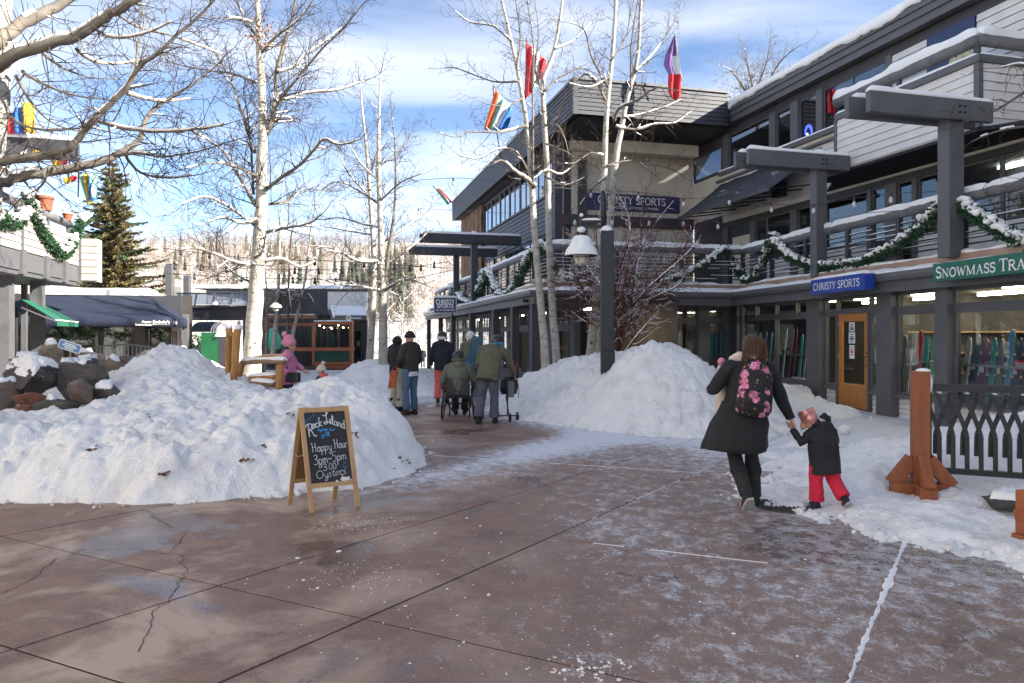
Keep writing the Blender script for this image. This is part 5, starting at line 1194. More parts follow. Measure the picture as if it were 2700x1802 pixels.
ut = thing('utility_box', 'dark grey utility cabinet capped with snow beside the log posts', 'cabinet', P(584, 970, 17)); pxpart('cabinet', 'dark_paint', ut, 574, 597, 887, 975, 17, .4, .01); s = MB(); beam_snow(s, P(573.5, 888, 17.2), P(597.5, 888, 17.2), .42, .11, 75, .04); s.build('snow_cap', M['snow_clean'], ut, smooth=True)
wr = thing('wreath', 'green wreath with pale ribbon hung by the dark doorway at left', 'wreath', P(515, 905, 27)); mb = MB(); c = P(515, 903, 27); leaf_tube(mb, [c + Vector((.16 * math.cos(t), 0, .2 * math.sin(t))) for t in np.linspace(0, 6.28, 16)], .09, 260, .1, gr); mb.build('foliage', M['wreath_green'], wr); b_ = MB(); b_.sphere(c + Vector((.05, -.1, -.05)), .07, 8, 5); b_.build('bow', M['paper'], wr)
pxpart('planter', 'white_siding', wr, 0, 0, 0, 0, 1, 0) if False else None
gr2 = thing('green_umbrella', 'folded mint green parasol standing behind the small birches', 'parasol', P(715, 930, 38)); o = MB(); o.lathe(P(718, 925, 38), [(.05, 0), (.42, .1), (.45, .6), (.25, 1.05), (.03, 1.2)], 14); simple('mint', (.12, .62, .38), .7, .1, 5, 0); o.build('canopy', M['mint'], gr2, smooth=True); MB().tube([P(718, 975, 38), P(718, 925, 38)], .04, 8).build('pole', M['black_iron'], gr2)

# ------------------------------------------------------------------ hill with winter aspen wood
hx, hy = np.meshgrid(np.linspace(-420, 420, 120), np.linspace(70, 640, 90))
def hillz(x, y):
    t = np.clip((y - 78) / 300, 0, 1.0); base = -1.5 + 50 * (t ** 1.05) + 6 * fbm(x, y, .012, 4, .5, 3) * np.clip((y - 90) / 60, 0, 1)
    return base + np.clip((y - 378) / 260, 0, 1) * 2 - .00013 * (x + 90) ** 2 * t * .6 + np.clip(x + 60, 0, 200) * .012 * t
hz = hillz(hx, hy); nxh = 120
idx = np.arange(hx.size).reshape(hx.shape); Fh = np.stack([idx[:-1, :-1], idx[:-1, 1:], idx[1:, 1:], idx[1:, :-1]], -1).reshape(-1, 4)
o = np_mesh('hillside', np.stack([hx, hy, hz], -1).reshape(-1, 3), Fh, M['hill_brush'], None, True); o['kind'] = 'structure'
rw = np.random.RandomState(5); nT = 6200
ty = 85 + 330 * rw.rand(nT) ** .8; tx = (rw.rand(nT) - .5) * 1.0 * (60 + ty * 1.05) - .13 * ty; dens = vn(tx * .03, ty * .02, 9); ok = dens > .20; tx, ty = tx[ok], ty[ok]; tz = hillz(tx, ty)
hgt = 4.5 + 4.5 * rw.rand(len(tx)); segs = []
lean = rw.randn(len(tx), 2) * .25; base = np.stack([tx, ty, tz - .2], 1); top = base + np.stack([lean[:, 0], lean[:, 1], hgt], 1)
segs.append(np.c_[base, top, np.full(len(tx), .055), np.full(len(tx), .02)])
for k in range(12):
    f = .30 + .67 * rw.rand(len(tx)); p = base + (top - base) * f[:, None]; a = rw.rand(len(tx)) * 6.28; l = (1 - f * .75) * hgt * .34 * (.6 + .6 * rw.rand(len(tx)))
    q = p + np.stack([np.cos(a) * l, np.sin(a) * l, l * (.5 + .8 * rw.rand(len(tx)))], 1); segs.append(np.c_[p, q, np.full(len(tx), .026), np.full(len(tx), .014)])
V_, F_ = frusta(np.concatenate(segs), 3); simple('wood_far', (.23, .175, .13), .9, .25, .05, 0); o = np_mesh('aspen_wood', V_, F_, M['wood_far']); o['kind'] = 'stuff'
# dark conifers scattered in the wood
nC = 150; cu_ = np.r_[920 + 170 * rw.rand(95), 420 + 700 * rw.rand(55)]; cyy = np.r_[115 + 120 * rw.rand(95), 150 + 200 * rw.rand(55)]; cxx = (cu_ - U0) / F * cyy; cz = hillz(cxx, cyy); V = []; Fc = []; n = 0
for x, y, z in zip(cxx, cyy, cz):
    hh = 4 + 4.5 * rw.rand()
    for t in range(6):
        r0 = hh * .19 * (1 - t / 6.3); zb = z + hh * (.08 + t * .15); k = 8
        V.append((x, y, zb + hh * .24)); V += [(x + r0 * math.cos(6.28 * i / k) * (1 if i % 2 else .6), y + r0 * math.sin(6.28 * i / k) * (1 if i % 2 else .6), zb - (0.1 * r0 if i % 2 else 0)) for i in range(k)]
        Fc += [(n, n + 1 + i, n + 1 + (i + 1) % k) for i in range(k)]; n += k + 1
simple('conifer_far', (.045, .055, .04), .9, .4, .3, 0); o = np_mesh('conifer_wood', np.array(V), np.array(Fc), M['conifer_far']); o['kind'] = 'stuff'

# ------------------------------------------------------------------ spruce
def spruce(base, height, rad, label, seed, snow=.5, n_wh=36):
    rr = np.random.RandomState(seed); t = thing('spruce_tree', label, 'tree', base)
    tr = MB().tube([Vector(base), Vector(base) + Vector((0, 0, height))], [rad * .09, .02], 8).build('trunk', M['bark_grey'], t)
    Q = {'a': [], 'b': [], 's': []}; br = []
    b0 = np.array(base)
    for w in range(n_wh):
        f = (w / n_wh) ** .9; z = height * (.06 + .93 * f); L_ = rad * (1 - f) ** .82 * (.80 + .35 * rr.rand()) + .12; nb = int(6 + 5 * (1 - f))
        a0 = rr.rand() * 6.28
        for k in range(nb):
            a = a0 + 6.28 * k / nb + rr.randn() * .2; L2 = L_ * (.55 + .75 * rr.rand()); d = np.array([math.cos(a), math.sin(a), 0]); p0 = b0 + np.array([0, 0, z]); droop = -.22 - .15 * rr.rand() + .35 * f
            br.append(np.r_[p0, p0 + d * L2 + np.array([0, 0, droop * L2]), .03, .008])
            npz = max(4, int(L2 * 15)); key = 'b' if (math.sin(a + 2.2) > .1 and rr.rand() < .75) else 'a'  # sun-facing branches get bronze needles: sunlight put into the colour
            for i in range(npz):
                s = (i + .6) / npz; p = p0 + d * L2 * s + np.array([0, 0, droop * L2 * s + .18 * L2 * s * s]); sd_ = np.array([-d[1], d[0], 0])
                for sgn in (-1, 1):
                    wl_ = (.10 + .34 * (1 - s) * min(1, L2)) * (.6 + .7 * rr.rand()); e = sd_ * sgn * .75 + d * .65 + np.array([0, 0, -.35 + .25 * rr.randn()]); e /= np.linalg.norm(e)
                    up_ = np.cross(e, d); up_ /= max(1e-6, np.linalg.norm(up_)); wd = np.cross(e, np.array([0, 0, 1.])) * .045 + rr.randn(3) * .015
                    tip = p + e * wl_; Q[key].append(np.array([p - wd * .6, p + e * wl_ * .5 - wd, tip, p + e * wl_ * .5 + wd]))
                    Q[key].append(np.array([p, p + e * wl_ * .5 + np.array([0, 0, -.07]), tip + np.array([0, 0, -.03]), p + e * wl_ * .55 + np.array([0, 0, .045])]))
                if rr.rand() < snow * (1 - .3 * s): Q['s'].append(np.array([p + sd_ * .08 + [0, 0, .05], p + d * .14 + [0, 0, .065], p - sd_ * .08 + [0, 0, .05], p - d * .1 + [0, 0, .06]]))
    V_, F_ = frusta(np.array(br), 4); np_mesh('branches', V_, F_, M['bark_grey'], t)['kind'] = 'stuff'
    for k, m_, nm in (('a', 'needle', 'needles'), ('b', 'needle_sunlit', 'sunny_needles'), ('s', 'snow_clean', 'snow')):
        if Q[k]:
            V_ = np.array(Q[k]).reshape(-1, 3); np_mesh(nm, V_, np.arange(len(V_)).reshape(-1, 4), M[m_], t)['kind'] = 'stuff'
    return t
spruce((P(297, 0, 34).x, 34.0, -.2), 10.1, 3.05, 'tall green spruce with sunlit bronze needles behind the navy awning roof', 4)

# ------------------------------------------------------------------ boulders round the little creek
def rock(name, c, dims, rz, mat, label, seed, cuts=9, snow=0.0, tilt=0.0, group=None, sub=4, cut=(.62, .9), rough=.085):
    rr = np.random.RandomState(seed); bm = bmesh.new(); bmesh.ops.create_icosphere(bm, subdivisions=sub, radius=1)
    V = np.array([v.co[:] for v in bm.verts]); Fs = [[v.index for v in f.verts] for f in bm.faces]; bm.free()
    for k in range(cuts):
        n = rr.randn(3); n /= np.linalg.norm(n); d = rr.uniform(*cut); s = V @ n; m = s > d; V[m] -= np.outer(s[m] - d, n) * .93
    nz = fbm(V[:, 0] * 1 + V[:, 2] * .7 + seed, V[:, 1] + V[:, 2] * .5, 2.2, 5, .6, seed); ln = np.linalg.norm(V, axis=1, keepdims=True); V = V * (1 + rough * 3.2 * nz[:, None])
    V = V * (np.array(dims) / 2); ct, st = math.cos(tilt), math.sin(tilt); V = np.c_[V[:, 0] * ct + V[:, 2] * st, V[:, 1], -V[:, 0] * st + V[:, 2] * ct]
    cz, sz_ = math.cos(rz), math.sin(rz); V = np.c_[V[:, 0] * cz - V[:, 1] * sz_, V[:, 0] * sz_ + V[:, 1] * cz, V[:, 2]]
    t = thing(name, label, 'rock', c, group=group); F_ = np.array(Fs); np_mesh('stone', V + np.array(c), F_, M[mat], t, False)
    if snow > 0:
        fn = np.cross(V[F_[:, 1]] - V[F_[:, 0]], V[F_[:, 2]] - V[F_[:, 0]]); fn /= np.maximum(np.linalg.norm(fn, axis=1, keepdims=True), 1e-9); cen = V[F_].mean(1)
        nn = fbm(cen[:, 0] * 2 + 3, cen[:, 1] * 2, 2.0, 3, .5, seed + 5); keep = (fn[:, 2] > .62 + nn * 1.6) & (cen[:, 2] > (1 - snow) * V[:, 2].max())
        if keep.sum() > 8:
            Fk = F_[keep]; used = np.unique(Fk); rm = np.full(len(V), -1); rm[used] = np.arange(len(used)); cnt = np.bincount(Fk.ravel(), minlength=len(V))[used]; full = np.bincount(F_.ravel(), minlength=len(V))[used]
            inner = cnt >= full; v2 = V[used].copy(); v2[:, 2] += np.where(inner, .03 + .045 * nprs.rand(len(used)), -.01); v2[:, :2] *= 1.01; np_mesh('snow', v2 + np.array(c), rm[Fk], M['snow_clean'], t, True)
    return t
def rk(u, v, Y): p = P(u, v, Y); return (p.x, p.y, p.z)
rock('boulder', rk(214, 1000, 11.2), (1.25, 1.0, 1.15), .2, 'rock_dark', 'largest dark angular boulder leaning under the blue sign', 3, 16, .30, R(28), cut=(.36, .72), sub=5, rough=.13)
rock('boulder', rk(82, 1005, 10.9), (1.12, .95, .66), -.1, 'rock_dark', 'wide dark boulder with snow draped over its top, left of the largest one', 8, 15, .75, R(6), cut=(.38, .75), sub=5, rough=.13)
rock('boulder', rk(218, 1035, 10.75), (.42, .4, .42), .6, 'rock_brown', 'grey brown boulder in front of the largest dark boulder', 12, 9, 0, 0, cut=(.55, .85))
rock('boulder', rk(305, 980, 12.6), (.80, .7, .56), .3, 'rock_brown', 'brown boulder right of the largest boulder with a snow dab', 15, 15, .35, R(5), cut=(.40, .75))
rock('boulder', rk(336, 968, 13.0), (.68, .6, .62), 1.0, 'rock_brown', 'rightmost brown boulder nearest the snow peak', 19, 14, 0, R(15), cut=(.40, .75))
rock('boulder', rk(134, 938, 12.6), (.36, .34, .46), .2, 'rock_tan', 'upright rounded tan boulder with a snow cap left of the blue sign', 23, 4, .25, 0, cut=(.8, .95))
rock('boulder', rk(75, 950, 12.2), (.70, .4, .16), .1, 'rock_tan', 'flat tan slab under the snow at the far left', 27, 7, .3, R(4), cut=(.6, .9))
rock('boulder', rk(112, 957, 12.0), (.46, .4, .14), .3, 'rock_rust', 'rusty red flat slab beside the upright tan boulder', 31, 7, 0, R(9), cut=(.6, .9))
rock('boulder', rk(245, 943, 13.2), (.66, .4, .18), .1, 'rock_tan', 'long tan slab lying behind the largest boulder', 33, 7, .2, R(14), cut=(.6, .9))
rock('boulder', rk(15, 1045, 10.6), (.44, .5, .50), .1, 'rock_brown', 'reddish boulder with snow shoulder cut by the left edge', 37, 9, .4, 0, cut=(.55, .85))
rock('boulder', rk(78, 1056, 10.5), (.50, .4, .24), .05, 'rock_rust', 'flat rust brown rock in the creek gap', 41, 8, .0, R(3), cut=(.5, .85))
rock('boulder', rk(150, 1070, 10.35), (.62, .5, .30), .4, 'rock_dark', 'low wet dark rock in the creek below the largest boulder', 43, 9, .15, R(8), cut=(.5, .85))
rock('boulder', rk(285, 1035, 11.0), (.46, .4, .26), .3, 'rock_dark', 'dark ledge rock half buried by the white bank', 47, 9, .5, R(6), cut=(.5, .85))
rock('boulder', rk(24, 1094, 10.1), (.30, .3, .15), .1, 'rock_tan', 'smooth oval tan cobble at the creek edge, leftmost', 51, 2, 0, 0, cut=(.9, .97))
rock('boulder', rk(62, 1082, 10.2), (.28, .3, .15), .4, 'rock_rust', 'smooth orange brown cobble in the creek', 53, 2, 0, 0, cut=(.9, .97))
rock('boulder', rk(95, 1098, 10.1), (.20, .2, .10), .2, 'rock_tan', 'small pinkish cobble right of the oval tan cobble', 57, 2, 0, 0, cut=(.9, .97))
rock('boulder', rk(292, 1082, 10.2), (.14, .12, .06), .2, 'rock_tan', 'little tan stone poking out of the white bank', 61, 3, 0, 0, sub=3, cut=(.85, .97))
rock('boulder', rk(866, 1030, 10.35), (.16, .14, .22), .5, 'rock_brown', 'small grey brown rock on the bank top above the chalkboard', 63, 7, 0, R(10), sub=3, cut=(.6, .9))
rock('boulder', rk(1013, 1067, 9.9), (.16, .14, .11), .5, 'rock_tan', 'small icy stone at the right shoulder of the bank', 67, 7, .3, 0, sub=3, cut=(.6, .9))
rock('boulder', rk(2660, 1322, 6.6), (.55, .4, .16), .1, 'rock_dark', 'dark flat rock showing under the iron railing', 71, 8, .3, 0, cut=(.6, .9))
wtr = MB(); wtr.add([(-8.6, 9.6, .14), (-5.4, 9.6, .14), (-5.2, 12.6, .14), (-8.8, 12.6, .14)], [(0, 1, 2, 3)]); 
m_, N_, L_n, B_ = nodes('creek_water'); B_.inputs['Base Color'].default_value = (.02, .016, .012, 1); B_.inputs['Roughness'].default_value = .06; nbump(N_, L_n, B_, nnoise(N_, L_n, ncoord(N_, L_n), 9, 3), .3, .03); M['creek_water'] = m_
o = wtr.build('water', M['creek_water']); o['kind'] = 'structure'
# bits of bark, stones and leaf litter frozen in the banks
lt = MB(); r_ = random.Random(21)
deb = thing('bark_piece', 'dark broken piece of wood frozen in the top of the white bank', 'debris', P(508, 1073, 10.2)); mb = MB(); mb.bar(P(478, 1074, 10.3), P(535, 1071, 10.2), .10, .05); mb.bar(P(500, 1078, 10.2), P(512, 1066, 10.3), .05, .04); mb.build('wood', M['slab_bark'], deb, bevel=.01)
stp = thing('wooden_stake', 'short brown wooden stake sticking out of the left snow bank', 'stake', P(25, 1262, 7.55)); mb = MB(); mb.box(P(25, 1262, 7.62), (.09, .25, .09), .2); mb.build('wood', M['log_weathered'], stp, bevel=.008)
for u, v, h in ((238, 1186, h_left), (650, 1213, h_left), (1060, 1215, h_left), (1040, 1245, h_left), (430, 1248, h_left), (700, 1180, h_left), (930, 1150, h_left), (390, 1100, h_left), (760, 1095, h_left)):
    best = None
    for Y in np.arange(7.2, 11, .03):
        p = P(u, v, Y)
        if h(p.x, p.y) >= p.z: best = p; break
    if best:
        for k in range(6):
            q = best + Vector((r_.gauss(0, .035), r_.gauss(0, .02), r_.gauss(0, .02))); lt.box(q, (r_.uniform(.01, .045), r_.uniform(.01, .04), r_.uniform(.008, .025)), r_.uniform(0, 3))
o = lt.build('bark_litter', M['slab_bark']); o['kind'] = 'stuff'
# ------------------------------------------------------------------ bare trees
simple('limb_bark', (.15, .13, .108), .85, .3, 5, .5, 40); simple('aspen_twig', (.058, .042, .035), .85, .3, 6, 0)
def smooth_path(pts, k=4):
    pts = [Vector(p) for p in pts]; out = []
    for i in range(len(pts) - 1):
        p0, p1, p2, p3 = pts[max(i - 1, 0)], pts[i], pts[i + 1], pts[min(i + 2, len(pts) - 1)]
        for j in range(k):
            t = j / k; out.append(.5 * ((2 * p1) + (p2 - p0) * t + (2 * p0 - 5 * p1 + 4 * p2 - p3) * t * t + (3 * p1 - p0 - 3 * p2 + p3) * t ** 3))
    out.append(pts[-1]); return out
class Tree:
    def __init__(s, name, label, base, seed, bark='aspen_bark', twig='aspen_twig', group=None, cat='tree', snow=.5, spur=1.35):
        s.t = thing(name, label, cat, base, group=group); s.r = random.Random(seed); s.limbs = []; s.tw = []; s.sn = []; s.bark = bark; s.twig = twig; s.snowp = snow; s.spur = spur; s.smin = .0085
    def limb(s, pts, r0, r1, kids=True, dens=1.0, kidL=1.0, gap=0.0, up=.35):
        pts = smooth_path(pts, 4); n = len(pts); rad = [r0 + (r1 - r0) * (i / (n - 1)) ** .85 for i in range(n)]; r = s.r
        pts = [p + Vector((r.gauss(0, 1), r.gauss(0, 1), r.gauss(0, 1))) * rad[i] * (.16 if s.limbs else .05) for i, p in enumerate(pts)]
        s.limbs.append((pts, rad)); s.snow_on(pts, rad)
        if kids:
            cum = 0
            for i in range(n - 1):
                seg = pts[i + 1] - pts[i]; L_ = seg.length; cum += L_; f = i / (n - 1)
                if f < gap: continue
                k = L_ * 8.0 * dens; k = int(k) + (r.random() < k - int(k))
                for _ in range(k):
                    p = pts[i] + seg * r.random(); d = seg.normalized(); side = Vector((r.gauss(0, 1), r.gauss(0, 1), r.gauss(0, .8))); side -= d * side.dot(d); side.normalize()
                    a = r.uniform(.7, 1.25); dd = (d * math.cos(a) + side * math.sin(a) + Vector((0, 0, up * .5))).normalized()
                    LL = kidL * r.uniform(.25, 1.0) * (1.15 - .6 * f); s.grow(p, dd, LL, min(rad[i] * .5, .0065 + LL * .009), 0, up)
        tipd = (pts[-1] - pts[-2]).normalized(); s.grow(pts[-1], tipd, .7 * kidL, r1, 0, up)
    def grow(s, p, d, L_, r0, dep, up):
        r = s.r; st = .13 if dep == 0 else .09; n = max(2, int(L_ / st)); st = L_ / n; q = p; rr = r0
        for i in range(n):
            d = (d + Vector((r.gauss(0, .16), r.gauss(0, .16), r.gauss(0, .13) + up * .12))).normalized(); q2 = q + d * st; r2 = max(.0031, r0 * (1 - .85 * (i + 1) / n))
            s.tw.append((q.x, q.y, q.z, q2.x, q2.y, q2.z, rr, r2))
            if rr > s.smin and s.snowp > 0 and abs(d.z) < .75 and r.random() < s.snowp * .75: s.sn.append((q.x, q.y, q.z + rr * .8, q2.x, q2.y, q2.z + rr * .8, rr * .9, rr * .9))
            if dep < 2 and i > 0:
                k = (1.15 if dep == 0 else .9) * s.spur; k = int(k) + (r.random() < k - int(k))
                for _ in range(k):
                    side = Vector((r.gauss(0, 1), r.gauss(0, 1), r.gauss(0, 1))); side -= d * side.dot(d); side.normalize(); a = r.uniform(.6, 1.3)
                    LL = L_ * r.uniform(.16, .5) * (1.1 - .6 * i / n) if dep == 0 else r.uniform(.05, .16); s.grow(q2, (d * math.cos(a) + side * math.sin(a)).normalized(), max(.05, LL), max(.0033, rr * .6), dep + 1, up)
            q, rr = q2, r2
    def snow_on(s, pts, rad):
        r = s.r
        if s.snowp <= 0: return
        on = r.random() < s.snowp
        for i in range(len(pts) - 1):
            d = (pts[i + 1] - pts[i]); L_ = d.length
            if L_ < 1e-5: continue
            d /= L_
            if r.random() < .18: on = r.random() < s.snowp
            if abs(d.z) > .80 or not on: continue
            k = max(1, int(L_ / .06))
            for j in range(k):
                a = pts[i].lerp(pts[i + 1], j / k); b = pts[i].lerp(pts[i + 1], (j + 1) / k); ra = rad[i]; h = ra * .55 + .012; w1 = ra * .80 * r.uniform(.75, 1.1) + .004; w2 = ra * .80 * r.uniform(.75, 1.1) + .004
                s.sn.append((a.x, a.y, a.z + h, b.x, b.y, b.z + h, w1, w2))
    def done(s):
        tr = MB(); lm = MB()
        for k, (pts, rad) in enumerate(s.limbs): (tr if k == 0 or rad[0] > .088 else lm).tube(pts, rad, 10 if rad[0] > .05 else 7)
        if not tr.v: tr = lm; lm = MB()
        tr.build('trunk', M[s.bark], s.t, smooth=True)
        if lm.v: o = lm.build('branches', M['limb_bark' if s.bark == 'aspen_bark' else s.bark], s.t, smooth=True); o['kind'] = 'stuff'
        if s.tw: V_, F_ = frusta(s.tw, 3); o = np_mesh('twigs', V_, F_, M[s.twig], s.t); o['kind'] = 'stuff'
        if s.sn: V_, F_ = frusta(s.sn, 5); o = np_mesh('branch_snow', V_, F_, M['snow_clean'], s.t, True); o['kind'] = 'stuff'
        return s.t
def pl(Y, *uv, dy=0.0):
    n = len(uv); return [P(u, v, Y + dy * i / max(1, n - 1)) for i, (u, v) in enumerate(uv)]

# the big aspen behind the left bank
T = Tree('aspen_tree', 'thick white aspen rising from the left snow bank by the log posts', P(661, 1005, 14), 101, snow=.45)
T.limb(pl(14, (659, 1045), (664, 950), (668, 880), (676, 760), (684, 640), (690, 545), (690, 430), (692, 330), (688, 200), (682, 80), (676, -60), (672, -230)), .192, .035, dens=.55, gap=.50, kidL=1.1)
for dy, r0, r1, pts in ((.1, .062, .022, [(700, 352), (716, 320), (727, 255), (730, 190), (745, 130), (765, 70), (785, -30), (800, -120)]), (.6, .028, .010, [(730, 190), (770, 180), (800, 150), (850, 115), (900, 75)]), (-.8, .034, .010, [(703, 345), (735, 270), (745, 255), (790, 200), (850, 130), (905, 75), (950, 20)]),
    (-.5, .045, .012, [(676, 545), (650, 500), (625, 455), (590, 400), (550, 370), (500, 345)]), (.9, .036, .010, [(672, 402), (658, 363), (647, 320), (628, 268), (609, 214), (575, 153), (540, 110), (500, 80)]), (.2, .030, .012, [(668, 513), (664, 420), (657, 345), (650, 280)]), (-1.0, .040, .010, [(703, 500), (739, 471), (785, 440), (823, 402), (854, 368), (892, 383), (940, 372)]),
    (.4, .026, .009, [(716, 325), (747, 308), (789, 325)]), (.8, .030, .010, [(727, 268), (766, 260), (815, 245), (892, 237), (960, 215)]), (-.7, .026, .008, [(666, 60), (628, 50), (575, 48), (498, 30)]), (1.0, .030, .008, [(672, 218), (612, 195), (500, 178), (440, 160)]), (-.4, .034, .010, [(702, 612), (760, 600), (815, 590), (850, 565)]),
    (-.8, .032, .010, [(672, 705), (610, 690), (560, 668), (515, 655), (470, 660)]), (.6, .026, .009, [(674, 745), (640, 735), (600, 705), (565, 655)]), (.5, .028, .009, [(700, 690), (745, 684), (790, 705), (830, 690)]), (-.6, .030, .009, [(690, 575), (640, 590), (590, 575), (540, 590)]), (-.9, .030, .008, [(678, 600), (600, 545), (540, 520), (480, 540)]), (.8, .03, .008, [(700, 540), (760, 530), (810, 500), (870, 505)]),
    (-.3, .030, .008, [(690, 140), (730, 95), (790, 50), (830, -10)]), (.3, .03, .008, [(684, 110), (640, 40), (600, -40)]), (-.9, .03, .008, [(688, 470), (620, 440), (560, 430), (490, 445)])): T.limb(pl(14, *pts, dy=dy * 1.6), r0, r1, dens=1.75, kidL=.95)
# a last clump of brown leaves
lf = MB(); r_ = random.Random(6)
for k in range(150):
    c = P(r_.gauss(690, 26), r_.gauss(88, 24), 13.9 + r_.gauss(0, .25)); d = Vector((r_.gauss(0, 1), r_.gauss(0, 1), r_.gauss(-.6, 1))).normalized(); e = d.cross(Vector((r_.gauss(0, 1), r_.gauss(0, 1), r_.gauss(0, 1)))).normalized(); z = r_.uniform(.035, .075); lf.add([c, c + d * z * .5 + e * z * .35, c + d * z, c + d * z * .5 - e * z * .35], [(0, 1, 2, 3)])
o = lf.build('dry_leaves', M['dry_leaf'], T.t); o['kind'] = 'stuff'; T.done()
# near tree at the left edge, its limbs reaching over the bank
T = Tree('aspen_tree', 'near leaning tree whose heavy dark limbs sweep in from the left edge', P(-60, 1080, 8.4), 102, snow=.42)
T.limb(pl(8.4, (-75, 1120), (-50, 800), (-30, 500), (-8, 300), (3, 150), (6, 0), (10, -220)), .16, .09, kids=False)
for dy, r0, r1, pts in ((-.3, .075, .034, [(-15, 172), (23, 151), (126, 119), (230, 77), (291, 38), (356, 0), (430, -60), (520, -130)]), (.4, .085, .05, [(-12, 118), (15, 95), (80, 55), (145, 15), (230, -30)]), (-.5, .056, .011, [(-45, 440), (0, 425), (60, 418), (140, 405), (184, 390), (214, 352), (245, 322), (303, 264), (337, 226), (368, 176), (414, 142), (467, 92), (536, 34), (580, -20)]),
    (.5, .074, .010, [(-40, 512), (0, 481), (70, 462), (153, 452), (268, 425), (322, 402), (368, 368), (387, 310), (440, 264), (509, 222), (575, 169)]), (.6, .020, .006, [(330, 245), (383, 262), (440, 268), (500, 262)]), (-.4, .02, .006, [(300, 412), (360, 404), (430, 414), (520, 400), (610, 372)]), (-.6, .022, .006, [(250, 318), (330, 340), (420, 348), (520, 342), (590, 330)]), (.4, .018, .006, [(330, 410), (370, 455), (440, 470), (520, 462)]),
    (.7, .02, .006, [(200, 130), (240, 160), (300, 170), (370, 160)]), (-.4, .022, .006, [(60, 190), (110, 220), (190, 250), (270, 262)]), (.3, .02, .006, [(40, 200), (90, 280), (150, 330), (230, 350)]), (-.7, .018, .006, [(20, 300), (60, 330), (130, 345), (210, 338)]), (.2, .018, .006, [(360, 180), (365, 120), (380, 60), (372, 0)]), (.5, .02, .005, [(100, 130), (150, 170), (220, 200), (310, 210)]), (-.5, .018, .005, [(240, 70), (300, 100), (380, 90), (450, 60)]), (.8, .018, .005, [(300, 30), (360, 70), (440, 90), (520, 120), (600, 150)]), (.3, .016, .005, [(130, 440), (110, 490), (60, 520), (20, 560)])):
    T.limb(pl(8.2, *pts, dy=dy * 1.5), r0, r1, dens=1.55, kidL=.66, up=.1)
T.done()
# twin aspens in front of the wing
T = Tree('aspen_tree', 'left of the two close slender aspens rising from the right snow heap', P(1442, 1012, 16.5), 103, snow=.5)
T.limb(pl(16.5, (1443, 1020), (1430, 850), (1416, 690), (1402, 494), (1394, 379), (1373, 230), (1339, 69), (1322, 0), (1300, -90)), .105, .022, dens=.5, gap=.45, kidL=.9)
for dy, r0, r1, pts in ((.4, .026, .008, [(1362, 180), (1372, 100), (1359, 0), (1350, -60)]), (.2, .03, .01, [(1404, 500), (1405, 315), (1404, 265), (1407, 122), (1390, 0), (1385, -80)]), (-.8, .03, .008, [(1386, 331), (1342, 345), (1309, 350), (1233, 348), (1205, 362), (1160, 352)]), (-.5, .052, .014, [(1410, 492), (1385, 470), (1359, 454), (1326, 424), (1300, 432)]), (.7, .028, .007, [(1365, 215), (1300, 215), (1207, 182), (1170, 180)]), (-.4, .026, .007, [(1402, 470), (1360, 400), (1310, 395), (1260, 420), (1210, 410)]), (.5, .026, .007, [(1348, 110), (1300, 70), (1240, 60), (1200, 30)]), (.8, .026, .007, [(1400, 480), (1440, 450), (1480, 460), (1520, 430)]), (-.6, .024, .007, [(1378, 260), (1330, 280), (1270, 270)])): T.limb(pl(16.4, *pts, dy=dy * 1.6), r0, r1, dens=1.0, kidL=.75)
T.done()
T = Tree('aspen_tree', 'right of the two close slender aspens rising from the right snow heap', P(1469, 992, 17), 104, snow=.5)
T.limb(pl(17, (1471, 1005), (1460, 850), (1450, 690), (1446, 560), (1442, 437), (1431, 230), (1445, 180), (1460, 138), (1475, 60), (1483, 0), (1492, -80)), .105, .022, dens=.5, gap=.45, kidL=.9)
for dy, r0, r1, pts in ((-.5, .03, .008, [(1438, 331), (1465, 330), (1480, 345), (1492, 375), (1500, 410)]), (.7, .03, .008, [(1436, 240), (1480, 200), (1530, 180), (1580, 200)]), (-.5, .026, .007, [(1440, 380), (1490, 400), (1530, 420), (1560, 400)]), (.4, .026, .007, [(1433, 250), (1410, 180), (1420, 90), (1410, 0)]), (.6, .024, .007, [(1462, 130), (1510, 110), (1560, 60)]), (-.8, .026, .007, [(1444, 470), (1490, 490), (1540, 470)])): T.limb(pl(16.9, *pts, dy=dy * 1.6), r0, r1, dens=1.0, kidL=.75)
T.done()
T = Tree('aspen_tree', 'aspen just left of the lamp post with snow-capped lower limbs', P(1550, 985, 18), 105, snow=.6)
T.limb(pl(18, (1549, 1000), (1565, 860), (1580, 700), (1590, 560), (1594, 440), (1601, 284), (1614, 150), (1624, 0), (1630, -100)), .125, .03, dens=.45, gap=.45, kidL=.9)
for dy, r0, r1, pts in ((.5, .04, .01, [(1596, 265), (1571, 215), (1545, 196), (1520, 215)]), (-.5, .03, .008, [(1590, 411), (1558, 404), (1518, 428), (1490, 432)]), (.4, .03, .008, [(1598, 438), (1657, 424), (1717, 434), (1770, 447), (1800, 465)]), (-.5, .03, .008, [(1604, 230), (1560, 150), (1540, 80), (1500, 60)]), (.6, .026, .007, [(1612, 160), (1650, 100), (1660, 30), (1650, -40)]), (-.4, .026, .007, [(1608, 200), (1560, 230), (1500, 220)]), (.3, .028, .007, [(1594, 470), (1560, 500), (1530, 540)])): T.limb(pl(17.9, *pts, dy=dy * 1.6), r0, r1, dens=.95, kidL=.75)
T.done()
T = Tree('aspen_tree', 'aspen half hidden behind the lamp post and forked high above it', P(1577, 960, 18.6), 106, snow=.6)
T.limb(pl(18.6, (1576, 985), (1590, 820), (1605, 640), (1623, 427), (1637, 346), (1654, 262), (1681, 150), (1690, 0), (1696, -90)), .125, .028, dens=.45, gap=.5, kidL=.9)
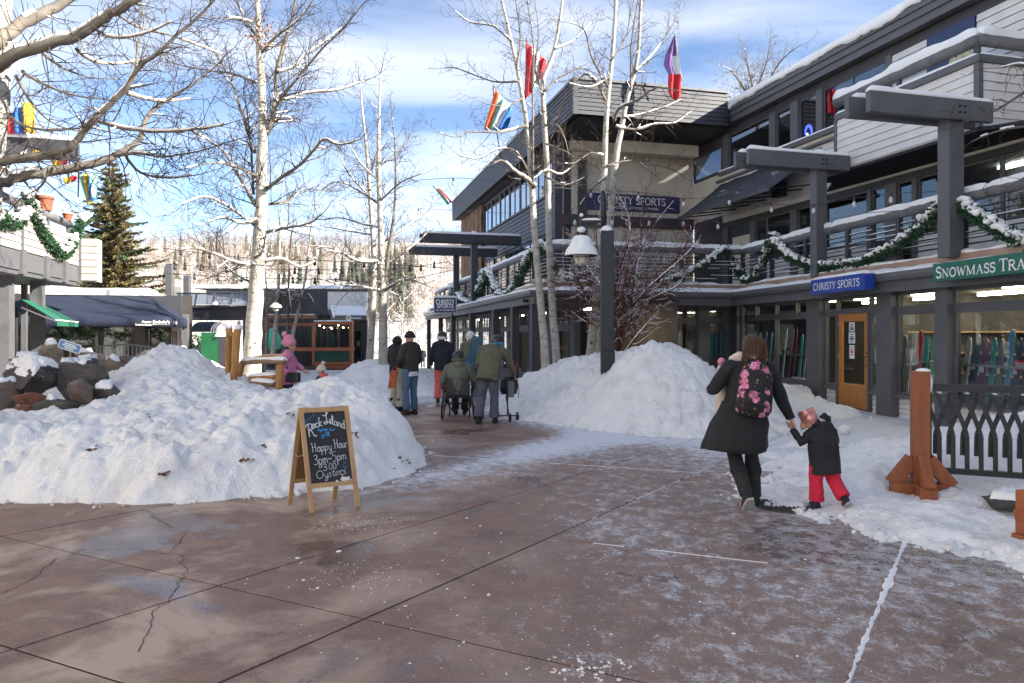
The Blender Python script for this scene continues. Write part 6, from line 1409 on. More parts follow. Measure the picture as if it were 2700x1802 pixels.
for dy, r0, r1, pts in ((-.6, .05, .010, [(1618, 320), (1634, 285), (1681, 265), (1730, 232), (1790, 240)]), (.4, .040, .009, [(1625, 335), (1681, 341), (1730, 328), (1780, 325), (1815, 300)]), (.7, .032, .008, [(1677, 189), (1730, 133), (1777, 60), (1797, 0)]), (-.4, .028, .008, [(1662, 240), (1665, 120), (1675, 40), (1690, -30)]), (.5, .026, .007, [(1645, 310), (1700, 300), (1760, 280), (1800, 262)])): T.limb(pl(18.5, *pts, dy=dy * 1.6), r0, r1, dens=1.0, kidL=.8)
T.done()
# red-twigged shrub tree behind the snow heap
T = Tree('shrub_tree', 'many-stemmed red-twigged shrub tree loaded with snow behind the tall heap', P(1632, 960, 16.8), 107, 'twig_red', 'twig_red', snow=.85, spur=.9, cat='shrub'); T.smin = .0042
r_ = random.Random(17)
for pts in ([(1628, 970), (1634, 860), (1640, 740), (1650, 620), (1655, 500)], [(1634, 970), (1650, 850), (1690, 770), (1760, 700), (1830, 640)], [(1632, 960), (1645, 870), (1700, 800), (1770, 760), (1850, 690)], [(1626, 960), (1610, 850), (1560, 780), (1500, 740), (1450, 720)], [(1628, 960), (1600, 880), (1530, 840), (1480, 800)], [(1630, 930), (1640, 800), (1680, 680), (1740, 590), (1790, 520)], [(1630, 930), (1620, 780), (1590, 660), (1570, 560)], [(1632, 930), (1660, 780), (1700, 640), (1720, 500)], [(1630, 900), (1605, 800), (1540, 700), (1490, 640)], [(1634, 900), (1680, 820), (1760, 730), (1800, 650), (1850, 590)], [(1640, 940), (1680, 880), (1730, 830), (1800, 790)]):
    T.limb([p + Vector((0, r_.uniform(-.5, .5) * i, 0)) for i, p in enumerate(pl(16.8, *pts))], .032, .007, dens=2.4, kidL=1.05, gap=.10, up=.45)
T.done()
# middle aspens by the path
T = Tree('aspen_tree', 'tallest of the bluish aspens standing in the low bank beside the path', P(1010, 968, 22), 108, snow=.75)
T.limb(pl(22, (1011, 980), (1008, 800), (1004, 600), (998, 430), (1000, 300), (1003, 195)), .155, .02, dens=.7, gap=.15, kidL=1.1)
T.limb(pl(22, (1010, 765), (1028, 640), (1042, 540), (1042, 400), (1032, 290)), .07, .014, dens=.9, kidL=1.0)
for dy, r0, r1, pts in ((-.9, .045, .010, [(1008, 768), (950, 757), (900, 752), (855, 738)]), (-.7, .045, .010, [(1012, 768), (1050, 745), (1085, 738), (1120, 752)]), (.8, .036, .009, [(1012, 700), (1060, 670), (1100, 640), (1140, 600)]), (-.8, .04, .009, [(1004, 690), (950, 690), (900, 668), (860, 662)]), (.6, .036, .009, [(1004, 600), (950, 590), (900, 575), (850, 580)]), (.7, .034, .008, [(1008, 640), (1070, 600), (1120, 560), (1150, 520)]), (-.5, .03, .008, [(1000, 480), (950, 430), (920, 380)]), (.5, .03, .008, [(1000, 440), (1050, 400), (1090, 350)]), (.5, .03, .008, [(1002, 540), (940, 500), (890, 480), (850, 500)]), (-.6, .03, .008, [(1003, 530), (1060, 480), (1110, 460)])): T.limb(pl(22, *pts, dy=dy * 1.8), r0, r1, dens=1.5, kidL=.95, up=.3)
T.done()
T = Tree('aspen_tree', 'slimmer bluish aspen left of the tallest one beside the path', P(975, 958, 23), 109, snow=.7)
T.limb(pl(23, (974, 975), (980, 860), (986, 700), (978, 560), (967, 400), (955, 290), (950, 215)), .13, .018, dens=.6, gap=.3, kidL=1.0)
for dy, r0, r1, pts in ((-.9, .036, .009, [(985, 690), (930, 680), (870, 655), (820, 650)]), (.6, .03, .008, [(982, 620), (920, 610), (860, 600)]), (-.6, .03, .008, [(975, 520), (920, 460), (890, 400)]), (.4, .03, .008, [(972, 470), (1000, 380), (1020, 300)]), (.7, .028, .008, [(985, 740), (930, 760), (890, 800)])): T.limb(pl(23, *pts, dy=dy * 1.8), r0, r1, dens=1.0, kidL=.9)
T.done()
# small white weeping birches in front of the cafe
T = Tree('birch_tree', 'clump of thin sunlit white birches with weeping pale twigs before the cafe', P(735, 940, 30), 110, twig='twig_pale', snow=.3)
for pts, r0 in (([(718, 950), (726, 870), (733, 791), (737, 638), (742, 540), (748, 470)], .115), ([(757, 940), (757, 875), (760, 765), (767, 657), (775, 560)], .075), ([(768, 940), (771, 891), (787, 814), (806, 726), (821, 600), (840, 520)], .095), ([(703, 950), (706, 880), (703, 800), (700, 720), (690, 640)], .055)): T.limb(pl(30, *pts), r0, .018, dens=.55, gap=.45, kidL=1.3)
r_ = random.Random(3)
for k in range(46):
    u = r_.uniform(735, 800); v = r_.uniform(775, 800); a = r_.uniform(-1, 1); dy = r_.uniform(-1.5, 1.5); L_ = r_.uniform(50, 95)
    T.limb(pl(30, (u, v), (u + a * L_ * .5, v - 12 + r_.uniform(-4, 4)), (u + a * L_ * .9, v + 22), (u + a * L_ * 1.05, v + r_.uniform(45, 72)), dy=dy), .018, .005, dens=.9, kidL=.5, up=-.9)
T.done()
# big bare tree seen over the shop roof, and others beyond
T = Tree('bare_tree', 'bare pale tree whose crown shows above the right-hand roof', (12.4, 36, 0), 111, 'bark_grey', 'twig_pale', snow=.2)
T.limb(pl(36, (2010, 960), (2005, 600), (1998, 320), (2000, 250)), .22, .08, kids=False)
for pts in ([(2000, 300), (2000, 230), (2020, 170), (2030, 115)], [(2000, 300), (1960, 230), (1930, 190), (1905, 175)], [(2000, 290), (1975, 190), (1965, 140)], [(2000, 300), (2050, 230), (2090, 190), (2140, 150)], [(2000, 310), (2060, 260), (2120, 240), (2170, 200)], [(2000, 320), (1950, 270), (1910, 250)], [(2000, 280), (2040, 190), (2070, 150), (2110, 120)]): T.limb(pl(36, *pts, dy=rnd.uniform(-2, 2)), .07, .014, dens=.9, kidL=1.5)
T.done()
T = Tree('bare_tree', 'snowy-branched tree reaching in at the far right above the iron railing', (6.9, 8.8, 0), 112, 'bark_grey', 'twig', snow=.5)
T.limb(pl(8.8, (2850, 1250), (2850, 700), (2830, 350), (2800, 100), (2780, -150)), .12, .06, kids=False)
for pts in ([(2810, 170), (2740, 215), (2690, 250), (2610, 300), (2540, 322)], [(2835, 350), (2760, 330), (2690, 335), (2620, 350), (2560, 375)], [(2840, 470), (2760, 440), (2700, 470), (2650, 500)], [(2810, 200), (2740, 180), (2690, 170), (2640, 180)], [(2840, 420), (2760, 380), (2700, 400), (2640, 440)]): T.limb(pl(8.8, *pts, dy=rnd.uniform(-.6, .6)), .028, .006, dens=1.1, kidL=.42, up=-.1)
T.done()
def generic(label, base, h, r, seed, twig='twig_pale', bark='aspen_bark', group=None, snow=.4, dens=.75, spread=.34):
    T = Tree('aspen_tree', label, base, seed, bark, twig, group, snow=snow, spur=.75); rr = random.Random(seed); b = Vector(base); ln = Vector((rr.gauss(0, .04), rr.gauss(0, .04), 1))
    T.limb([b + ln * (h * f) for f in (0, .25, .5, .75, 1)], r, .015, dens=.3, gap=.3, kidL=h * .1)
    for k in range(11):
        f = .28 + .62 * k / 10; a = rr.uniform(0, 6.28); L_ = h * spread * (1.1 - f * .8); p = b + ln * (h * f); d = Vector((math.cos(a), math.sin(a), 0)); T.limb([p, p + d * L_ * .35 + Vector((0, 0, L_ * .25)), p + d * L_ * .7 + Vector((0, 0, L_ * .6)), p + d * L_ + Vector((0, 0, L_ * 1.05))], r * .35, .01, dens=dens, kidL=h * .11)
    return T.done()
def at(u, Y): return ((u - U0) / F * Y, Y, gz(Y) - .05)
generic('pale bare tree behind the gable parapet, nearer its left end', at(1225, 56), 13.5, .16, 201, group=None)
generic('pale bare tree showing between the wing pergola and the gable', at(1300, 60), 14.5, .16, 202)
generic('slender white tree on the snowy slope right of the middle aspens', at(1052, 55), 6.2, .10, 203, snow=.9)
generic('low snow-laden tree beside the far corner of the shop wing', at(1105, 58), 4.6, .08, 204, snow=.95)
generic('snow-laden tree on the slope behind the middle aspens', at(1020, 64), 7.5, .10, 205, snow=.9)
generic('thin grey tree above the covered walkway in front of the hill', at(495, 48), 8.5, .07, 206)
generic('tree on the near hillside behind the thick white aspen', at(620, 62), 9.5, .10, 207)
generic('tree on the near hillside over the cafe roof', at(860, 66), 8.8, .10, 208)

mr = random.Random(77)
for k, (lab, u, Y, h) in enumerate((('snow-laden bush just right of the twin bluish trunks', 1040, 72, 3.6), ('small frosted tree above the heads of the couple', 1068, 76, 5.4), ('frosted tree between the couple and the navy hanging sign', 1092, 70, 4.2), ('tall thin frosted tree behind the far walker', 1118, 82, 7.0), ('frosted tree showing left of the twin bluish trunks', 935, 74, 6.0), ('small frosted tree at the right corner of the cafe', 972, 68, 3.8), ('frosted sapling tree below the far pergola beams', 1080, 90, 9.0), ('grey bush at the top of the snowy slope', 1055, 84, 4.0))):
    generic(lab, at(u, Y), h, .07, 300 + k, twig='aspen_twig', bark='limb_bark', snow=.75, dens=1.1, spread=.5)
# ------------------------------------------------------------------ chalkboard sandwich sign
def G2(u, v): g = G(u, v); return Vector((g.x, g.y, 0))
fl_, fr_, bl_, br_ = G2(816, 1354), G2(948, 1337), G2(758, 1332), G2(891, 1318)
sb = thing('sandwich_board', 'oak framed chalkboard sandwich sign standing on the wet paving', 'sign', (fl_ + br_) / 2)
rt = ((fr_ - fl_) + (br_ - bl_)).normalized(); wid = (fr_ - fl_).length; tl_ = (fl_ + bl_) / 2 + Vector((0, 0, .965)); 
def panel_frame(foot, top): up = (top - foot); return up.length, up.normalized()
for nm, f0, face, mt in (('front', fl_, 1, 'oak'), ('rear', bl_, -1, 'oak')):
    L_, up = panel_frame(f0, tl_); nn = rt.cross(up) * (1 if face > 0 else 1)
    if face < 0: nn = -nn
    o = f0 + nn * .004
    for a in (.0225, wid - .0225): MB().bar(o + rt * a, o + rt * a + up * L_, .045, .022, nn).build('stile', M['oak'], sb, bevel=.003)
    for a, b in ((L_ - .05, L_ - .004), (L_ * .225, L_ * .225 + .045)): MB().bar(o + rt * .045 + up * ((a + b) / 2), o + rt * (wid - .045) + up * ((a + b) / 2), b - a, .02, nn).build('rail', M['oak'], sb, bevel=.003)
    b0, b1 = L_ * .225 + .045, L_ - .05; q = [o + rt * .04 + up * (b0 - .005), o + rt * (wid - .04) + up * (b0 - .005), o + rt * (wid - .04) + up * (b1 + .005), o + rt * .04 + up * (b1 + .005)]
    bd = MB().prism(q, -nn * .006).build('board', M['chalkboard'], sb)
    if face < 0: MB().prism([p - nn * .0065 for p in q], -nn * .003).build('backing', M['oak_dark'], sb)
    if face > 0: FB = (o + rt * .045 + up * b1, rt, -up, nn, wid - .09, b1 - b0, bd)
L_, up = panel_frame(bl_, tl_); mb = MB().tube([fl_.lerp(tl_, .55) , fl_.lerp(tl_, .55) + (bl_.lerp(tl_, .55) - fl_.lerp(tl_, .55)) * .5 - Vector((0, 0, .03)), bl_.lerp(tl_, .55)], .004, 5); mb.build('chain', M['steel'], sb)
for a in (.07, wid - .07): MB().bar(tl_ + rt * (a - .03) + Vector((0, 0, .002)), tl_ + rt * (a + .03) + Vector((0, 0, .002)), .03, .006).build('hinge', M['steel'], sb)
def A_(cx, cy, rx, ry, a0, a1, n=9): return arc(cx, cy, rx, ry, a0, a1, n)
HW = {'o': (.5, [A_(.22, .25, .2, .25, 60, 420, 12) + [(.5, .45)]]), 'c': (.42, [A_(.24, .25, .2, .25, 50, 320)]), 'k': (.5, [[(.05, 0), (.12, 1.0)] + A_(.1, .9, .08, .1, 0, 150, 4), [(.4, .5), (.08, .25), (.45, 0)]]), 's': (.4, [[(.32, .46), (.18, .5), (.08, .38), (.3, .16), (.2, .0), (.03, .06)]]), 'l': (.3, [[(.02, .1), (.22, .75), (.16, 1.0), (.07, .9), (.08, .1), (.2, 0), (.3, .1)]]),
 'a': (.52, [A_(.22, .25, .2, .25, 30, 390, 12), [(.4, .5), (.4, .08), (.5, .02)]]), 'n': (.5, [[(.06, .5), (.06, 0), (.06, .35), (.22, .5), (.36, .4), (.38, .05), (.5, .02)]]), 'd': (.52, [A_(.22, .25, .2, .25, 30, 390, 12), [(.44, 1.0), (.4, .08), (.5, .02)]]), 'y': (.48, [[(.05, .5), (.1, .15), (.25, .05), (.4, .2), (.42, .5), (.36, -.25), (.2, -.42), (.06, -.3), (.3, -.05), (.5, .1)]]),
 't': (.34, [[(.16, .8), (.14, .1), (.24, 0), (.34, .08)], [(.0, .52), (.32, .54)]]), 'e': (.44, [[(.05, .25), (.36, .3), (.3, .48), (.14, .48), (.05, .25), (.14, .02), (.42, .1)]]), 'r': (.4, [[(.05, .45), (.1, .5), (.1, 0), (.12, .35), (.24, .5), (.38, .44)]]), 'b': (.46, [[(.06, 1.0), (.06, .05)] + A_(.22, .22, .18, .22, 200, 500, 10)]), 'g': (.48, [A_(.22, .25, .2, .25, 30, 390, 12), [(.4, .5), (.38, -.3), (.2, -.42), (.06, -.3), (.5, .1)]]), 'i': (.24, [[(.1, .5), (.1, .06), (.22, .02)], [(.12, .7), (.13, .74)]]),
 'p': (.5, [[(.08, .5), (.06, -.42)], A_(.24, .25, .18, .24, 170, -170, 12)]), 'u': (.52, [[(.06, .5), (.08, .1), (.2, 0), (.36, .12), (.4, .5), (.4, .08), (.5, .02)]]), 'm': (.66, [[(.05, .5), (.05, 0), (.05, .35), (.18, .5), (.28, .38), (.28, 0), (.3, .35), (.43, .5), (.54, .38), (.55, .05), (.64, .02)]]),
 'R': (.8, [[(.22, 0), (.2, .95)], [(.0, .75), (.1, .95), (.4, 1.0), (.55, .8), (.4, .58), (.2, .55), (.42, .45), (.62, .05), (.8, .1)]]), 'I': (.62, [[(.05, .78), (.2, .7), (.4, .85), (.48, 1.0), (.36, 1.02), (.34, .5), (.36, .1), (.2, .0), (.1, .12), (.3, .2), (.62, .1)]]), 'H': (.78, [[(.02, .85), (.14, .98), (.16, .0)], [(.56, 1.0), (.58, 0)], [(.16, .5), (.58, .55)]]), 'O': (.8, [A_(.38, .5, .34, .48, 80, 440, 18)]), '3': (.56, [[(.08, .9), (.3, 1.0), (.46, .82), (.36, .6), (.18, .55), (.44, .45), (.5, .2), (.3, 0), (.02, .08)]]), '5': (.56, [[(.48, .98), (.14, .98), (.12, .6), (.36, .6), (.48, .3), (.34, .02), (.04, .06)]]), '0': (.5, [A_(.22, .5, .19, .46, 90, 450, 14)]), '$': (.4, [[(.34, .8), (.18, .86), (.06, .7), (.3, .42), (.22, .2), (.02, .26)], [(.18, 1.0), (.18, .05)]]), '.': (.2, [[(.08, 0), (.1, .04)]]), '~': (.5, [[(.04, .3), (.16, .42), (.3, .3), (.44, .42)]]), '&': (.5, [[(.45, .05), (.1, .6), (.2, .8), (.32, .62), (.05, .2), (.2, 0), (.45, .35)]]), ' ': (.3, [])}
def chalk(s, x, y, h, mat, slope=0.0, curve=0.0, sx=1.0, w=.0035, name='chalk_lettering'):
    O_, ax, dn, nn, W_, H_, par = FB; mb = MB(); cx = x * W_; tot = sum(HW[c][0] for c in s) * h * sx; run = 0; k = 0
    for c in s:
        adv, st = HW[c]
        for pts in st:
            q = []
            for px, py in pts:
                X = run + px * h * sx; f = X / max(tot, 1e-6); Yb = y * H_ - py * h + slope * X + curve * (2 * f - 1) ** 2; q.append((cx + X, Yb))
            if len(q) > 2: q = [(p.x, p.y) for p in smooth_path([Vector((a, b, 0)) for a, b in q], 3)]
            k += 1; stroke_ribbon(mb, q, w * (.8 + .4 * ((k * 37) % 10) / 10), lambda a, b, d: O_ + ax * a + dn * b + nn * d, .0012 + .00008 * (k % 5))
        run += adv * h * sx
    return mb.build(name, M[mat], par)
chalk('R', .01, .345, .125, 'chalk_white', w=.010); chalk('ock', .15, .235, .085, 'chalk_white', slope=-.25, sx=.9, w=.009); chalk('I', .43, .175, .115, 'chalk_white', sx=1.05, w=.009); chalk('sland', .59, .165, .085, 'chalk_white', slope=.42, sx=.80, w=.008)
chalk('oyster bar', .29, .265, .032, 'chalk_blue', slope=.05, sx=1.25, w=.0055); chalk('&', .47, .31, .02, 'chalk_blue', w=.004); chalk('grill', .37, .352, .038, 'chalk_blue', slope=-.06, sx=1.2, w=.0055)
chalk('Happy', .09, .565, .088, 'chalk_white', slope=-.06, sx=.80, w=.0055); chalk('Hour', .64, .535, .09, 'chalk_white', slope=-.03, sx=.68, w=.0055); chalk('3pm~5pm', .11, .745, .092, 'chalk_white', slope=-.10, sx=.88, w=.0055)
chalk('$', .26, .80, .05, 'chalk_white', w=.004); chalk('3.00', .31, .835, .065, 'chalk_white', slope=-.05, sx=1.2, w=.0045); chalk('Oysters', .14, .945, .075, 'chalk_white', slope=-.10, sx=1.2, w=.0045)
O_, ax, dn, nn, W_, H_, par = FB; mb = MB()
for pts in ([(.84, .73), (.845, .765)], [(.885, .725), (.89, .76)], A_(.865, .775, .055, .045, -20, -190, 8)): stroke_ribbon(mb, [(a * W_, (b if len(pts) < 4 else 2 * .775 - b) * H_) for a, b in pts], .004, lambda a, b, d: O_ + ax * a + dn * b + nn * d, .0013)
for k in range(4): stroke_ribbon(mb, [((.02 + .065 * k + p[0] * .05) * W_, (.13 - .028 * k - p[1] * .03) * H_) for p in A_(.5, .5, .5, .5, 100, 330, 6)], .0045, lambda a, b, d: O_ + ax * a + dn * b + nn * d, .0014)
mb.build('chalk_doodle', M['chalk_blue'], par)['kind'] = 'stuff'
sn = MB(); r_ = random.Random(9)
for k in range(34): a = min(.97, max(.5, r_.gauss(.82, .09))); b = 1 - abs(r_.gauss(0, .035)); c = O_ + ax * a * W_ + dn * b * H_ + nn * .006; sn.sphere(c, r_.uniform(.006, .016), 6, 4)
o = sn.build('stuck_snow', M['snow_clean'], sb, smooth=True); o['kind'] = 'stuff'

# ------------------------------------------------------------------ iron railing on its timber stand
rl_ = thing('iron_railing', 'black iron lattice railing between orange timber stands at right', 'railing', (4.1, 7.3, 0)); rz_ = math.radians(-14)
pc = P(2426, 1290, 7.3); zt = P(2426, 979, 7.3).z; zg = h_fence(pc.x, pc.y) - .02
MB().box((pc.x, pc.y, (zg + zt) / 2), (.15, .15, zt - zg), rz_).build('timber_post', M['stained_timber'], rl_, bevel=.008)
ca, sa = math.cos(rz_), math.sin(rz_); ex = Vector((ca, sa, 0)); ey = Vector((-sa, ca, 0))
for d, ln in ((-ex, .20), (ex, .22), (-ey, .24)): MB().bar(pc.xy.to_3d() + d * .07 + Vector((0, 0, zg + .36)), pc.xy.to_3d() + d * (ln + .06) + Vector((0, 0, zg + .10)), .10, .13).build('brace', M['stained_timber'], rl_, bevel=.006)
MB().bar(pc.xy.to_3d() - ex * .27 + Vector((0, 0, zg + .06)), pc.xy.to_3d() + ex * .27 + Vector((0, 0, zg + .06)), .16, .12).build('foot_block', M['stained_timber'], rl_, bevel=.01); MB().bar(pc.xy.to_3d() - ey * .30 + Vector((0, 0, zg + .063)), pc.xy.to_3d() + ey * .3 + Vector((0, 0, zg + .063)), .15, .12).build('foot_block', M['stained_timber'], rl_, bevel=.01)
s = MB(); s.sphere((pc.x + .03, pc.y, zt + .0), .075, 10, 6, (1, .8, .4)); s.sphere((pc.x + .09, pc.y - .03, zt - .12), .03, 8, 5, (.6, .6, 3.2)); s.build('snow_cap', M['snow_clean'], rl_, smooth=True)
ra, rb = P(2447, 1020, 7.36), P(2800, 1029, 6.9); RF = Frame((ra.x, ra.y), (rb.x, rb.y)); RF = RF if RF.n.y < 0 else Frame((ra.x, ra.y), (rb.x, rb.y), True); zt_, zb_ = 1.14, .31
for z, h_ in ((zt_, .07), (zb_, .055)): MB().bar(RF.pt(0, z), RF.pt(RF.L, z), .06, h_).build('rail', M['black_iron'], rl_)
MB().bar(RF.pt(-.05, zt_ - .075, .06), RF.pt(RF.L, zt_ - .075, .06), .012, .012).build('wire', M['black_iron'], rl_); RF.part('end_post', M['black_iron'], rl_, -.03, .03, .2, zt_, -.03, .03)
k = 0; x = -.04
while x < RF.L:
    for sg in (-1, 1):
        xt = x + (0 if sg > 0 else .24); pts = [(xt, zt_ - .07), (xt + sg * .105, zt_ - .36), (xt + sg * .135, zt_ - .47), (xt + sg * .137, zb_ + (.02 if sg > 0 else .16))]; o_ = .035 if sg > 0 else -.012
        mb = MB()
        for p, q in zip(pts[:-1], pts[1:]): mb.bar(RF.pt(p[0], p[1], o_), RF.pt(q[0], q[1], o_), .042, .012, RF.n.to_3d())
        if pts[-1][0] > 0: mb.build('bar', M['black_iron'], rl_)
    if x > 0: MB().tube([RF.pt(x, zt_ - .07, -.06), RF.pt(x, zt_ - .07, .07)], .017, 8).build('knob', M['black_iron'], rl_)
    if x > .05 and k % 2: s = MB(); s.sphere(RF.pt(x + .02, zt_ - .052, .0), .02, 7, 4, (1.6, 1, .7)); s.build('snow_dab', M['snow_clean'], rl_, smooth=True)
    x += .118; k += 1
ts = thing('timber_stand', 'corner of another orange timber stand cut by the right edge', 'stand', P(2705, 1400, 5.6)); c = P(2722, 1385, 5.7); MB().box((c.x, c.y, .2), (.16, .16, .5), .3).build('timber_post', M['stained_timber'], ts, bevel=.008); MB().bar(P(2690, 1365, 5.7), P(2750, 1330, 5.8), .1, .1).build('brace', M['stained_timber'], ts, bevel=.006); MB().box((c.x - .02, c.y - .1, .06), (.2, .3, .12), .3).build('foot_block', M['stained_timber'], ts, bevel=.008)
# manhole
mc = G(2074, 1336); mh = thing('manhole_cover', 'round studded iron manhole cover half under the packed snow', 'manhole', (mc.x, mc.y, 0)); mb = MB(); mb.lathe((mc.x, mc.y, 0), [(.0, .010), (.255, .010), (.258, .006), (.27, .006), (.275, .012), (.30, .012), (.305, -.01)], 36); mb.build('frame', M['manhole_iron'], mh)
st_ = MB()
for i in range(-6, 7):
    for j in range(-6, 7):
        if i * i + j * j < 36: st_.box((mc.x + i * .04, mc.y + j * .04, .014), (.02, .02, .008), .78)
o = st_.build('studs', M['manhole_iron'], mh); o['kind'] = 'stuff'

# ------------------------------------------------------------------ lamps
def lamp(Y, label, s=1.0, k=None):
    c = P(1602, 900, Y); t = thing('street_lamp', label, 'street lamp', (c.x, c.y, .6)); z = lambda v: P(0, v, Y).z; x = lambda u: P(u, 0, Y).x
    MB().box((c.x, Y, (z(925) + .4) / 2), (.262, .262, z(925) - .4), -.06).build('base_sleeve', M['black_iron'], t, bevel=.01); MB().box((c.x - .01, Y, (z(610) + z(925)) / 2), (.248, .248, z(610) - z(925)), -.06).build('post', M['black_iron'], t, bevel=.01)
    s = MB(); s.sphere((c.x - .02, Y, z(611)), .125, 12, 8, (1, 1, .95)); s.build('snow_cap', M['snow_clean'], t, smooth=True)
    MB().tube([(x(1592), Y + .02, z(640)), (x(1591), Y + .02, z(520)), (x(1590), Y + .02, z(506)), (x(1590), Y + .02, z(502))], [.058, .055, .04, .012], 12).build('upper_post', M['black_iron'], t, smooth=True)
    for v in (585, 598): MB().bar((x(1528), Y, z(v)), (x(1590), Y, z(v)), .05, .055).build('arm', M['black_iron'], t)
    sn = MB(); beam_snow(sn, (x(1534), Y, z(580.5)), (x(1584), Y, z(580.5)), .06, .035, 5); sn.build('arm_snow', M['snow_clean'], t, smooth=True)
    lx = x(1533); MB().tube([(lx, Y, z(570)), (lx, Y, z(625))], .028, 8).build('stem', M['black_iron'], t); s = MB(); s.sphere((lx, Y, z(568)), .04, 8, 6); s.sphere((lx + .0, Y, z(606)), .085, 10, 7, (1, 1, .7)); s.build('snow_dab', M['snow_clean'], t, smooth=True)
    zz = z(676); sh_ = MB(); sh_.lathe((lx, Y, zz), [(.30, 0), (.31, .015), (.28, .05), (.18, .14), (.10, .20), (.08, .36), (0, .37)], 24); sd = sh_.build('shade', M['black_iron'], t, smooth=True)
    s = MB(); s.lathe((lx, Y, zz), [(.312, .012), (.318, .05), (.29, .13), (.235, .20), (.20, .25), (.185, .33), (.13, .385), (.06, .40), (0, .405)], 24); s.build('shade_snow', M['snow_clean'], sd, smooth=True)
    g = MB(); g.lathe((lx, Y, zz), [(.155, .03), (.155, -.02), (.145, -.08), (.11, -.14), (.05, -.165), (0, -.168)], 20); g.build('globe', M['lamp_glass'], t, smooth=True); cg = MB(); cg.lathe((lx, Y, zz), [(.158, -.02), (.163, -.02), (.163, -.035), (.158, -.035)], 20)
    for a in range(6): cg.tube([(lx + .16 * math.cos(a * 1.047), Y + .16 * math.sin(a * 1.047), zz), (lx + .15 * math.cos(a * 1.047), Y + .15 * math.sin(a * 1.047), zz - .085), (lx + .06 * math.cos(a * 1.047), Y + .06 * math.sin(a * 1.047), zz - .165)], .005, 4)
    cg.build('guard', M['black_iron'], t); return t
lamp(14.0, 'black square lamp post with a snow-capped barn lamp in the right heap')
fl2 = thing('street_lamp', 'distant black lamp post half hidden behind the thick aspen', 'street lamp', P(694, 985, 25)); pxpart('post', 'black_iron', fl2, 690, 698, 785, 990, 25, .12); MB().tube([P(694, 745, 25), P(694, 790, 25)], .035, 8).build('upper_post', M['black_iron'], fl2); MB().bar(P(694, 776, 25), P(728, 776, 25), .05, .05).build('arm', M['black_iron'], fl2); MB().tube([P(727, 776, 25), P(727, 800, 25)], .03, 6).build('stem', M['black_iron'], fl2)
c = P(727, 812, 25); g = MB(); g.lathe(c, [(.20, 0), (.16, .06), (.05, .13), (0, .14)], 16); sd = g.build('shade', M['black_iron'], fl2, smooth=True); g = MB(); g.lathe(c, [(.205, .01), (.17, .09), (.06, .16), (0, .17)], 16); g.build('shade_snow', M['snow_clean'], sd, smooth=True); g = MB(); g.lathe(c, [(.11, .0), (.1, -.08), (.05, -.13), (0, -.14)], 12); g.build('globe', M['lamp_glass'], fl2, smooth=True)

# ------------------------------------------------------------------ shop signs
W3 = lambda s, z, o: W.pt(s, z, o); rW = -W.d.to_3d()
sa_, sb_ = W.s_u(2279, .74), W.s_u(2138, .74); bs = thing('shop_sign', 'royal blue box sign in white capitals over the orange door', 'sign', W.pt(sa_, 2.6, .3)); W.part('box', M['sign_blue'], bs, sa_, sb_, 2.56, 2.885, .52, .74, bevel=.006)
serif_part('CHRISTY SPORTS', W.pt((sa_ + sb_) / 2 + .02, 2.72, .74), rW, ZUP, .155, (sb_ - sa_) * .87, 'sign_white', bs)
ss = MB(); beam_snow(ss, W.pt(sa_, 2.885, .63), W.pt(sb_, 2.885, .63), .2, .06, 81); ss.build('snow_cap', M['snow_clean'], bs, smooth=True)
sc_ = W.s_u(2459, .56); gs = thing('shop_sign', 'long dark green sign board in white capitals cut by the right edge', 'sign', W.pt(sc_ - 1, 2.6, .3)); W.part('board', M['sign_green'], gs, sc_ - 3.9, sc_, 2.585, 2.895, .47, .56, bevel=.006)
a, b = W.s_u(2466, .57), W.s_u(2704, .57); serif_part('SNOWMASS TRA', W.pt((a + b) / 2, 2.735, .56), rW, ZUP, .19, a - b, 'sign_white', gs, sizes=[1] + [.8] * 7 + [.7, 1.0, .82, .82])
hs = thing('shop_sign', 'navy hanging sign with a white border on the far wing eave', 'sign', P(1174, 805, 30)); r0_ = Vector((1, 0, 0))
pxpart('border', 'sign_white', hs, 1143, 1204, 784, 827, 30, .06, .02); pxpart('panel', 'sign_navy', hs, 1145, 1202, 786, 825, 29.985, .02); serif_part('CHRISTY', P(1174, 796, 29.98), r0_, ZUP, .17, .76, 'sign_white', hs, wt=.2); serif_part('SPORTS', P(1174, 807.5, 29.98), r0_, ZUP, .16, .68, 'sign_white', hs, wt=.2); text_part('your ski and patio shop', P(1174, 818, 29.98), r0_, ZUP, .07, 'sign_white', hs, fit=.78, bold=.02)
ss = MB(); beam_snow(ss, P(1144, 784, 30.02), P(1204, 784, 30.02), .1, .06, 82); ss.build('snow_cap', M['snow_clean'], hs, smooth=True); MB().tube([P(1193, 826, 30.03), P(1193, 1000, 30.03)], .04, 8).build('pole', M['black_iron'], hs)
ws = thing('shop_sign', 'dark navy wall sign high on the pale rear wall behind the shrub', 'sign', Fw.pt(fu(1665), 6.3, .1)); zc, zd = Fw.sz(1665, 559)[1], Fw.sz(1665, 515)[1]; Fw.part('board', M['sign_navy'], ws, fu(1545), fu(1790), zc, zd, 0.002, .07)
rF = (Fw.pt(1, 0) - Fw.pt(0, 0)); serif_part('CHRISTY SPORTS', Fw.pt(fu(1665), zc + (zd - zc) * .64, .07), rF, ZUP, .27, 2.75, 'sign_white', ws); text_part('OUTDOOR CLOTHING APPAREL', Fw.pt(fu(1665), zc + (zd - zc) * .2, .07), rF, ZUP, .10, 'sign_white', ws, fit=2.2)
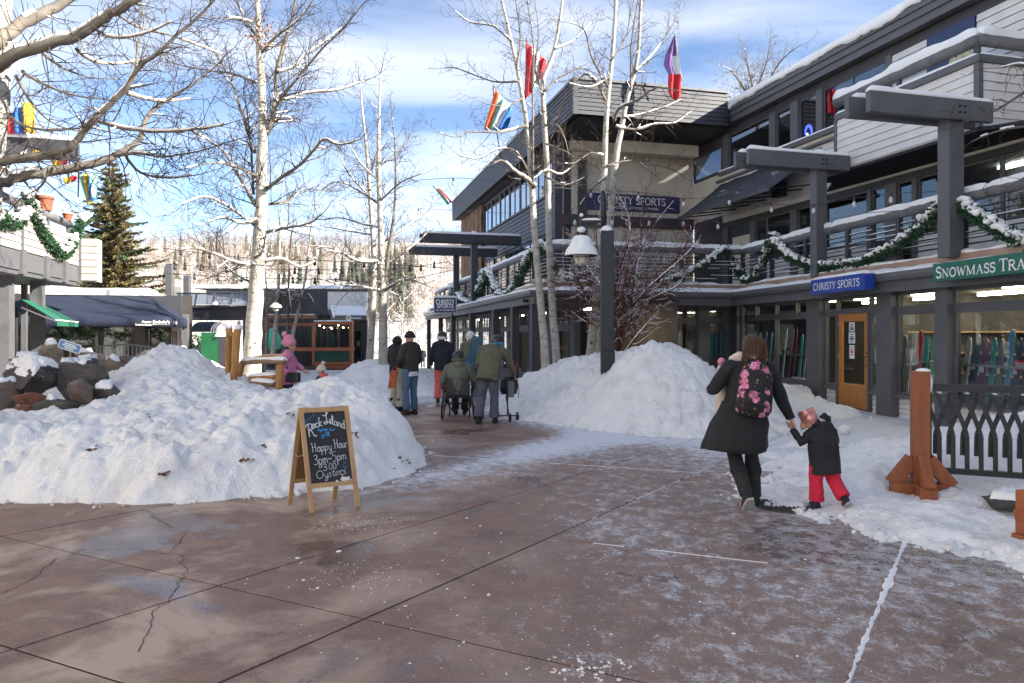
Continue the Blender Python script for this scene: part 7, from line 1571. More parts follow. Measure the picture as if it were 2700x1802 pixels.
bsn = thing('warning_sign', 'tilted pale blue notice with white border planted on the boulder', 'sign', P(184, 935, 11.9)); ctr = P(184, 914, 11.7); tr_ = Vector((math.cos(-.32), 0, math.sin(-.32))); tu_ = Vector((-tr_.z, 0, tr_.x)); nn = tr_.cross(tu_)
def rrect(w, h, r): return [(sx * (w / 2 - r) + r * math.cos(R(a0 + a)), sy * (h / 2 - r) + r * math.sin(R(a0 + a))) for sx, sy, a0 in ((1, 1, 0), (-1, 1, 90), (-1, -1, 180), (1, -1, 270)) for a in (0, 30, 60, 90)]
simple('sign_paleblue', (.09, .24, .50), .4, .1, 3, 0)
MB().prism([ctr + tr_ * a + tu_ * b for a, b in rrect(.37, .15, .035)], -nn * .01).build('plate', M['sign_white'], bsn); MB().prism([ctr + nn * .003 + tr_ * a + tu_ * b for a, b in rrect(.34, .122, .026)], -nn * .0025).build('panel', M['sign_paleblue'], bsn)
for k, (w_, y) in enumerate(((.19, .032), (.24, .0), (.15, -.034))): pr = MB(); pr.prism([ctr + nn * .0045 + tr_ * a + tu_ * b for a, b in ((-w_ / 2, y - .011), (w_ / 2, y - .011), (w_ / 2, y + .011), (-w_ / 2, y + .011))], -nn * .001); pr.build('worn_print', M['sign_white'], bsn)
MB().tube([ctr - nn * .02, ctr - nn * .02 - Vector((0, 0, .5))], .02, 6).build('stake', M['log_weathered'], bsn)
rs_ = thing('sale_sign', 'small red rounded sale sign with white numerals inside the right window', 'sign', W.pt(W.s_u(2690), 1.2, -.3)); c = W.pt(W.s_u(2690, -.25), W.sz(2690, 964, -.25)[1], -.25); MB().prism([c + rW * a + ZUP * b for a, b in rrect(.30, .17, .06)], -W.n.to_3d() * .01).build('plate', M['red_plastic'], rs_); text_part('50%', c + W.n.to_3d() * .001, rW, ZUP, .085, 'sign_white', rs_, bold=.02)
text_part('CHRISTY SPORTS', W.pt(W.s_u(2105, -.02), W.sz(2105, 999, -.02)[1], -.035), rW, ZUP, .07, 'chalk_white', shop, name='window_lettering')
nsn = thing('neon_sign', 'glowing blue crescent neon sign in the upper window', 'neon sign', UR.pt(ru(2122), 7.6, -.1)); c = UR.pt(ru(2122), UR.sz(2122, 352)[1], -.12); rU = (UR.pt(0, 0) - UR.pt(1, 0)) * -1; mb = MB(); q = [c + rU * a + ZUP * b for a, b in arc(0, -.05, .16, .28, -20, 170, 14)]; mb.tube(q, [.012 + .03 * math.sin(math.pi * i / 14) for i in range(15)], 6); mb.build('crescent', M['blue_neon'], nsn)
mb = MB(); mb.tube([c + rU * -.10 + ZUP * .04, c + rU * -.07 + ZUP * -.08, c + rU * -.03 + ZUP * .03, c + rU * .01 + ZUP * -.08], .009, 5); mb.tube([c + rU * -.13 + ZUP * -.17, c + rU * -.05 + ZUP * -.12, c + rU * .02 + ZUP * -.18, c + rU * .10 + ZUP * -.13], .009, 5); mb.build('script', M['tube_cool'], nsn)

# ------------------------------------------------------------------ stock in the shop windows
SKIC = {'teal': (.04, .30, .32), 'ruby red': (.45, .02, .06), 'mint': (.22, .55, .42), 'pale grey': (.45, .50, .53), 'lilac': (.38, .32, .50), 'navy': (.03, .06, .14), 'sky blue': (.10, .30, .48), 'slate': (.16, .17, .20), 'plum': (.16, .05, .15), 'cream': (.55, .52, .42), 'turquoise': (.07, .42, .45), 'black': (.025, .025, .03), 'orange': (.50, .14, .04), 'olive': (.13, .13, .07), 'blue': (.03, .10, .30), 'burgundy': (.14, .02, .03)}
for k_, c_ in SKIC.items(): simple('ski_' + k_.replace(' ', '_'), c_, .35, .12, 6, 0)
def ski(s, o, w, h, col, where, lean=.0, zb=.35):
    t = thing('ski', f'{col} ski {where}', 'ski', W.pt(s, zb, o), group='skis standing in the shop windows'); pts = [(-w / 2, 0), (w / 2, 0), (w * .44, h * .5), (w / 2, h * .86)] + [(w / 2 * math.cos(R(a)), h * .86 + h * .14 * math.sin(R(a)) * 1.0) for a in (20, 45, 70, 90, 110, 135, 160)] + [(-w / 2, h * .86), (-w * .44, h * .5)]
    MB().prism([W.pt(s + a + lean * b, zb + b, o - .18 * b / 1.6) for a, b in pts], W.n.to_3d() * -.018).build('plank', M['ski_' + col.replace(' ', '_')], t)
    gz_ = MB(); W.box(gz_, s - w * .3, s + w * .3, zb + h * .52, zb + h * .60, o - .06, o - .05); gz_.build('logo_patch', M['paper' if (int(s * 50) % 2) else 'ski_black'], t)
for i, (u, w, h, c, wh) in enumerate([(2368, .16, 1.30, 'slate', 'at the left end of the third window'), (2386, .13, 1.28, 'pale grey', 'left of the ruby red ski'), (2408, .145, 1.40, 'ruby red', 'with a white emblem in the third window'), (2429, .14, 1.27, 'turquoise', 'right of the ruby red ski'), (2449, .145, 1.36, 'mint', 'tallest pale green one beside the turquoise ski'), (2471, .13, 1.28, 'cream', 'against the right column of the third window'), (2535, .13, 1.27, 'pale grey', 'at the left end of the last window'), (2557, .18, 1.32, 'navy', 'wide and dark in the last window'), (2580, .17, 1.24, 'plum', 'right of the wide navy ski'), (2603, .13, 1.26, 'teal', 'between the plum and slate skis'), (2624, .12, 1.24, 'slate', 'beside the light blue one'), (2645, .14, 1.40, 'sky blue', 'tallest in the last window'), (2668, .13, 1.25, 'navy', 'behind the red sale sign'), (2692, .13, 1.27, 'black', 'at the right edge of the picture')]): ski(W.s_u(u, -.30), -.30, w, h, c, wh, rnd.uniform(-.02, .02))
for i, (u, w, h, c, wh) in enumerate([(1966, .12, 1.35, 'slate', 'at the left end of the first window'), (1980, .12, 1.4, 'teal', 'near the left of the first window'), (1994, .12, 1.36, 'cream', 'left of centre in the first window'), (2008, .12, 1.42, 'blue', 'behind the woman in black'), (2022, .12, 1.38, 'sky blue', 'beside the first window mullion'), (2034, .11, 1.4, 'orange', 'against the first window mullion'), (2060, .12, 1.5, 'pale grey', 'leaning in the second window'), (2074, .12, 1.46, 'plum', 'left of the lilac ski'), (2088, .12, 1.5, 'burgundy', 'dark red in the second window'), (2104, .12, 1.3, 'turquoise', 'left of a row of three in the second window'), (2116, .11, 1.3, 'lilac', 'in the middle of a row of three'), (2128, .11, 1.3, 'teal', 'by the column left of the orange door')]): ski(W.s_u(u, -.34), -.34, w, h, c, wh, rnd.uniform(-.05, .05))
for a, b in ((2363, 2478), (2512, 2760), (1955, 2135)): W.part('display_rail', M['steel'], shop, W.s_u(b, -.22), W.s_u(a, -.22), 1.10, 1.14, -.24, -.21)
def hung(fr, s, o, z, col, w, h, lab):
    t = thing('jacket', lab, 'jacket', fr.pt(s, z, o), group='jackets hanging in the shop'); mb = MB(); vs = []; fs = []
    for i, (f, k_) in enumerate(((0, .35), (.06, .8), (.2, 1.0), (.55, .92), (1, 1.05))):
        for a in range(10): th = 2 * math.pi * a / 10; vs.append(fr.pt(s + math.cos(th) * w * k_ * .5 * (1 + .08 * math.sin(5 * th + i)), z - h * f, o + math.sin(th) * .09))
        if i:
            for a in range(10): fs.append(((i - 1) * 10 + a, (i - 1) * 10 + (a + 1) % 10, i * 10 + (a + 1) % 10, i * 10 + a))
    mb.add(vs, fs + [tuple(range(9, -1, -1))]); mb.build('body', M['ski_' + col], t, smooth=True)
    for sg in (-1, 1): mb = MB().tube([fr.pt(s + sg * w * .42, z - .08, o), fr.pt(s + sg * w * .56, z - h * .45, o + .02), fr.pt(s + sg * w * .58, z - h * .85, o + .02)], [.06, .06, .045], 8); mb.build('sleeve', M['ski_' + col], t, smooth=True)
for i, (u, c) in enumerate([(1795, 'olive'), (1812, 'burgundy'), (1828, 'cream'), (1878, 'teal'), (1890, 'slate'), (1903, 'mint')]): hung(RW, RW.s_u(u, -.5), -.5, 1.75, c, .30, .85, f'{c} jacket on the rack behind the recessed shop window, number {i + 1} from the left' if False else f'{c} jacket hanging behind the recessed shop windows')
for i, (u, z, c) in enumerate([(1322, 1.9, 'blue'), (1335, 1.9, 'slate'), (1328, .85, 'teal'), (1345, 1.9, 'black')]): hung(Fl, Fl.s_u(u, LWo - .5), LWo - .5, z, c, .4, .9, f'{c} jacket hanging in the wing window near the two close aspens' + (' on the lower rail' if z < 1 else ''))

# ------------------------------------------------------------------ log gateposts and log seat
lg = thing('log_gateposts', 'pair of tall peeled orange log posts capped with snow', 'posts', P(615, 1000, 12.8))
for u, v0_, v1_, r, du, dy in ((603, 862, 990, .055, -2, .25), (626, 864, 1006, .062, -10, 0)):
    p = [P(u + du * f, v0_ + (v1_ - v0_) * f, 12.7 + dy) for f in np.linspace(0, 1, 7)]; p = [a + Vector((rnd.gauss(0, .008), rnd.gauss(0, .008), 0)) for a in p]; MB().tube(p, [r * k_ for k_ in (1, 1.05, 1, 1.08, .95, 1, .9)], 12).build('post', M['log_pine'], lg, smooth=True); s = MB(); s.sphere(p[0] + Vector((0, 0, .0)), r * 1.25, 10, 6, (1, 1, .8)); s.build('snow_cap', M['snow_clean'], lg, smooth=True)
MB().tube([P(606, 880, 12.85), P(622, 886, 12.8)], .04, 8).build('crosspiece', M['log_pine'], lg, smooth=True); MB().tube([P(630, 848, 12.9), P(630, 862, 12.9)], .03, 8).build('cap', M['log_weathered'], lg)
ls_ = thing('log_bench', 'rustic log bench with weathered arm rail beside the thick aspen', 'bench', P(715, 1040, 12.6))
def lgt(nm, mt, r, *p, sn=0):
    q = [P(*a) for a in p]; o = MB().tube(smooth_path(q, 4), [r * (1 + .08 * math.sin(i * 2.7)) for i in range(4 * (len(q) - 1) + 1)], 10).build(nm, M[mt], ls_, smooth=True)
    if sn: log_snow(q[0], q[-1], r, o, sn, 'snow', .035)
lgt('arm_rail', 'log_weathered', .048, (640, 956, 12.9), (690, 953, 12.6), (752, 954, 12.3), sn=3); lgt('post', 'log_pine', .062, (738, 962, 12.3), (736, 1010, 12.3), (737, 1060, 12.3)); lgt('back_rail', 'log_weathered', .045, (675, 947, 13.3), (700, 941, 13.3), (745, 940, 13.3)); lgt('seat_log', 'log_pine', .052, (660, 997, 12.8), (728, 994, 12.5), sn=5); lgt('stretcher', 'log_weathered', .052, (665, 1010, 12.6), (726, 1014, 12.4), sn=7); lgt('post', 'log_pine', .055, (640, 955, 13.0), (632, 985, 13.0), (628, 1010, 13.0)); lgt('post', 'log_pine', .045, (745, 945, 13.3), (742, 1000, 13.3)); 
# arched foot-bridge railing behind the rocks
br = thing('bridge_railing', 'low arched black railing of a footbridge behind the boulders', 'railing', P(330, 960, 16)); tp = [P(200 + 245 * f, 931 - 22 * math.sin(math.pi * (f * .92 + .04)) , 16.2) for f in np.linspace(0, 1, 13)]; MB().tube(tp, .022, 6).build('top_rail', M['black_iron'], br); MB().tube([p - Vector((0, 0, .5)) for p in tp], .018, 6).build('bottom_rail', M['black_iron'], br)
for k in range(24): f = k / 23 * 12; i = min(11, int(f)); p = tp[i].lerp(tp[i + 1], f - i); MB().tube([p, p - Vector((0, 0, .52 if k % 6 else .95))], .009 if k % 6 else .018, 5).build('baluster', M['black_iron'], br)

# ------------------------------------------------------------------ garlands
Fm = Frame((EP[1].x, EP[1].y), (EP[2].x, EP[2].y)); Fm = Fm if Fm.n.y < 0 else Frame((EP[1].x, EP[1].y), (EP[2].x, EP[2].y), True)
FE = Frame(EP[0], EP[1]); FE = FE if FE.n.x < 0 else Frame(EP[0], EP[1], True)
def rail_pt(u, v):
    fr = FE if u > 1930 else (Fm if u > 1428 else Fl); o = -.42; s, z = fr.sz(u, v, o); return fr.pt(s, z, o)
def garland(lab, pts, r, snow, seed, size=.09, per=600, grp='snowy garlands on the balcony rails'):
    p = smooth_path(pts, 5); t = thing('garland', lab, 'garland', pts[0], group=grp); L_ = sum((b - a).length for a, b in zip(p[:-1], p[1:])); rr = random.Random(seed); mb = MB(); leaf_tube(mb, p, r, int(per * L_), size, rr); o = mb.build('foliage', M['wreath_green'], t); o['kind'] = 'stuff'
    sn = MB(); n = int(L_ / .034); cum = 0
    for k in range(n):
        f = k / n * (len(p) - 1); i = min(len(p) - 2, int(f)); q = p[i].lerp(p[i + 1], f - i)
        if vn(np.array([f * .9]), np.array([seed * 3.3]), seed)[0] < .80 * (1 - snow): continue
        for m_ in range(3): sn.sphere(q + Vector((rr.gauss(0, r * .38), rr.gauss(0, r * .38), r * rr.uniform(.45, .9))), r * rr.uniform(.36, .72), 6, 4, (1, 1, .7))
    if sn.v: o = sn.build('garland_snow', M['snow_clean'], t, smooth=True); o['kind'] = 'stuff'
g_ = lambda *a: [rail_pt(u, v) for u, v in a]
garland('long garland swag rising to the right pergola post', g_((2150, 703), (2200, 702), (2280, 690), (2350, 655), (2420, 610), (2470, 555), (2508, 524)), .115, .85, 1); garland('garland swag falling from the right pergola post to the right edge', g_((2510, 524), (2570, 565), (2640, 610), (2720, 648)), .12, .75, 2, per=900); garland('garland from the mid rail peak down to the left pergola post', g_((2036, 622), (2058, 655), (2090, 682), (2150, 703)), .11, .7, 3); garland('short V of garland left of the mid rail peak', g_((1910, 655), (1935, 695), (1965, 738), (1990, 730), (2010, 690), (2034, 624)), .10, .65, 4)
garland('garland on the front rail behind the red shrub', g_((1700, 760), (1760, 742), (1830, 712), (1880, 680), (1908, 656)), .11, .85, 5); garland('garland under the front rail by the close aspens', g_((1432, 650), (1460, 700), (1490, 735), (1540, 748), (1600, 742)), .10, .6, 6); garland('garland swag along the wing rail left of the close aspens', g_((1288, 715), (1305, 760), (1330, 785), (1360, 755), (1385, 700), (1424, 648)), .14, .7, 7); garland('garland tail hanging at the wing pergola post', g_((1285, 716), (1270, 755), (1250, 790)), .15, .85, 8); garland('farthest garland bunch on the wing rail end', g_((1196, 755), (1185, 790), (1160, 810), (1132, 830)), .17, .6, 9); garland('garland bunch between the far wing pergola posts', g_((1200, 755), (1215, 790), (1240, 802)), .16, .7, 10)
lb = lambda *a: [LB.pt(LB.s_u(u, .12), LB.sz(u, v, .12)[1], .12) for u, v in a]
garland('leafy green garland on the left balcony boards', lb((-40, 590), (0, 583), (45, 588), (70, 560)), .15, .45, 11, per=900); garland('long green garland drooping down the left balcony boards', lb((70, 515), (90, 560), (108, 605), (138, 650), (165, 672), (188, 650), (200, 615), (215, 585), (228, 570)), .14, .4, 12, per=950)

# ------------------------------------------------------------------ strings of bulbs
bulb_me = None
def string(lab, pts, bulbs, dark=False):
    global bulb_me
    p = smooth_path([P(*a) for a in pts], 6); t = thing('string_lights', lab, 'string lights', p[0], group='strings of bulbs over the plaza'); MB().tube(p, .007 if not dark else .012, 5).build('cable', M['black_iron'], t)
    for u, v, Y in bulbs:
        c = P(u, v, Y); k = .5 if dark else 1.0; s = MB().tube([(0, 0, .11), (0, 0, .02)], [.022, .026], 8) if True else None
        so = s.build('socket', M['plastic_black'], t, local=True); so.location = c - t.location
        if dark: so.scale = (1.5, 1.5, 1.2)
        b = MB(); b.lathe((0, 0, 0), [(.02, .02), (.035, -.02), (.042, -.055), (.034, -.09), (0, -.11)], 10); bo = b.build('bulb', M['bulb_glass' if not dark else 'plastic_black'], so, smooth=True, local=True)
string('upper bulb string crossing from the right pergola post to the aspens', [(2480, 505, 13.2), (2349, 511, 14.5), (2252, 523, 15.5), (2145, 540, 16.5), (2034, 538, 17.5), (1923, 519, 18.5), (1803, 524, 19), (1683, 507, 19), (1558, 501, 19), (1431, 492, 18.5), (1300, 478, 19), (1195, 470, 20), (1050, 480, 22)], [(2349, 522, 14.5), (2252, 534, 15.5), (2145, 551, 16.5), (2034, 549, 17.5), (1923, 530, 18.5), (1803, 534, 19), (1683, 517, 19), (1558, 511, 19), (1431, 503, 18.5), (1195, 480, 20)])
string('lower bulb string looping past the lamp arm to the balcony', [(2435, 553, 13.6), (2312, 560, 15), (2253, 567, 15.8), (2159, 585, 17.2), (2100, 591, 17.6), (2000, 596, 18.2), (1893, 586, 18.6), (1802, 578, 18.6), (1712, 576, 18.4), (1614, 575, 18), (1516, 574, 18), (1430, 566, 18.5), (1280, 560, 21), (1103, 550, 24)], [(1893, 594, 18.6), (1802, 587, 18.6), (1712, 585, 18.4), (1614, 583, 18), (1516, 583, 18), (1103, 559, 24)])
def row(y0, y1, us): return [(u, y0 + (y1 - y0) * (u - 430) / 760 , 27) for u in us]
for lab, pts, us in (('first of three dark bulb strings in front of the hill, highest', [(430, 655), (560, 671), (700, 684), (900, 690), (1060, 700), (1190, 708)], (477, 553, 629, 740, 830, 960, 1040, 1110)), ('second of three dark bulb strings in front of the hill, middle', [(440, 698), (560, 704), (700, 710), (860, 712), (1040, 710), (1185, 690)], (461, 530, 598, 777, 840, 903, 985, 1080, 1145)), ('third of three dark bulb strings in front of the hill, lowest', [(440, 722), (560, 728), (700, 734), (860, 738), (1040, 742), (1195, 712)], (513, 575, 636, 772, 830, 885, 1000, 1095))):
    xs_ = [a for a, b in pts]; ys_ = [b for a, b in pts]; string(lab, [(a, b, 27) for a, b in pts], [(u, float(np.interp(u, xs_, ys_)) + 4, 27) for u in us], True)

# ------------------------------------------------------------------ flags
FC = {'yellow': (.62, .40, .03), 'blue': (.03, .14, .48), 'red': (.55, .02, .03), 'white': (.72, .72, .72), 'orange': (.70, .11, .03), 'violet': (.20, .10, .30), 'green': (.06, .36, .20), 'palegreen': (.22, .46, .38)}
for k_, c_ in FC.items():
    m, N, L, B = nodes('flag_' + k_); B.inputs['Base Color'].default_value = (*c_, 1); B.inputs['Roughness'].default_value = .8; B.inputs['Transmission Weight'].default_value = 0.0; M['flag_' + k_] = m
def flag(lab, Y, corners, cols, pole, wave=.10, seed=0, n=6, rows=8):
    "corners: hoist-top, fly-top, fly-bottom, hoist-bottom in picture points; stripes run hoist to fly"
    a, b, c, d = [P(u, v, Y) for u, v in corners]; t = thing('flag', lab, 'flag', a); me = MB(); nx = n * len(cols); fs_mat = []; vs = []; fs = []
    for i in range(nx + 1):
        for j in range(rows + 1):
            p = a.lerp(b, i / nx).lerp(d.lerp(c, i / nx), j / rows); w = math.sin(i * 1.1 + seed + j * .35) * wave * (i / nx) ** .6; vs.append(p + Vector((w * .25, w, 0)))
    for i in range(nx):
        for j in range(rows): k = i * (rows + 1) + j; fs.append((k, k + rows + 1, k + rows + 2, k + 1)); fs_mat.append(i // n)
    o = me.add(vs, fs).build('cloth', M['flag_' + cols[0]], t, smooth=True)
    for cc in cols[1:]: o.data.materials.append(M['flag_' + cc])
    o.data.polygons.foreach_set('material_index', fs_mat); m_ = o.modifiers.new('t', 'SOLIDIFY'); m_.thickness = .008
    MB().tube([P(*p) for p in pole], .018, 6).build('staff', M['black_iron'], t)
flag('tricolour flag of red, blue and yellow flying over the left pergola beam', 16.4, [(2, 312), (78, 268), (94, 352), (12, 352)], ['red', 'blue', 'yellow'], [(80, 262, 16.4), (60, 400, 16.8)], .08)
flag('red and yellow flag end hanging under the upper left beam', 16.6, [(48, 394), (104, 398), (102, 408), (58, 404)], ['red', 'yellow'], [(46, 390, 16.6), (50, 402, 16.6)], .03)
flag('pale yellow and red flag behind the large dark branch', 19, [(134, 424), (180, 408), (184, 432), (142, 440)], ['yellow', 'red'], [(186, 400, 19), (180, 470, 19.2)], .05, 2); flag('narrow yellow and red flag beside the green flag', 20.5, [(166, 470), (206, 462), (205, 474), (172, 487)], ['yellow', 'red'], [(208, 455, 20.5), (207, 500, 20.6)], .04, 3)
flag('pale green flag with yellow and blue patch, drooping at left', 21, [(208, 462), (254, 458), (250, 520), (232, 545)], ['palegreen', 'yellow', 'blue', 'palegreen'], [(207, 452, 21), (206, 520, 21.2)], .14, 4, n=4)
flag('orange, white and blue flag drooping left of the gable parapet', 24.0, [(1306, 236), (1352, 290), (1330, 345), (1276, 342)], ['orange', 'palegreen', 'white', 'blue'], [(1300, 226, 24), (1306, 330, 24.5), (1322, 420, 25)], .16, 1, n=4)
flag('red and white flag hanging between the two close aspens', 24.2, [(1388, 112), (1440, 160), (1436, 200), (1382, 268)], ['red', 'white', 'red'], [(1388, 100, 24.2), (1384, 290, 24.8)], .15, 5)
f_ = flag('violet, white and red flag above the front parapet at right', 23.4, [(1780, 96), (1745, 165), (1800, 262), (1772, 266)], ['violet'], [(1780, 88, 23.4), (1792, 210, 23.8), (1800, 250, 24)], .10, 6) if False else None
t = thing('flag', 'violet, white and red flag above the front parapet at right', 'flag', P(1780, 96, 23.3)); rows_ = [(95, 1777, 1781), (120, 1766, 1784), (148, 1754, 1790), (172, 1749, 1793), (196, 1762, 1796), (220, 1761, 1796), (243, 1762, 1795), (256, 1768, 1793), (264, 1776, 1786)]; vs = []; fs = []; mi = []
for i, (v, a, b) in enumerate(rows_):
    for j in range(7): vs.append(P(a + (b - a) * j / 6, v, 23.3 + .10 * math.sin(j * 1.7 + i * .4)))
    if i:
        for j in range(6): k = (i - 1) * 7 + j; fs.append((k, k + 1, k + 8, k + 7)); mi.append(2 if i >= 5 else (1 if (j >= 3 and i >= 3) or (j >= 5) else 0))
o = MB().add(vs, fs).build('cloth', M['flag_violet'], t, smooth=True); o.data.materials.append(M['flag_white']); o.data.materials.append(M['flag_red']); o.data.polygons.foreach_set('material_index', mi); MB().tube([P(1779, 88, 23.35), P(1798, 215, 23.6)], .018, 6).build('staff', M['black_iron'], t)
flag('small green, white and red flag at the far end of the gable parapet', 45.2, [(1138, 488), (1162, 500), (1192, 532), (1180, 541)], ['green', 'white', 'red'], [(1192, 540, 45.2), (1196, 560, 45.3)], .15, 7, n=4)
# ------------------------------------------------------------------ people
def cloth_mat(name, col, rough=.85, var=.18, bump=.35, bs=55): simple(name, col, rough, var, 5, bump, bs, bd=.006)
for n_, c_ in (('wool_black', (.014, .014, .016)), ('olive_parka', (.105, .098, .062)), ('sage_jacket', (.125, .135, .098)), ('bomber', (.032, .030, .022)), ('navy_jacket', (.016, .018, .030)), ('denim', (.075, .135, .22)), ('cream_trousers', (.52, .48, .40)), ('coral', (.72, .135, .115)), ('slate_trousers', (.085, .09, .12)), ('pink_puffer', (.60, .20, .33)), ('pink_knit', (.66, .24, .34)), ('red_pants', (.62, .018, .055)), ('puffer_black', (.016, .017, .021)), ('grey_jacket', (.09, .085, .095)), ('leather_maroon', (.055, .022, .024)), ('fur_pale', (.58, .50, .46)), ('khaki_jacket', (.17, .16, .115)), ('shirt_white', (.7, .68, .7)), ('hat_cream', (.60, .56, .48))): cloth_mat(n_, c_)
simple('hair_brown', (.06, .03, .015), .5, .5, 5, .5, 60, stretch=(9, 9, .8)); simple('hair_dark', (.016, .011, .010), .5, .4, 5, .4, 60, stretch=(9, 9, .8)); simple('hair_streak', (.15, .075, .034), .5, .45, 5, .5, 60, stretch=(9, 9, .8)); simple('helmet_black', (.02, .022, .022), .3, .2, 8, 0); simple('helmet_white', (.62, .63, .64), .3, .1, 6, 0); simple('goggle_blue', (.03, .16, .24), .2, .5, 9, 0); simple('sole', (.42, .42, .40), .8, .2, 20, .2); simple('headband_rose', (.55, .25, .24), .3, .3, 12, 0, metal=.5); simple('board_blue', (.02, .085, .13), .35, .4, 6, 0)
def m_floral():
    m, N, L, B = nodes('floral'); vec = ncoord(N, L, (1, 1, 1)); v = N.new('ShaderNodeTexVoronoi'); v.inputs['Scale'].default_value = 10.5; L.new(vec, v.inputs['Vector']); w = N.new('ShaderNodeTexVoronoi'); w.inputs['Scale'].default_value = 30; L.new(vec, w.inputs['Vector'])
    sp = N.new('ShaderNodeSeparateColor'); L.new(v.outputs['Color'], sp.inputs[0]); pick = nramp(N, L, sp.outputs[0], [(.40, 0), (.42, 1)]); nd = nmath(N, L, 'ADD', v.outputs['Distance'], nmath(N, L, 'MULTIPLY', nnoise(N, L, vec, 28, 3), .35)); fl = nmath(N, L, 'MULTIPLY', nramp(N, L, nd, [(.60, 1), (.66, 0)]), pick); pet = nramp(N, L, nnoise(N, L, vec, 42, 4, .6, 1.5), [(.40, (.30, .03, .12)), (.52, (.68, .20, .36)), (.66, (.80, .50, .58))])
    leaf = nramp(N, L, w.outputs['Distance'], [(.26, 1), (.32, 0)]); sp2 = N.new('ShaderNodeSeparateColor'); L.new(w.outputs['Color'], sp2.inputs[0]); lf = nmath(N, L, 'MULTIPLY', leaf, nramp(N, L, sp2.outputs[0], [(.5, 0), (.52, 1)])); lc = nramp(N, L, sp2.outputs[1], [(.35, (.16, .14, .07)), (.55, (.30, .24, .14)), (.8, (.42, .09, .05))])
    c = nmix(N, L, lf, (.012, .011, .012), lc); c = nmix(N, L, fl, c, pet); L.new(c, B.inputs['Base Color']); B.inputs['Roughness'].default_value = .75; M['floral'] = m
m_floral()
wr_tex = bpy.data.textures.new('folds', 'CLOUDS'); wr_tex.noise_scale = .13; wr_tex.noise_depth = 2
def vmesh(name, lofts, mat, parent, vox=.014, sm=5, wrinkle=.0, blobs=()):
    "lofts: [(rings [(p, ra, rb)], side)], blobs: [(c, (rx,ry,rz))] fused by a voxel remesh into one surface (local coordinates)"
    mb = MB()
    for rings, side in lofts:
        n = 14; vs = []; m = len(rings); pts = [Vector(r[0]) for r in rings]
        for i, (p, ra, rb) in enumerate(rings):
            d = (pts[min(i + 1, m - 1)] - pts[max(i - 1, 0)]).normalized(); a = Vector(side) - d * Vector(side).dot(d)
            if a.length < 1e-3: a = d.cross(Vector((0, 1, 0)))
            a.normalize(); b = d.cross(a)
            for k in range(n): t = 2 * math.pi * k / n; vs.append(pts[i] + a * math.cos(t) * ra + b * math.sin(t) * rb)
        fs = [tuple(range(n - 1, -1, -1)), tuple((m - 1) * n + k for k in range(n))]
        for i in range(m - 1):
            for k in range(n): k2 = (k + 1) % n; fs.append((i * n + k, i * n + k2, (i + 1) * n + k2, (i + 1) * n + k))
        mb.add(vs, fs)
    for c, r in blobs: mb.sphere(c, 1, 12, 8, (1, 1, 1)); k = len(mb.v) - 12 * 9; mb.v[k:] = [(c[0] + (x - c[0]) * r[0], c[1] + (y - c[1]) * r[1], c[2] + (z - c[2]) * r[2]) for x, y, z in mb.v[k:]]
    o = mb.build(name, M[mat], parent, local=True); r = o.modifiers.new('r', 'REMESH'); r.mode = 'VOXEL'; r.voxel_size = vox; r.use_smooth_shade = True
    s = o.modifiers.new('s', 'SMOOTH'); s.iterations = sm; s.factor = .5
    if wrinkle: d = o.modifiers.new('d', 'DISPLACE'); d.texture = wr_tex; d.strength = wrinkle; d.mid_level = .5; d.texture_coords = 'LOCAL'
    bake(o); o.data.polygons.foreach_set('use_smooth', [True] * len(o.data.polygons)); 
    if not o.data.materials: o.data.materials.append(M[mat])
    return o
J0 = dict(pel=(0, 0, .95), che=(0, 0, 1.24), nek=(0, 0, 1.46), hed=(0, .015, 1.59), shL=(-.175, 0, 1.40), elL=(-.235, -.02, 1.13), wrL=(-.235, .05, .90), shR=(.175, 0, 1.40), elR=(.235, -.02, 1.13), wrR=(.235, .05, .90), hiL=(-.09, 0, .92), knL=(-.10, .02, .50), anL=(-.105, -.01, .09), hiR=(.09, 0, .92), knR=(.10, .02, .50), anR=(.105, -.01, .09), toL=(0, 1, 0), toR=(0, 1, 0), look=(0, 1, 0))
SD = (1, 0, 0)
def hand(w, e, sg, k):
    w, e = Vector(w), Vector(e); d = (w - e).normalized(); s = Vector((0, 1, 0)) - d * d.y; s = s.normalized() if s.length > .1 else Vector((1, 0, 0)); nrm = d.cross(s) * sg; L_ = []; pe = w + d * .085 * k
    L_.append(([(w - d * .02 * k, .024 * k, .018 * k), (w + d * .03 * k, .036 * k, .017 * k), (pe, .038 * k, .014 * k)], s))
    for i, (o, ln) in enumerate(((.028, .068), (.010, .078), (-.009, .072), (-.027, .056))):
        b = pe - d * .01 * k + s * o * k; L_.append(([(b, .0095 * k, .0095 * k), (b + d * ln * .5 * k - nrm * .010 * k, .009 * k, .009 * k), (b + d * ln * .85 * k - nrm * .035 * k, .0075 * k, .0075 * k)], s))
    b = w + d * .02 * k + s * .03 * k; L_.append(([(b, .013 * k, .012 * k), (b + d * .04 * k + s * .022 * k - nrm * .012 * k, .011 * k, .011 * k), (b + d * .072 * k + s * .022 * k - nrm * .024 * k, .008 * k, .008 * k)], s)); return L_
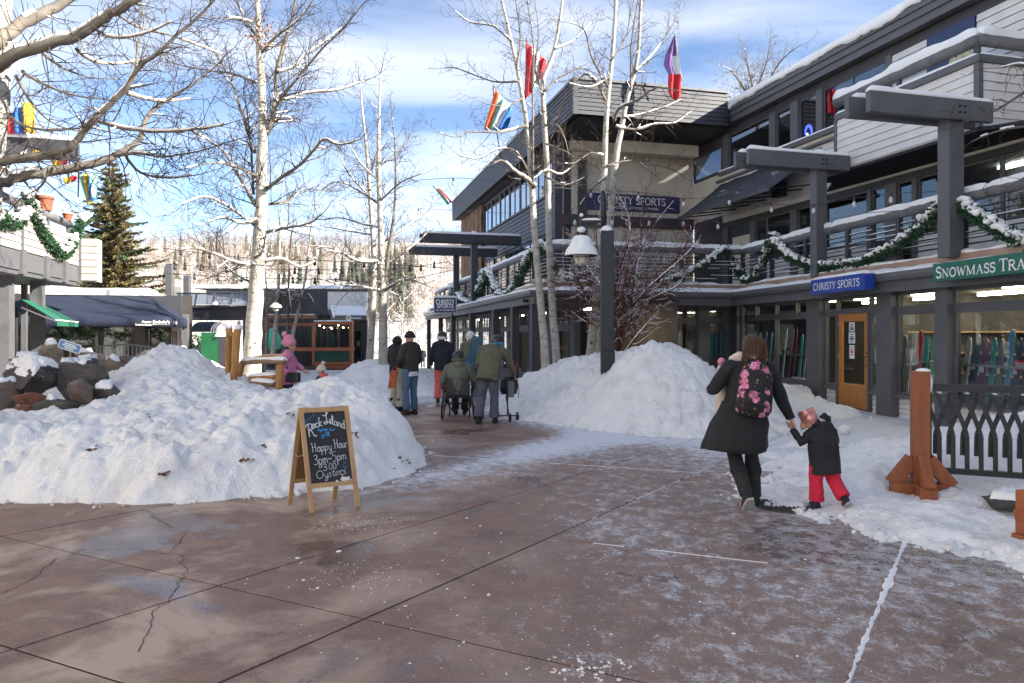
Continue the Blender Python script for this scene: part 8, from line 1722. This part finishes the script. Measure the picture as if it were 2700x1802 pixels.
def person(label, loc, rz, J, top, bottom, shoe, scale=1.0, k=1.0, hs=1.0, coat=None, vox=.013, group=None, wr=.02, hood=False, cuff=.078, sole=None, leg=1.0, hem=None, skip_legs=False, face=True):
    D = dict(J0); D.update(J); t = thing('person', label, 'person', loc, rz, group); V = {a: Vector(b) * (scale if a not in ('toL', 'toR', 'look') else 1) for a, b in D.items()}; K = scale * k; H_ = scale * hs
    lk = V['look'].normalized(); rt_ = lk.cross(ZUP).normalized(); hd = V['hed']; lo = []
    lo.append(([(V['pel'] - (V['che'] - V['pel']) * .25, .13 * K, .10 * K), (V['pel'], .145 * K, .10 * K), (V['che'], .15 * K, .10 * K), (V['nek'] - (V['nek'] - V['che']) * .2, .12 * K, .075 * K), (V['nek'], .052 * K, .055 * K), (hd - (hd - V['nek']) * .3, .05 * K, .055 * K)], SD))
    for S_ in 'LR':
        lo.append(([(V['nek'].lerp(V['sh' + S_], .5), .055 * K, .06 * K), (V['sh' + S_], .055 * K, .055 * K), (V['el' + S_], .040 * K, .040 * K), (V['wr' + S_], .026 * K, .022 * K)], (0, 1, 0))); lo += hand(V['wr' + S_], V['el' + S_], -1 if S_ == 'L' else 1, K)
        lo.append(([(V['hi' + S_], .085 * K, .085 * K), (V['kn' + S_], .055 * K, .055 * K), (V['an' + S_], .038 * K, .04 * K)], SD)); f = V['to' + S_].normalized(); a = V['an' + S_]; lo.append(([(a - f * .05 * K - ZUP * .03 * K, .03 * K, .03 * K), (a + f * .12 * K - ZUP * .05 * K, .042 * K, .025 * K), (a + f * .18 * K - ZUP * .055 * K, .03 * K, .018 * K)], f.cross(ZUP)))
    bl = [(hd, (.078 * H_, .098 * H_, .118 * H_)), (hd + lk * .075 * H_ - ZUP * .055 * H_, (.045 * H_, .04 * H_, .05 * H_)), (hd + lk * .105 * H_ - ZUP * .015 * H_, (.014 * H_, .022 * H_, .022 * H_)), (hd + lk * .098 * H_ - ZUP * .058 * H_, (.026 * H_, .014 * H_, .009 * H_)), (hd + rt_ * .08 * H_ - ZUP * .01 * H_, (.012 * H_, .02 * H_, .032 * H_)), (hd - rt_ * .08 * H_ - ZUP * .01 * H_, (.012 * H_, .02 * H_, .032 * H_))]
    vmesh('body', lo, 'skin', t, vox * (.85 if vox < .012 else 1.15), 2, 0, bl)
    for sg in (-1, 1): e = MB(); e.sphere(hd + lk * .088 * H_ + rt_ * sg * .032 * H_ + ZUP * .012 * H_, .011 * H_, 8, 6); e.build('eye', M['hair_dark'], t, smooth=True, local=True)
    if not skip_legs:
        lt_ = [([(V['pel'] + ZUP * .10 * K, .15 * K, .115 * K), (V['pel'], .168 * K, .125 * K), (V['pel'] - ZUP * .09 * K, .165 * K, .125 * K)], SD)]
        for S_ in 'LR': lt_.append(([(V['hi' + S_] + ZUP * .03, .10 * K, .11 * K), (V['hi' + S_].lerp(V['kn' + S_], .4), .093 * K * leg, .097 * K * leg), (V['kn' + S_], .074 * K * leg, .076 * K * leg), (V['kn' + S_].lerp(V['an' + S_], .5), .073 * K * leg, .076 * K * leg), (V['an' + S_] + (V['kn' + S_] - V['an' + S_]) * .04, cuff * K * leg, cuff * 1.05 * K * leg)], SD))
        vmesh('trousers', lt_, bottom, t, vox, 3, wr)
    for S_ in 'LR':
        f = V['to' + S_].normalized(); a = V['an' + S_]; sd_ = f.cross((V['kn' + S_] - a).normalized()).normalized(); up = (sd_.cross(f)).normalized(); c = a - up * .045 * K
        s_ = vmesh('shoe', [([(c - f * .075 * K, .036 * K, .045 * K), (c - f * .02 * K, .045 * K, .052 * K), (c + f * .09 * K - up * .008 * K, .05 * K, .042 * K), (c + f * .19 * K - up * .016 * K, .035 * K, .026 * K)], sd_), ([(c, .045 * K, .05 * K), (a + up * .06 * K, .047 * K, .052 * K)], sd_)], shoe, t, vox * .8, 2)
        if sole: so = MB(); so.prism([c - up * .05 * K + f * y * K + sd_ * x * K for x, y in ((-.03, -.085), (.03, -.085), (.05, .0), (.055, .10), (.035, .20), (0, .225), (-.035, .20), (-.055, .10), (-.05, 0))], up * -.022 * K); so.build('sole', M[sole], t, local=True)
    tp = []; hz_ = hem if hem is not None else .84
    wa = V['pel'] + (V['pel'] - V['che']) * ((.95 - hz_) / .29); q = coat or ((.185, .145), (.17, .13), (.19, .138), (.205, .135))
    tp.append(([(wa, q[0][0] * K, q[0][1] * K), (V['pel'], q[0][0] * .99 * K, q[0][1] * .98 * K), (V['pel'].lerp(V['che'], .5), q[1][0] * K, q[1][1] * K), (V['che'], q[2][0] * K, q[2][1] * K), (V['nek'] - (V['nek'] - V['che']) * .33, q[3][0] * K, q[3][1] * .9 * K), (V['nek'] - (V['nek'] - V['che']) * .02, .085 * K, .085 * K), (V['nek'] + ZUP * .05 * K, .068 * K, .072 * K)], SD))
    for S_ in 'LR': tp.append(([(V['nek'].lerp(V['sh' + S_], .45), .075 * K, .08 * K), (V['sh' + S_], .082 * K, .08 * K), (V['sh' + S_].lerp(V['el' + S_], .5), .074 * K, .072 * K), (V['el' + S_], .066 * K, .066 * K), (V['el' + S_].lerp(V['wr' + S_], .6), .058 * K, .056 * K), (V['wr' + S_], .047 * K, .045 * K)], (0, 1, 0)))
    bb = []
    if hood: bb = [(V['nek'] - lk * .085 * K + ZUP * -.01 * K, (.125 * K, .075 * K, .075 * K)), (V['nek'] - lk * .07 * K - ZUP * .06 * K, (.10 * K, .06 * K, .09 * K))]
    vmesh('jacket', tp, top, t, vox, 3, wr, bb); t['_s'] = 0; del t['_s']
    return t, V, hd, lk, rt_, H_, K
def cap(t, hd, H_, mat, name='hat', r=(.098, .115, .10), dz=.035, lo_=-.35, pom=None, brim=None, lk=None):
    mb = MB(); pr = [(math.cos(a), math.sin(a)) for a in np.linspace(lo_, math.pi / 2, 9)]; mb.lathe((0, 0, 0), [(c, s) for c, s in pr], 20); mb.v = [(hd.x + x * r[0] * H_, hd.y + y * r[1] * H_, hd.z + dz * H_ + z * r[2] * H_) for x, y, z in mb.v]; o = mb.build(name, M[mat], t, smooth=True, local=True)
    if brim: mb = MB(); mb.lathe((0, 0, 0), [(1.0, lo_ - .05), (1.08, lo_), (1.08, lo_ + .38), (1.0, lo_ + .45)], 20); mb.v = [(hd.x + x * r[0] * H_, hd.y + y * r[1] * H_, hd.z + dz * H_ + z * r[2] * H_) for x, y, z in mb.v]; mb.build('band', M[brim], o, smooth=True, local=True)
    if pom: vmesh('pompom', [], pom[0], o, .012, 1, .02, [(hd + Vector(pom[1]) * H_, (.055 * H_,) * 3)])
    return o
# woman in the long black coat with the floral backpack
wy = 7.12; wx = 2.30
W_ = person('woman in a long black coat and pink floral backpack leading a child by hand', (wx, wy, 0), 0, dict(hed=(.045, .02, 1.545), nek=(.02, 0, 1.42), che=(.0, 0, 1.20), pel=(-.05, 0, .93), shL=(-.175, 0, 1.345), elL=(-.335, .03, 1.13), wrL=(-.15, .26, 1.22), shR=(.205, 0, 1.335), elR=(.33, .02, 1.06), wrR=(.415, -.02, .845), hiL=(-.12, 0, .90), knL=(-.12, .03, .50), anL=(-.075, -.18, .155), toL=(.10, .72, -.68), hiR=(.05, 0, .90), knR=(.06, .06, .50), anR=(.075, .02, .10)), 'wool_black', 'puffer_black', 'leather_maroon' if False else 'rubber', vox=.011, wr=.028, sole='sole', cuff=.06, leg=.95, coat=((.21, .16), (.19, .145), (.195, .14), (.2, .13)), hood=True)
t, V, hd, lk, rt_, H_, K = W_
n = 44; vs = []; fs = []
for i, (z, cx, rx, ry) in enumerate(((1.02, -.04, .205, .155), (.92, -.055, .235, .18), (.80, -.08, .285, .215), (.68, -.11, .295, .235), (.60, -.125, .312, .25), (.555, -.13, .318, .255), (.555, -.13, .30, .24), (.70, -.11, .27, .21))):
    for k in range(n): a = 2 * math.pi * k / n; f = 1 + (.04 * math.sin(5 * a + 1) + .025 * math.sin(9 * a + .5)) * min(1, (1.02 - z) * 2.4); vs.append((cx + rx * f * math.cos(a), ry * f * math.sin(a) - .02 * (1 - z), z + (.02 * math.sin(2 * a + .6) + .012 * math.cos(a)) * (z < .6)))
    if i:
        for k in range(n): fs.append(((i - 1) * n + k, (i - 1) * n + (k + 1) % n, i * n + (k + 1) % n, i * n + k))
cs2 = MB().add(vs, fs).build('coat_skirt', M['wool_black'], t, smooth=True, local=True)
for S_, an in (('L', V['anL']), ('R', V['anR'])): u_ = (V['kn' + S_] - an).normalized(); vmesh('boot', [([(an - u_ * .02, .062, .066), (an + u_ * .10, .066, .07), (an + u_ * .22, .07, .075), (an + u_ * .235, .06, .065)], SD)], 'rubber', t, .01, 2, .012); c = an + u_ * .235; vmesh('boot_cuff', [([(c - u_ * .03, .075, .08), (c + u_ * .03, .078, .082)], SD)], 'puffer_black', t, .01, 1, .03)
bp = thing('backpack', 'black school backpack printed with pink roses on the woman in the long coat', 'backpack', (wx, wy, 1.2)); o = vmesh('bag', [([((-.02, -.21, -.285), .155, .085), ((-.015, -.225, -.24), .175, .105), ((-.005, -.225, -.08), .172, .105), ((.01, -.215, .08), .155, .095), ((.02, -.20, .17), .115, .075), ((.022, -.19, .205), .06, .05)], SD), ([((-.02, -.31, -.25), .13, .03), ((-.015, -.325, -.15), .135, .035), ((-.012, -.315, -.06), .12, .025)], SD)], 'floral', bp, .010, 3, .012)
z_ = MB(); z_.tube([(-.155, -.275, -.045), (-.08, -.335, -.042), (.05, -.335, -.042), (.135, -.275, -.045)], .008, 5); z_.build('zip', M['black_iron'], bp, local=True); st = MB(); st.tube([(.02, -.2, .19), (.02, -.24, .225), (.05, -.2, .235), (.055, -.18, .19)], .010, 6); st.build('carry_loop', M['floral'], bp, local=True)
for sg in (-1, 1): mb = MB(); mb.tube([(.02 + sg * .06, -.14, .19), (.03 + sg * .115, -.05, .195), (.03 + sg * .125, .06, .14), (.02 + sg * .13, .14, -.02)], [.022, .024, .024, .02], 6); mb.build('strap', M['floral'], bp, local=True, smooth=True)
hr = random.Random(4)
hb_ = vmesh('hair', [([(hd + Vector((0, -.06, .02)), .09, .08), (hd + Vector((-.01, -.10, -.08)), .098, .066), (hd + Vector((-.02, -.10, -.18)), .085, .05), (hd + Vector((-.035, -.10, -.25)), .05, .03)], SD)], 'hair_brown', t, .010, 2, .03, [(hd + Vector((0, -.018, .035)), (.094, .108, .104))])
mb = MB()
for k in range(240):
    a = hr.uniform(-1, 1); p = hd + Vector((a * .085, -.10 - .02 * (1 - a * a) + hr.gauss(0, .008), .045 + hr.uniform(-.05, .05))); q = []
    for i in range(7): f = i / 6; q.append(p + Vector((-.03 * f + a * .035 * math.sin(f * 3) + hr.gauss(0, .006), -.035 * math.sin(f * 2.6) + hr.gauss(0, .005), -.30 * f * hr.uniform(.75, 1.05))))
    mb.tube(q, [.003, .0035, .0035, .0035, .003, .002, .001], 3)
o = mb.build('hair_strands', M['hair_streak'], t, smooth=True, local=True); o['kind'] = 'stuff'
fu_ = vmesh('fur_collar', [([(V['nek'] + Vector((-.17, .03, .0)), .04, .035), (V['nek'] + Vector((-.12, -.07, .035)), .045, .04), (V['nek'] + Vector((0, -.12, .02)), .04, .035), (V['nek'] + Vector((.11, -.07, .03)), .045, .04), (V['nek'] + Vector((.15, .03, -.02)), .04, .035)], (0, 0, 1))], 'fur_pale', t, .009, 1, .035)
by = thing('baby', 'baby carried on the front of the woman in black, only the pink bobble hat showing', 'person', (wx - .15, wy + .2, 1.1)); o = vmesh('body', [([((.0, 0, -.28), .08, .07), ((0, 0, -.08), .10, .08), ((0, 0, .06), .05, .05), ((-.01, 0, .12), .05, .05)], SD)], 'skin', by, .012, 2, 0, [((-.01, .0, .19), (.07, .075, .085))]); vmesh('romper', [([((0, 0, -.32), .09, .08), ((0, 0, -.06), .115, .095), ((0, 0, .05), .06, .06)], SD)], 'fur_pale', by, .012, 2); cap(by, Vector((-.01, 0, .19)), .8, 'fur_pale', pom=('pink_knit', (-.06, -.05, .135)))
# child in red trousers
cx_, cy_ = 2.98, 6.96
t, V, hd, lk, rt_, H_, K = person('small child in a black puffer jacket and bright red snow trousers', (cx_, cy_, 0), 0, dict(pel=(.0, 0, .50), che=(-.01, .01, .655), nek=(-.035, .02, .775), hed=(-.115, .06, .862), shL=(-.105, .02, .735), elL=(-.21, .03, .635), wrL=(-.265, .10, .755), shR=(.085, .02, .735), elR=(.135, .08, .64), wrR=(.11, .15, .58), hiL=(-.055, 0, .48), knL=(-.075, .01, .29), anL=(-.075, .0, .075), hiR=(.055, 0, .48), knR=(.085, -.0, .29), anR=(.135, -.12, .135), toR=(.2, .78, -.6), look=(-.75, .5, -.45)), 'puffer_black', 'red_pants', 'navy_jacket', scale=1, k=.68, hs=.80, vox=.009, wr=.02, hood=True, cuff=.078, leg=1.28, sole='sole', hem=.66, coat=((.215, .17), (.21, .165), (.20, .155), (.19, .14)))
for k in range(3): z = .545 + k * .055; q = [V['pel'].lerp(V['che'], (z - .5) / .155) + Vector((.1465 * math.cos(a), .115 * math.sin(a), 0)) for a in np.linspace(0, 6.283, 21)]; MB().tube(q, .004, 4, False).build('quilt_seam', M['black_iron'], t, smooth=True, local=True)
o = cap(t, hd, H_, 'headband_rose', 'hat', (.093, .114, .122), .0, -.45); vmesh('hair', [], 'hair_dark', t, .009, 1, .02, [(hd + Vector((.035, -.05, -.035)), (.05, .045, .05))]); bd = MB(); bd.lathe((0, 0, 0), [(.0885, -.055), (.093, -.04), (.094, .03), (.086, .062)], 20); rm_ = lk.to_track_quat('Y', 'Z').to_matrix(); bd.v = [tuple(hd + rm_ @ Vector((x * .95 * H_, y * 1.12 * H_, z * 1.0 * H_ + .055 * H_))) for x, y, z in bd.v]; bd.build('headband', M['headband_rose'], t, smooth=True, local=True)
mb = MB(); 
for k in range(26): p = hd + Vector((.075, -.045, .02)); mb.tube([p, p + Vector((.035 + hr.gauss(0, .008), -.02 + hr.gauss(0, .01), .02 + hr.gauss(0, .01))), p + Vector((.075 + hr.gauss(0, .014), -.02 + hr.gauss(0, .012), -.015 + hr.gauss(0, .014))), p + Vector((.09 + hr.gauss(0, .018), -.015 + hr.gauss(0, .014), -.07 + hr.gauss(0, .02)))], [.006, .008, .006, .002], 4)
o = mb.build('ponytail', M['hair_dark'], t, smooth=True, local=True); o['kind'] = 'stuff'
def ppl(u, vfoot, Y=None): Y = Y or H * F / (vfoot - V0); return ((u - U0) / F * Y, Y, gz(Y))
# woman in pink beside the log seat, looking right
t, V, hd, lk, rt_, H_, K = person('woman in a pink puffer jacket and pink bobble hat leaning on the log arm rail', ppl(757, 0, 12.75), R(-68), dict(hed=(0, .03, 1.52), nek=(0, 0, 1.40), elL=(-.20, .16, 1.17), wrL=(-.14, .30, 1.06), elR=(.25, -.12, 1.12), wrR=(.22, .05, .93), shL=(-.175, .03, 1.36), shR=(.175, 0, 1.36)), 'pink_puffer', 'puffer_black', 'rubber', scale=.97, wr=.035, hem=.82, coat=((.20, .165), (.195, .155), (.20, .155), (.205, .135)))
cap(t, hd, H_, 'pink_knit', 'beanie', (.102, .118, .155), .045, -.2, pom=('pink_knit', (0, -.075, .20)), brim='pink_knit'); vmesh('hair', [([(hd + Vector((0, -.04, -.02)), .085, .07), (hd + Vector((.0, -.05, -.14)), .10, .07), (hd + Vector((.02, .02, -.26)), .09, .06)], SD)], 'hair_dark', t, .012, 2, .02)
bg_ = thing('handbag', 'small black cross-body bag at the hip of the woman in pink', 'bag', ppl(772, 0, 12.5)); MB().box((0, 0, .93), (.26, .10, .17), R(-15)).build('bag', M['plastic_black'], bg_, local=True, bevel=.02); MB().tube([(-.1, .02, 1.0), (-.14, .12, 1.2), (-.16, .2, 1.36)], .008, 5).build('strap', M['plastic_black'], bg_, local=True)
# little child with the cream bobble hat
t, V, hd, lk, rt_, H_, K = person('small child in a cream bobble hat and grey jacket with coral hood', ppl(852, 0, 15.4), R(55), dict(pel=(0, 0, .50), che=(0, .01, .66), nek=(0, .03, .79), hed=(0, .06, .90), shL=(-.10, .02, .745), elL=(-.14, .04, .62), wrL=(-.12, .12, .55), shR=(.10, .02, .745), elR=(.14, .04, .62), wrR=(.12, .12, .55), hiL=(-.055, 0, .48), knL=(-.06, .02, .28), anL=(-.06, 0, .07), hiR=(.055, 0, .48), knR=(.06, .02, .28), anR=(.06, 0, .07)), 'grey_jacket', 'coral', 'rubber', k=.72, hs=.82, hem=.6, coat=((.215, .17), (.2, .16), (.20, .155), (.19, .14)))
cap(t, hd, H_, 'hat_cream', 'beanie', (.108, .125, .135), .03, -.25, pom=('fur_pale', (.02, -.06, .19)), brim='hat_cream'); vmesh('hood', [], 'coral', t, .012, 2, .02, [(V['nek'] + Vector((0, -.06, -.0)), (.13, .085, .065))])
# couple standing by the bank
t, V, hd, lk, rt_, H_, K = person('man in a dark bomber jacket, blue jeans and black beanie standing by the bank', ppl(1082, 1094), R(48), dict(elL=(-.27, .02, 1.12), wrL=(-.20, .13, .99), elR=(.27, .02, 1.12), wrR=(.20, .13, .99), look=(-.1, 1, 0)), 'bomber', 'denim', 'leather_maroon', scale=1.0, wr=.03, hem=.90, coat=((.185, .15), (.195, .16), (.21, .155), (.215, .14)), leg=.98)
cap(t, hd, H_, 'wool_black', 'beanie', (.10, .118, .125), .025, -.15, brim='wool_black'); vmesh('shirt_hem', [([((0, 0, .80), .175, .135), ((0, 0, .92), .17, .13)], SD)], 'shirt_white', t, .012, 2, .02)
t, V, hd, lk, rt_, H_, K = person('woman in black jacket, cream trousers and black boots beside the man in jeans', ppl(1046, 1084), R(-35), dict(hed=(0, .02, 1.55), elL=(-.25, .06, 1.12), wrL=(-.22, .1, .92), elR=(.22, .14, 1.15), wrR=(.10, .28, 1.30)), 'wool_black', 'cream_trousers', 'rubber', scale=.97, wr=.025, hem=.83, leg=1.12)
cap(t, hd, H_, 'wool_black', 'hat', (.105, .12, .12), .01, -.6); vmesh('scarf', [], 'pink_knit', t, .012, 1, .03, [(V['nek'] + Vector((0, .07, -.02)), (.085, .06, .06)), (V['che'] + Vector((.03, .12, .04)), (.05, .03, .08))])
for S_ in 'LR': a = V['an' + S_]; vmesh('boot', [([(a - ZUP * .02, .06, .065), (a + ZUP * .20, .072, .078)], SD)], 'rubber', t, .012, 1)
hb2 = thing('shopping_bag', 'orange patterned shopping bag held by the woman in cream trousers', 'bag', ppl(1036, 0, 15.5)); simple('bag_orange', (.50, .10, .025), .5, .7, 16, 0); c = P(1036, 1000, 15.4) - hb2.location; mb = MB(); mb.hexa([(c.x - .10, c.y - .05, c.z - .20), (c.x + .05, c.y - .05, c.z - .17), (c.x + .05, c.y + .05, c.z - .17), (c.x - .10, c.y + .05, c.z - .20), (c.x - .05, c.y - .05, c.z + .17), (c.x + .11, c.y - .05, c.z + .19), (c.x + .11, c.y + .05, c.z + .19), (c.x - .05, c.y + .05, c.z + .17)]); mb.build('bag', M['bag_orange'], hb2, local=True, bevel=.01); MB().tube([c + Vector((-.02, 0, .17)), c + Vector((.04, 0, .30)), c + Vector((.09, 0, .18))], .008, 5).build('handle', M['red_plastic'], hb2, local=True)
# skiers walking away
t, V, hd, lk, rt_, H_, K = person('skier in navy jacket, coral trousers and white-banded helmet walking away', ppl(1166, 1062), R(5), dict(elL=(-.27, .02, 1.12), wrL=(-.27, .06, .90)), 'navy_jacket', 'coral', 'leather_maroon', wr=.03, hem=.80, hood=True, leg=1.12, cuff=.09, coat=((.205, .16), (.2, .155), (.21, .155), (.215, .14)))
cap(t, hd, H_, 'helmet_black', 'helmet', (.122, .138, .135), .02, -.5, brim='helmet_white')
t, V, hd, lk, rt_, H_, K = person('skier in khaki jacket and white helmet partly hidden behind the wheelchair', ppl(1240, 1060), R(-5), {}, 'khaki_jacket', 'slate_trousers', 'rubber', wr=.03, hood=True)
cap(t, hd, H_, 'helmet_white', 'helmet', (.122, .138, .135), .02, -.5)
sbd = thing('snowboard', 'blue snowboard carried on the back of the skier in the white helmet', 'snowboard', P(1248, 930, 17.6)); pts = [(x * .13, y) for x, y in rrect(2, 1.0, .13)]; a_ = Vector((.28, -.05, 1)).normalized(); b_ = a_.cross(Vector((0, -1, 0))).normalized(); c = P(1246, 938, 17.45); MB().prism([c + b_ * x + a_ * y * .95 for x, y in pts], (0, .014, 0)).build('board', M['board_blue'], sbd)
# olive parka pushing
t, V, hd, lk, rt_, H_, K = person('person in an olive hooded parka and grey trousers bending towards the small cart', ppl(1288, 1117), R(-12), dict(pel=(0, -.02, .92), che=(.02, .10, 1.20), nek=(.06, .20, 1.38), hed=(.10, .28, 1.47), shL=(-.14, .15, 1.35), elL=(-.23, .16, 1.08), wrL=(-.20, .28, .88), shR=(.23, .17, 1.31), elR=(.35, .28, 1.06), wrR=(.40, .36, .84), knL=(-.13, .02, .48), anL=(-.16, -.12, .10), knR=(.09, .07, .49), anR=(.10, .05, .09)), 'olive_parka', 'slate_trousers', 'rubber', wr=.035, hood=True, hem=.80, leg=1.12, cuff=.09, coat=((.205, .165), (.2, .165), (.21, .165), (.205, .15)), scale=1.03)
cap(t, hd, H_, 'helmet_black', 'helmet', (.122, .14, .125), .02, -.6, brim='goggle_blue')
# wheelchair and its rider
wc = thing('wheelchair', 'black manual wheelchair with spoked wheels seen from behind', 'wheelchair', ppl(1209, 1105)); 
for sx, cb in ((-.29, -.03), (.29, .03)):
    r_ = .30; q = [Vector((sx + cb * math.sin(a) * -1, r_ * math.cos(a), .305 + r_ * math.sin(a))) for a in np.linspace(0, 6.283, 33)]; wh = MB().tube(q, .017, 8, False).build('wheel', M['rubber'], wc, smooth=True, local=True)
    q2 = [Vector((sx * 1.10, .26 * math.cos(a), .305 + .26 * math.sin(a))) for a in np.linspace(0, 6.283, 29)]; MB().tube(q2, .009, 6, False).build('hand_rim', M['steel'], wh, local=True); sp = MB()
    for k in range(14): sp.tube([(sx, 0, .305), q[int(k * 32 / 14)]], .0035, 4)
    sp.tube([(sx - .03, 0, .305), (sx + .03, 0, .305)], .028, 8); o = sp.build('spokes', M['steel'], wh, local=True); o['kind'] = 'stuff'
mb = MB(); mb.box((0, -.20, .64), (.44, .035, .34)); mb.build('backrest', M['plastic_black'], wc, local=True, bevel=.02); MB().box((0, .02, .45), (.42, .40, .06)).build('seat', M['plastic_black'], wc, local=True, bevel=.02); mb = MB()
for sx in (-.22, .22): mb.tube([(sx, -.21, .88), (sx, -.20, .45), (sx, -.05, .32), (sx, .35, .30)], .014, 6); mb.tube([(sx, .25, .44), (sx, .38, .2), (sx * .6, .45, .08)], .012, 6)
mb.tube([(-.28, 0, .305), (.28, 0, .305)], .016, 6); mb.build('frame', M['plastic_black'], wc, local=True)
for sx in (-.2, .2): q = [Vector((sx, .30 + .06 * math.cos(a), .065 + .06 * math.sin(a))) for a in np.linspace(0, 6.283, 13)]; cst = MB().tube(q, .014, 6, False); cst.tube([(sx, .30, .06), (sx, .30, .28)], .01, 5); cst.build('caster', M['rubber'], wc, local=True)
t, V, hd, lk, rt_, H_, K = person('wheelchair rider in a sage green jacket and dark helmet, seen from behind', ppl(1209, 1105), R(0), dict(pel=(0, -.06, .56), che=(0, -.08, .86), nek=(0, -.05, 1.08), hed=(0, -.02, 1.20), shL=(-.20, -.05, 1.01), elL=(-.30, -.09, .77), wrL=(-.32, .05, .60), shR=(.20, -.05, 1.01), elR=(.30, -.09, .77), wrR=(.32, .05, .60), hiL=(-.10, 0, .52), knL=(-.11, .42, .50), anL=(-.09, .44, .12), hiR=(.10, 0, .52), knR=(.11, .42, .50), anR=(.09, .44, .12)), 'sage_jacket', 'puffer_black', 'rubber', wr=.035, hood=True, hem=.90, coat=((.20, .16), (.21, .17), (.225, .165), (.22, .145)))
cap(t, hd, H_, 'helmet_black', 'helmet', (.122, .14, .135), .02, -.6, brim='olive_parka')
# small wheeled cart
ct_ = thing('walker_cart', 'small black three-wheeled cart with a bag on a stem beside the olive parka', 'cart', ppl(1345, 1112)); 
for x, y in ((-.27, .10), (.14, .12), (.0, -.14)): q = [Vector((x, y + .065 * math.cos(a), .085 + .065 * math.sin(a))) for a in np.linspace(0, 6.283, 13)]; mb = MB().tube(q, .022, 8, False); mb.tube([(x - .03, y, .085), (x + .03, y, .085)], .03, 8); mb.build('wheel', M['rubber'], ct_, local=True, smooth=True)
mb = MB(); mb.tube([(-.27, .10, .10), (.14, .12, .10)], .014, 6); mb.tube([(0, -.14, .10), (-.04, .1, .13), (-.06, .1, .45), (-.04, .08, .62)], .028, 8); mb.tube([(.0, .05, .60), (.08, -.06, .82), (.06, -.08, .95)], .014, 6); mb.build('frame', M['plastic_black'], ct_, local=True); vmesh('bag', [([((-.02, .06, .52), .15, .12), ((-.02, .06, .66), .185, .15), ((-.02, .06, .80), .16, .13), ((-.02, .06, .86), .08, .07)], SD)], 'plastic_black', ct_, .013, 2, .03)
MB().box((.02, -.10, .62), (.11, .012, .30), 0).build('plate', M['metal_gutter'], ct_, local=True); MB().tube([(.10, .10, .85), (.135, .1, 1.12)], .012, 6).build('handle', M['red_plastic'], ct_, local=True); MB().tube([(.14, .0, .80), (.17, -.02, .6), (.16, -.02, .45)], .006, 4).build('strap', M['plastic_black'], ct_, local=True)
# far walker
person('distant walker in dark clothes near the far corner of the shop wing', ((1115 - U0) / F * 62, 62, gz(62)), R(0), {}, 'wool_black', 'puffer_black', 'rubber', vox=.03)
o = thing('snow_lump', 'round lump of snow lying on the icy paving behind the child', 'snow lump', G(2228, 1146)); vmesh('lump', [], 'snow_heap', o, .012, 2, .05, [((0, 0, .07), (.10, .10, .085))])
o = thing('snow_lump', 'lump of snow at the edge of the low snow cover beside the red trousers', 'snow lump', G(2238, 1275)); vmesh('lump', [], 'snow_heap', o, .012, 2, .06, [((0, 0, .07), (.12, .10, .10))])
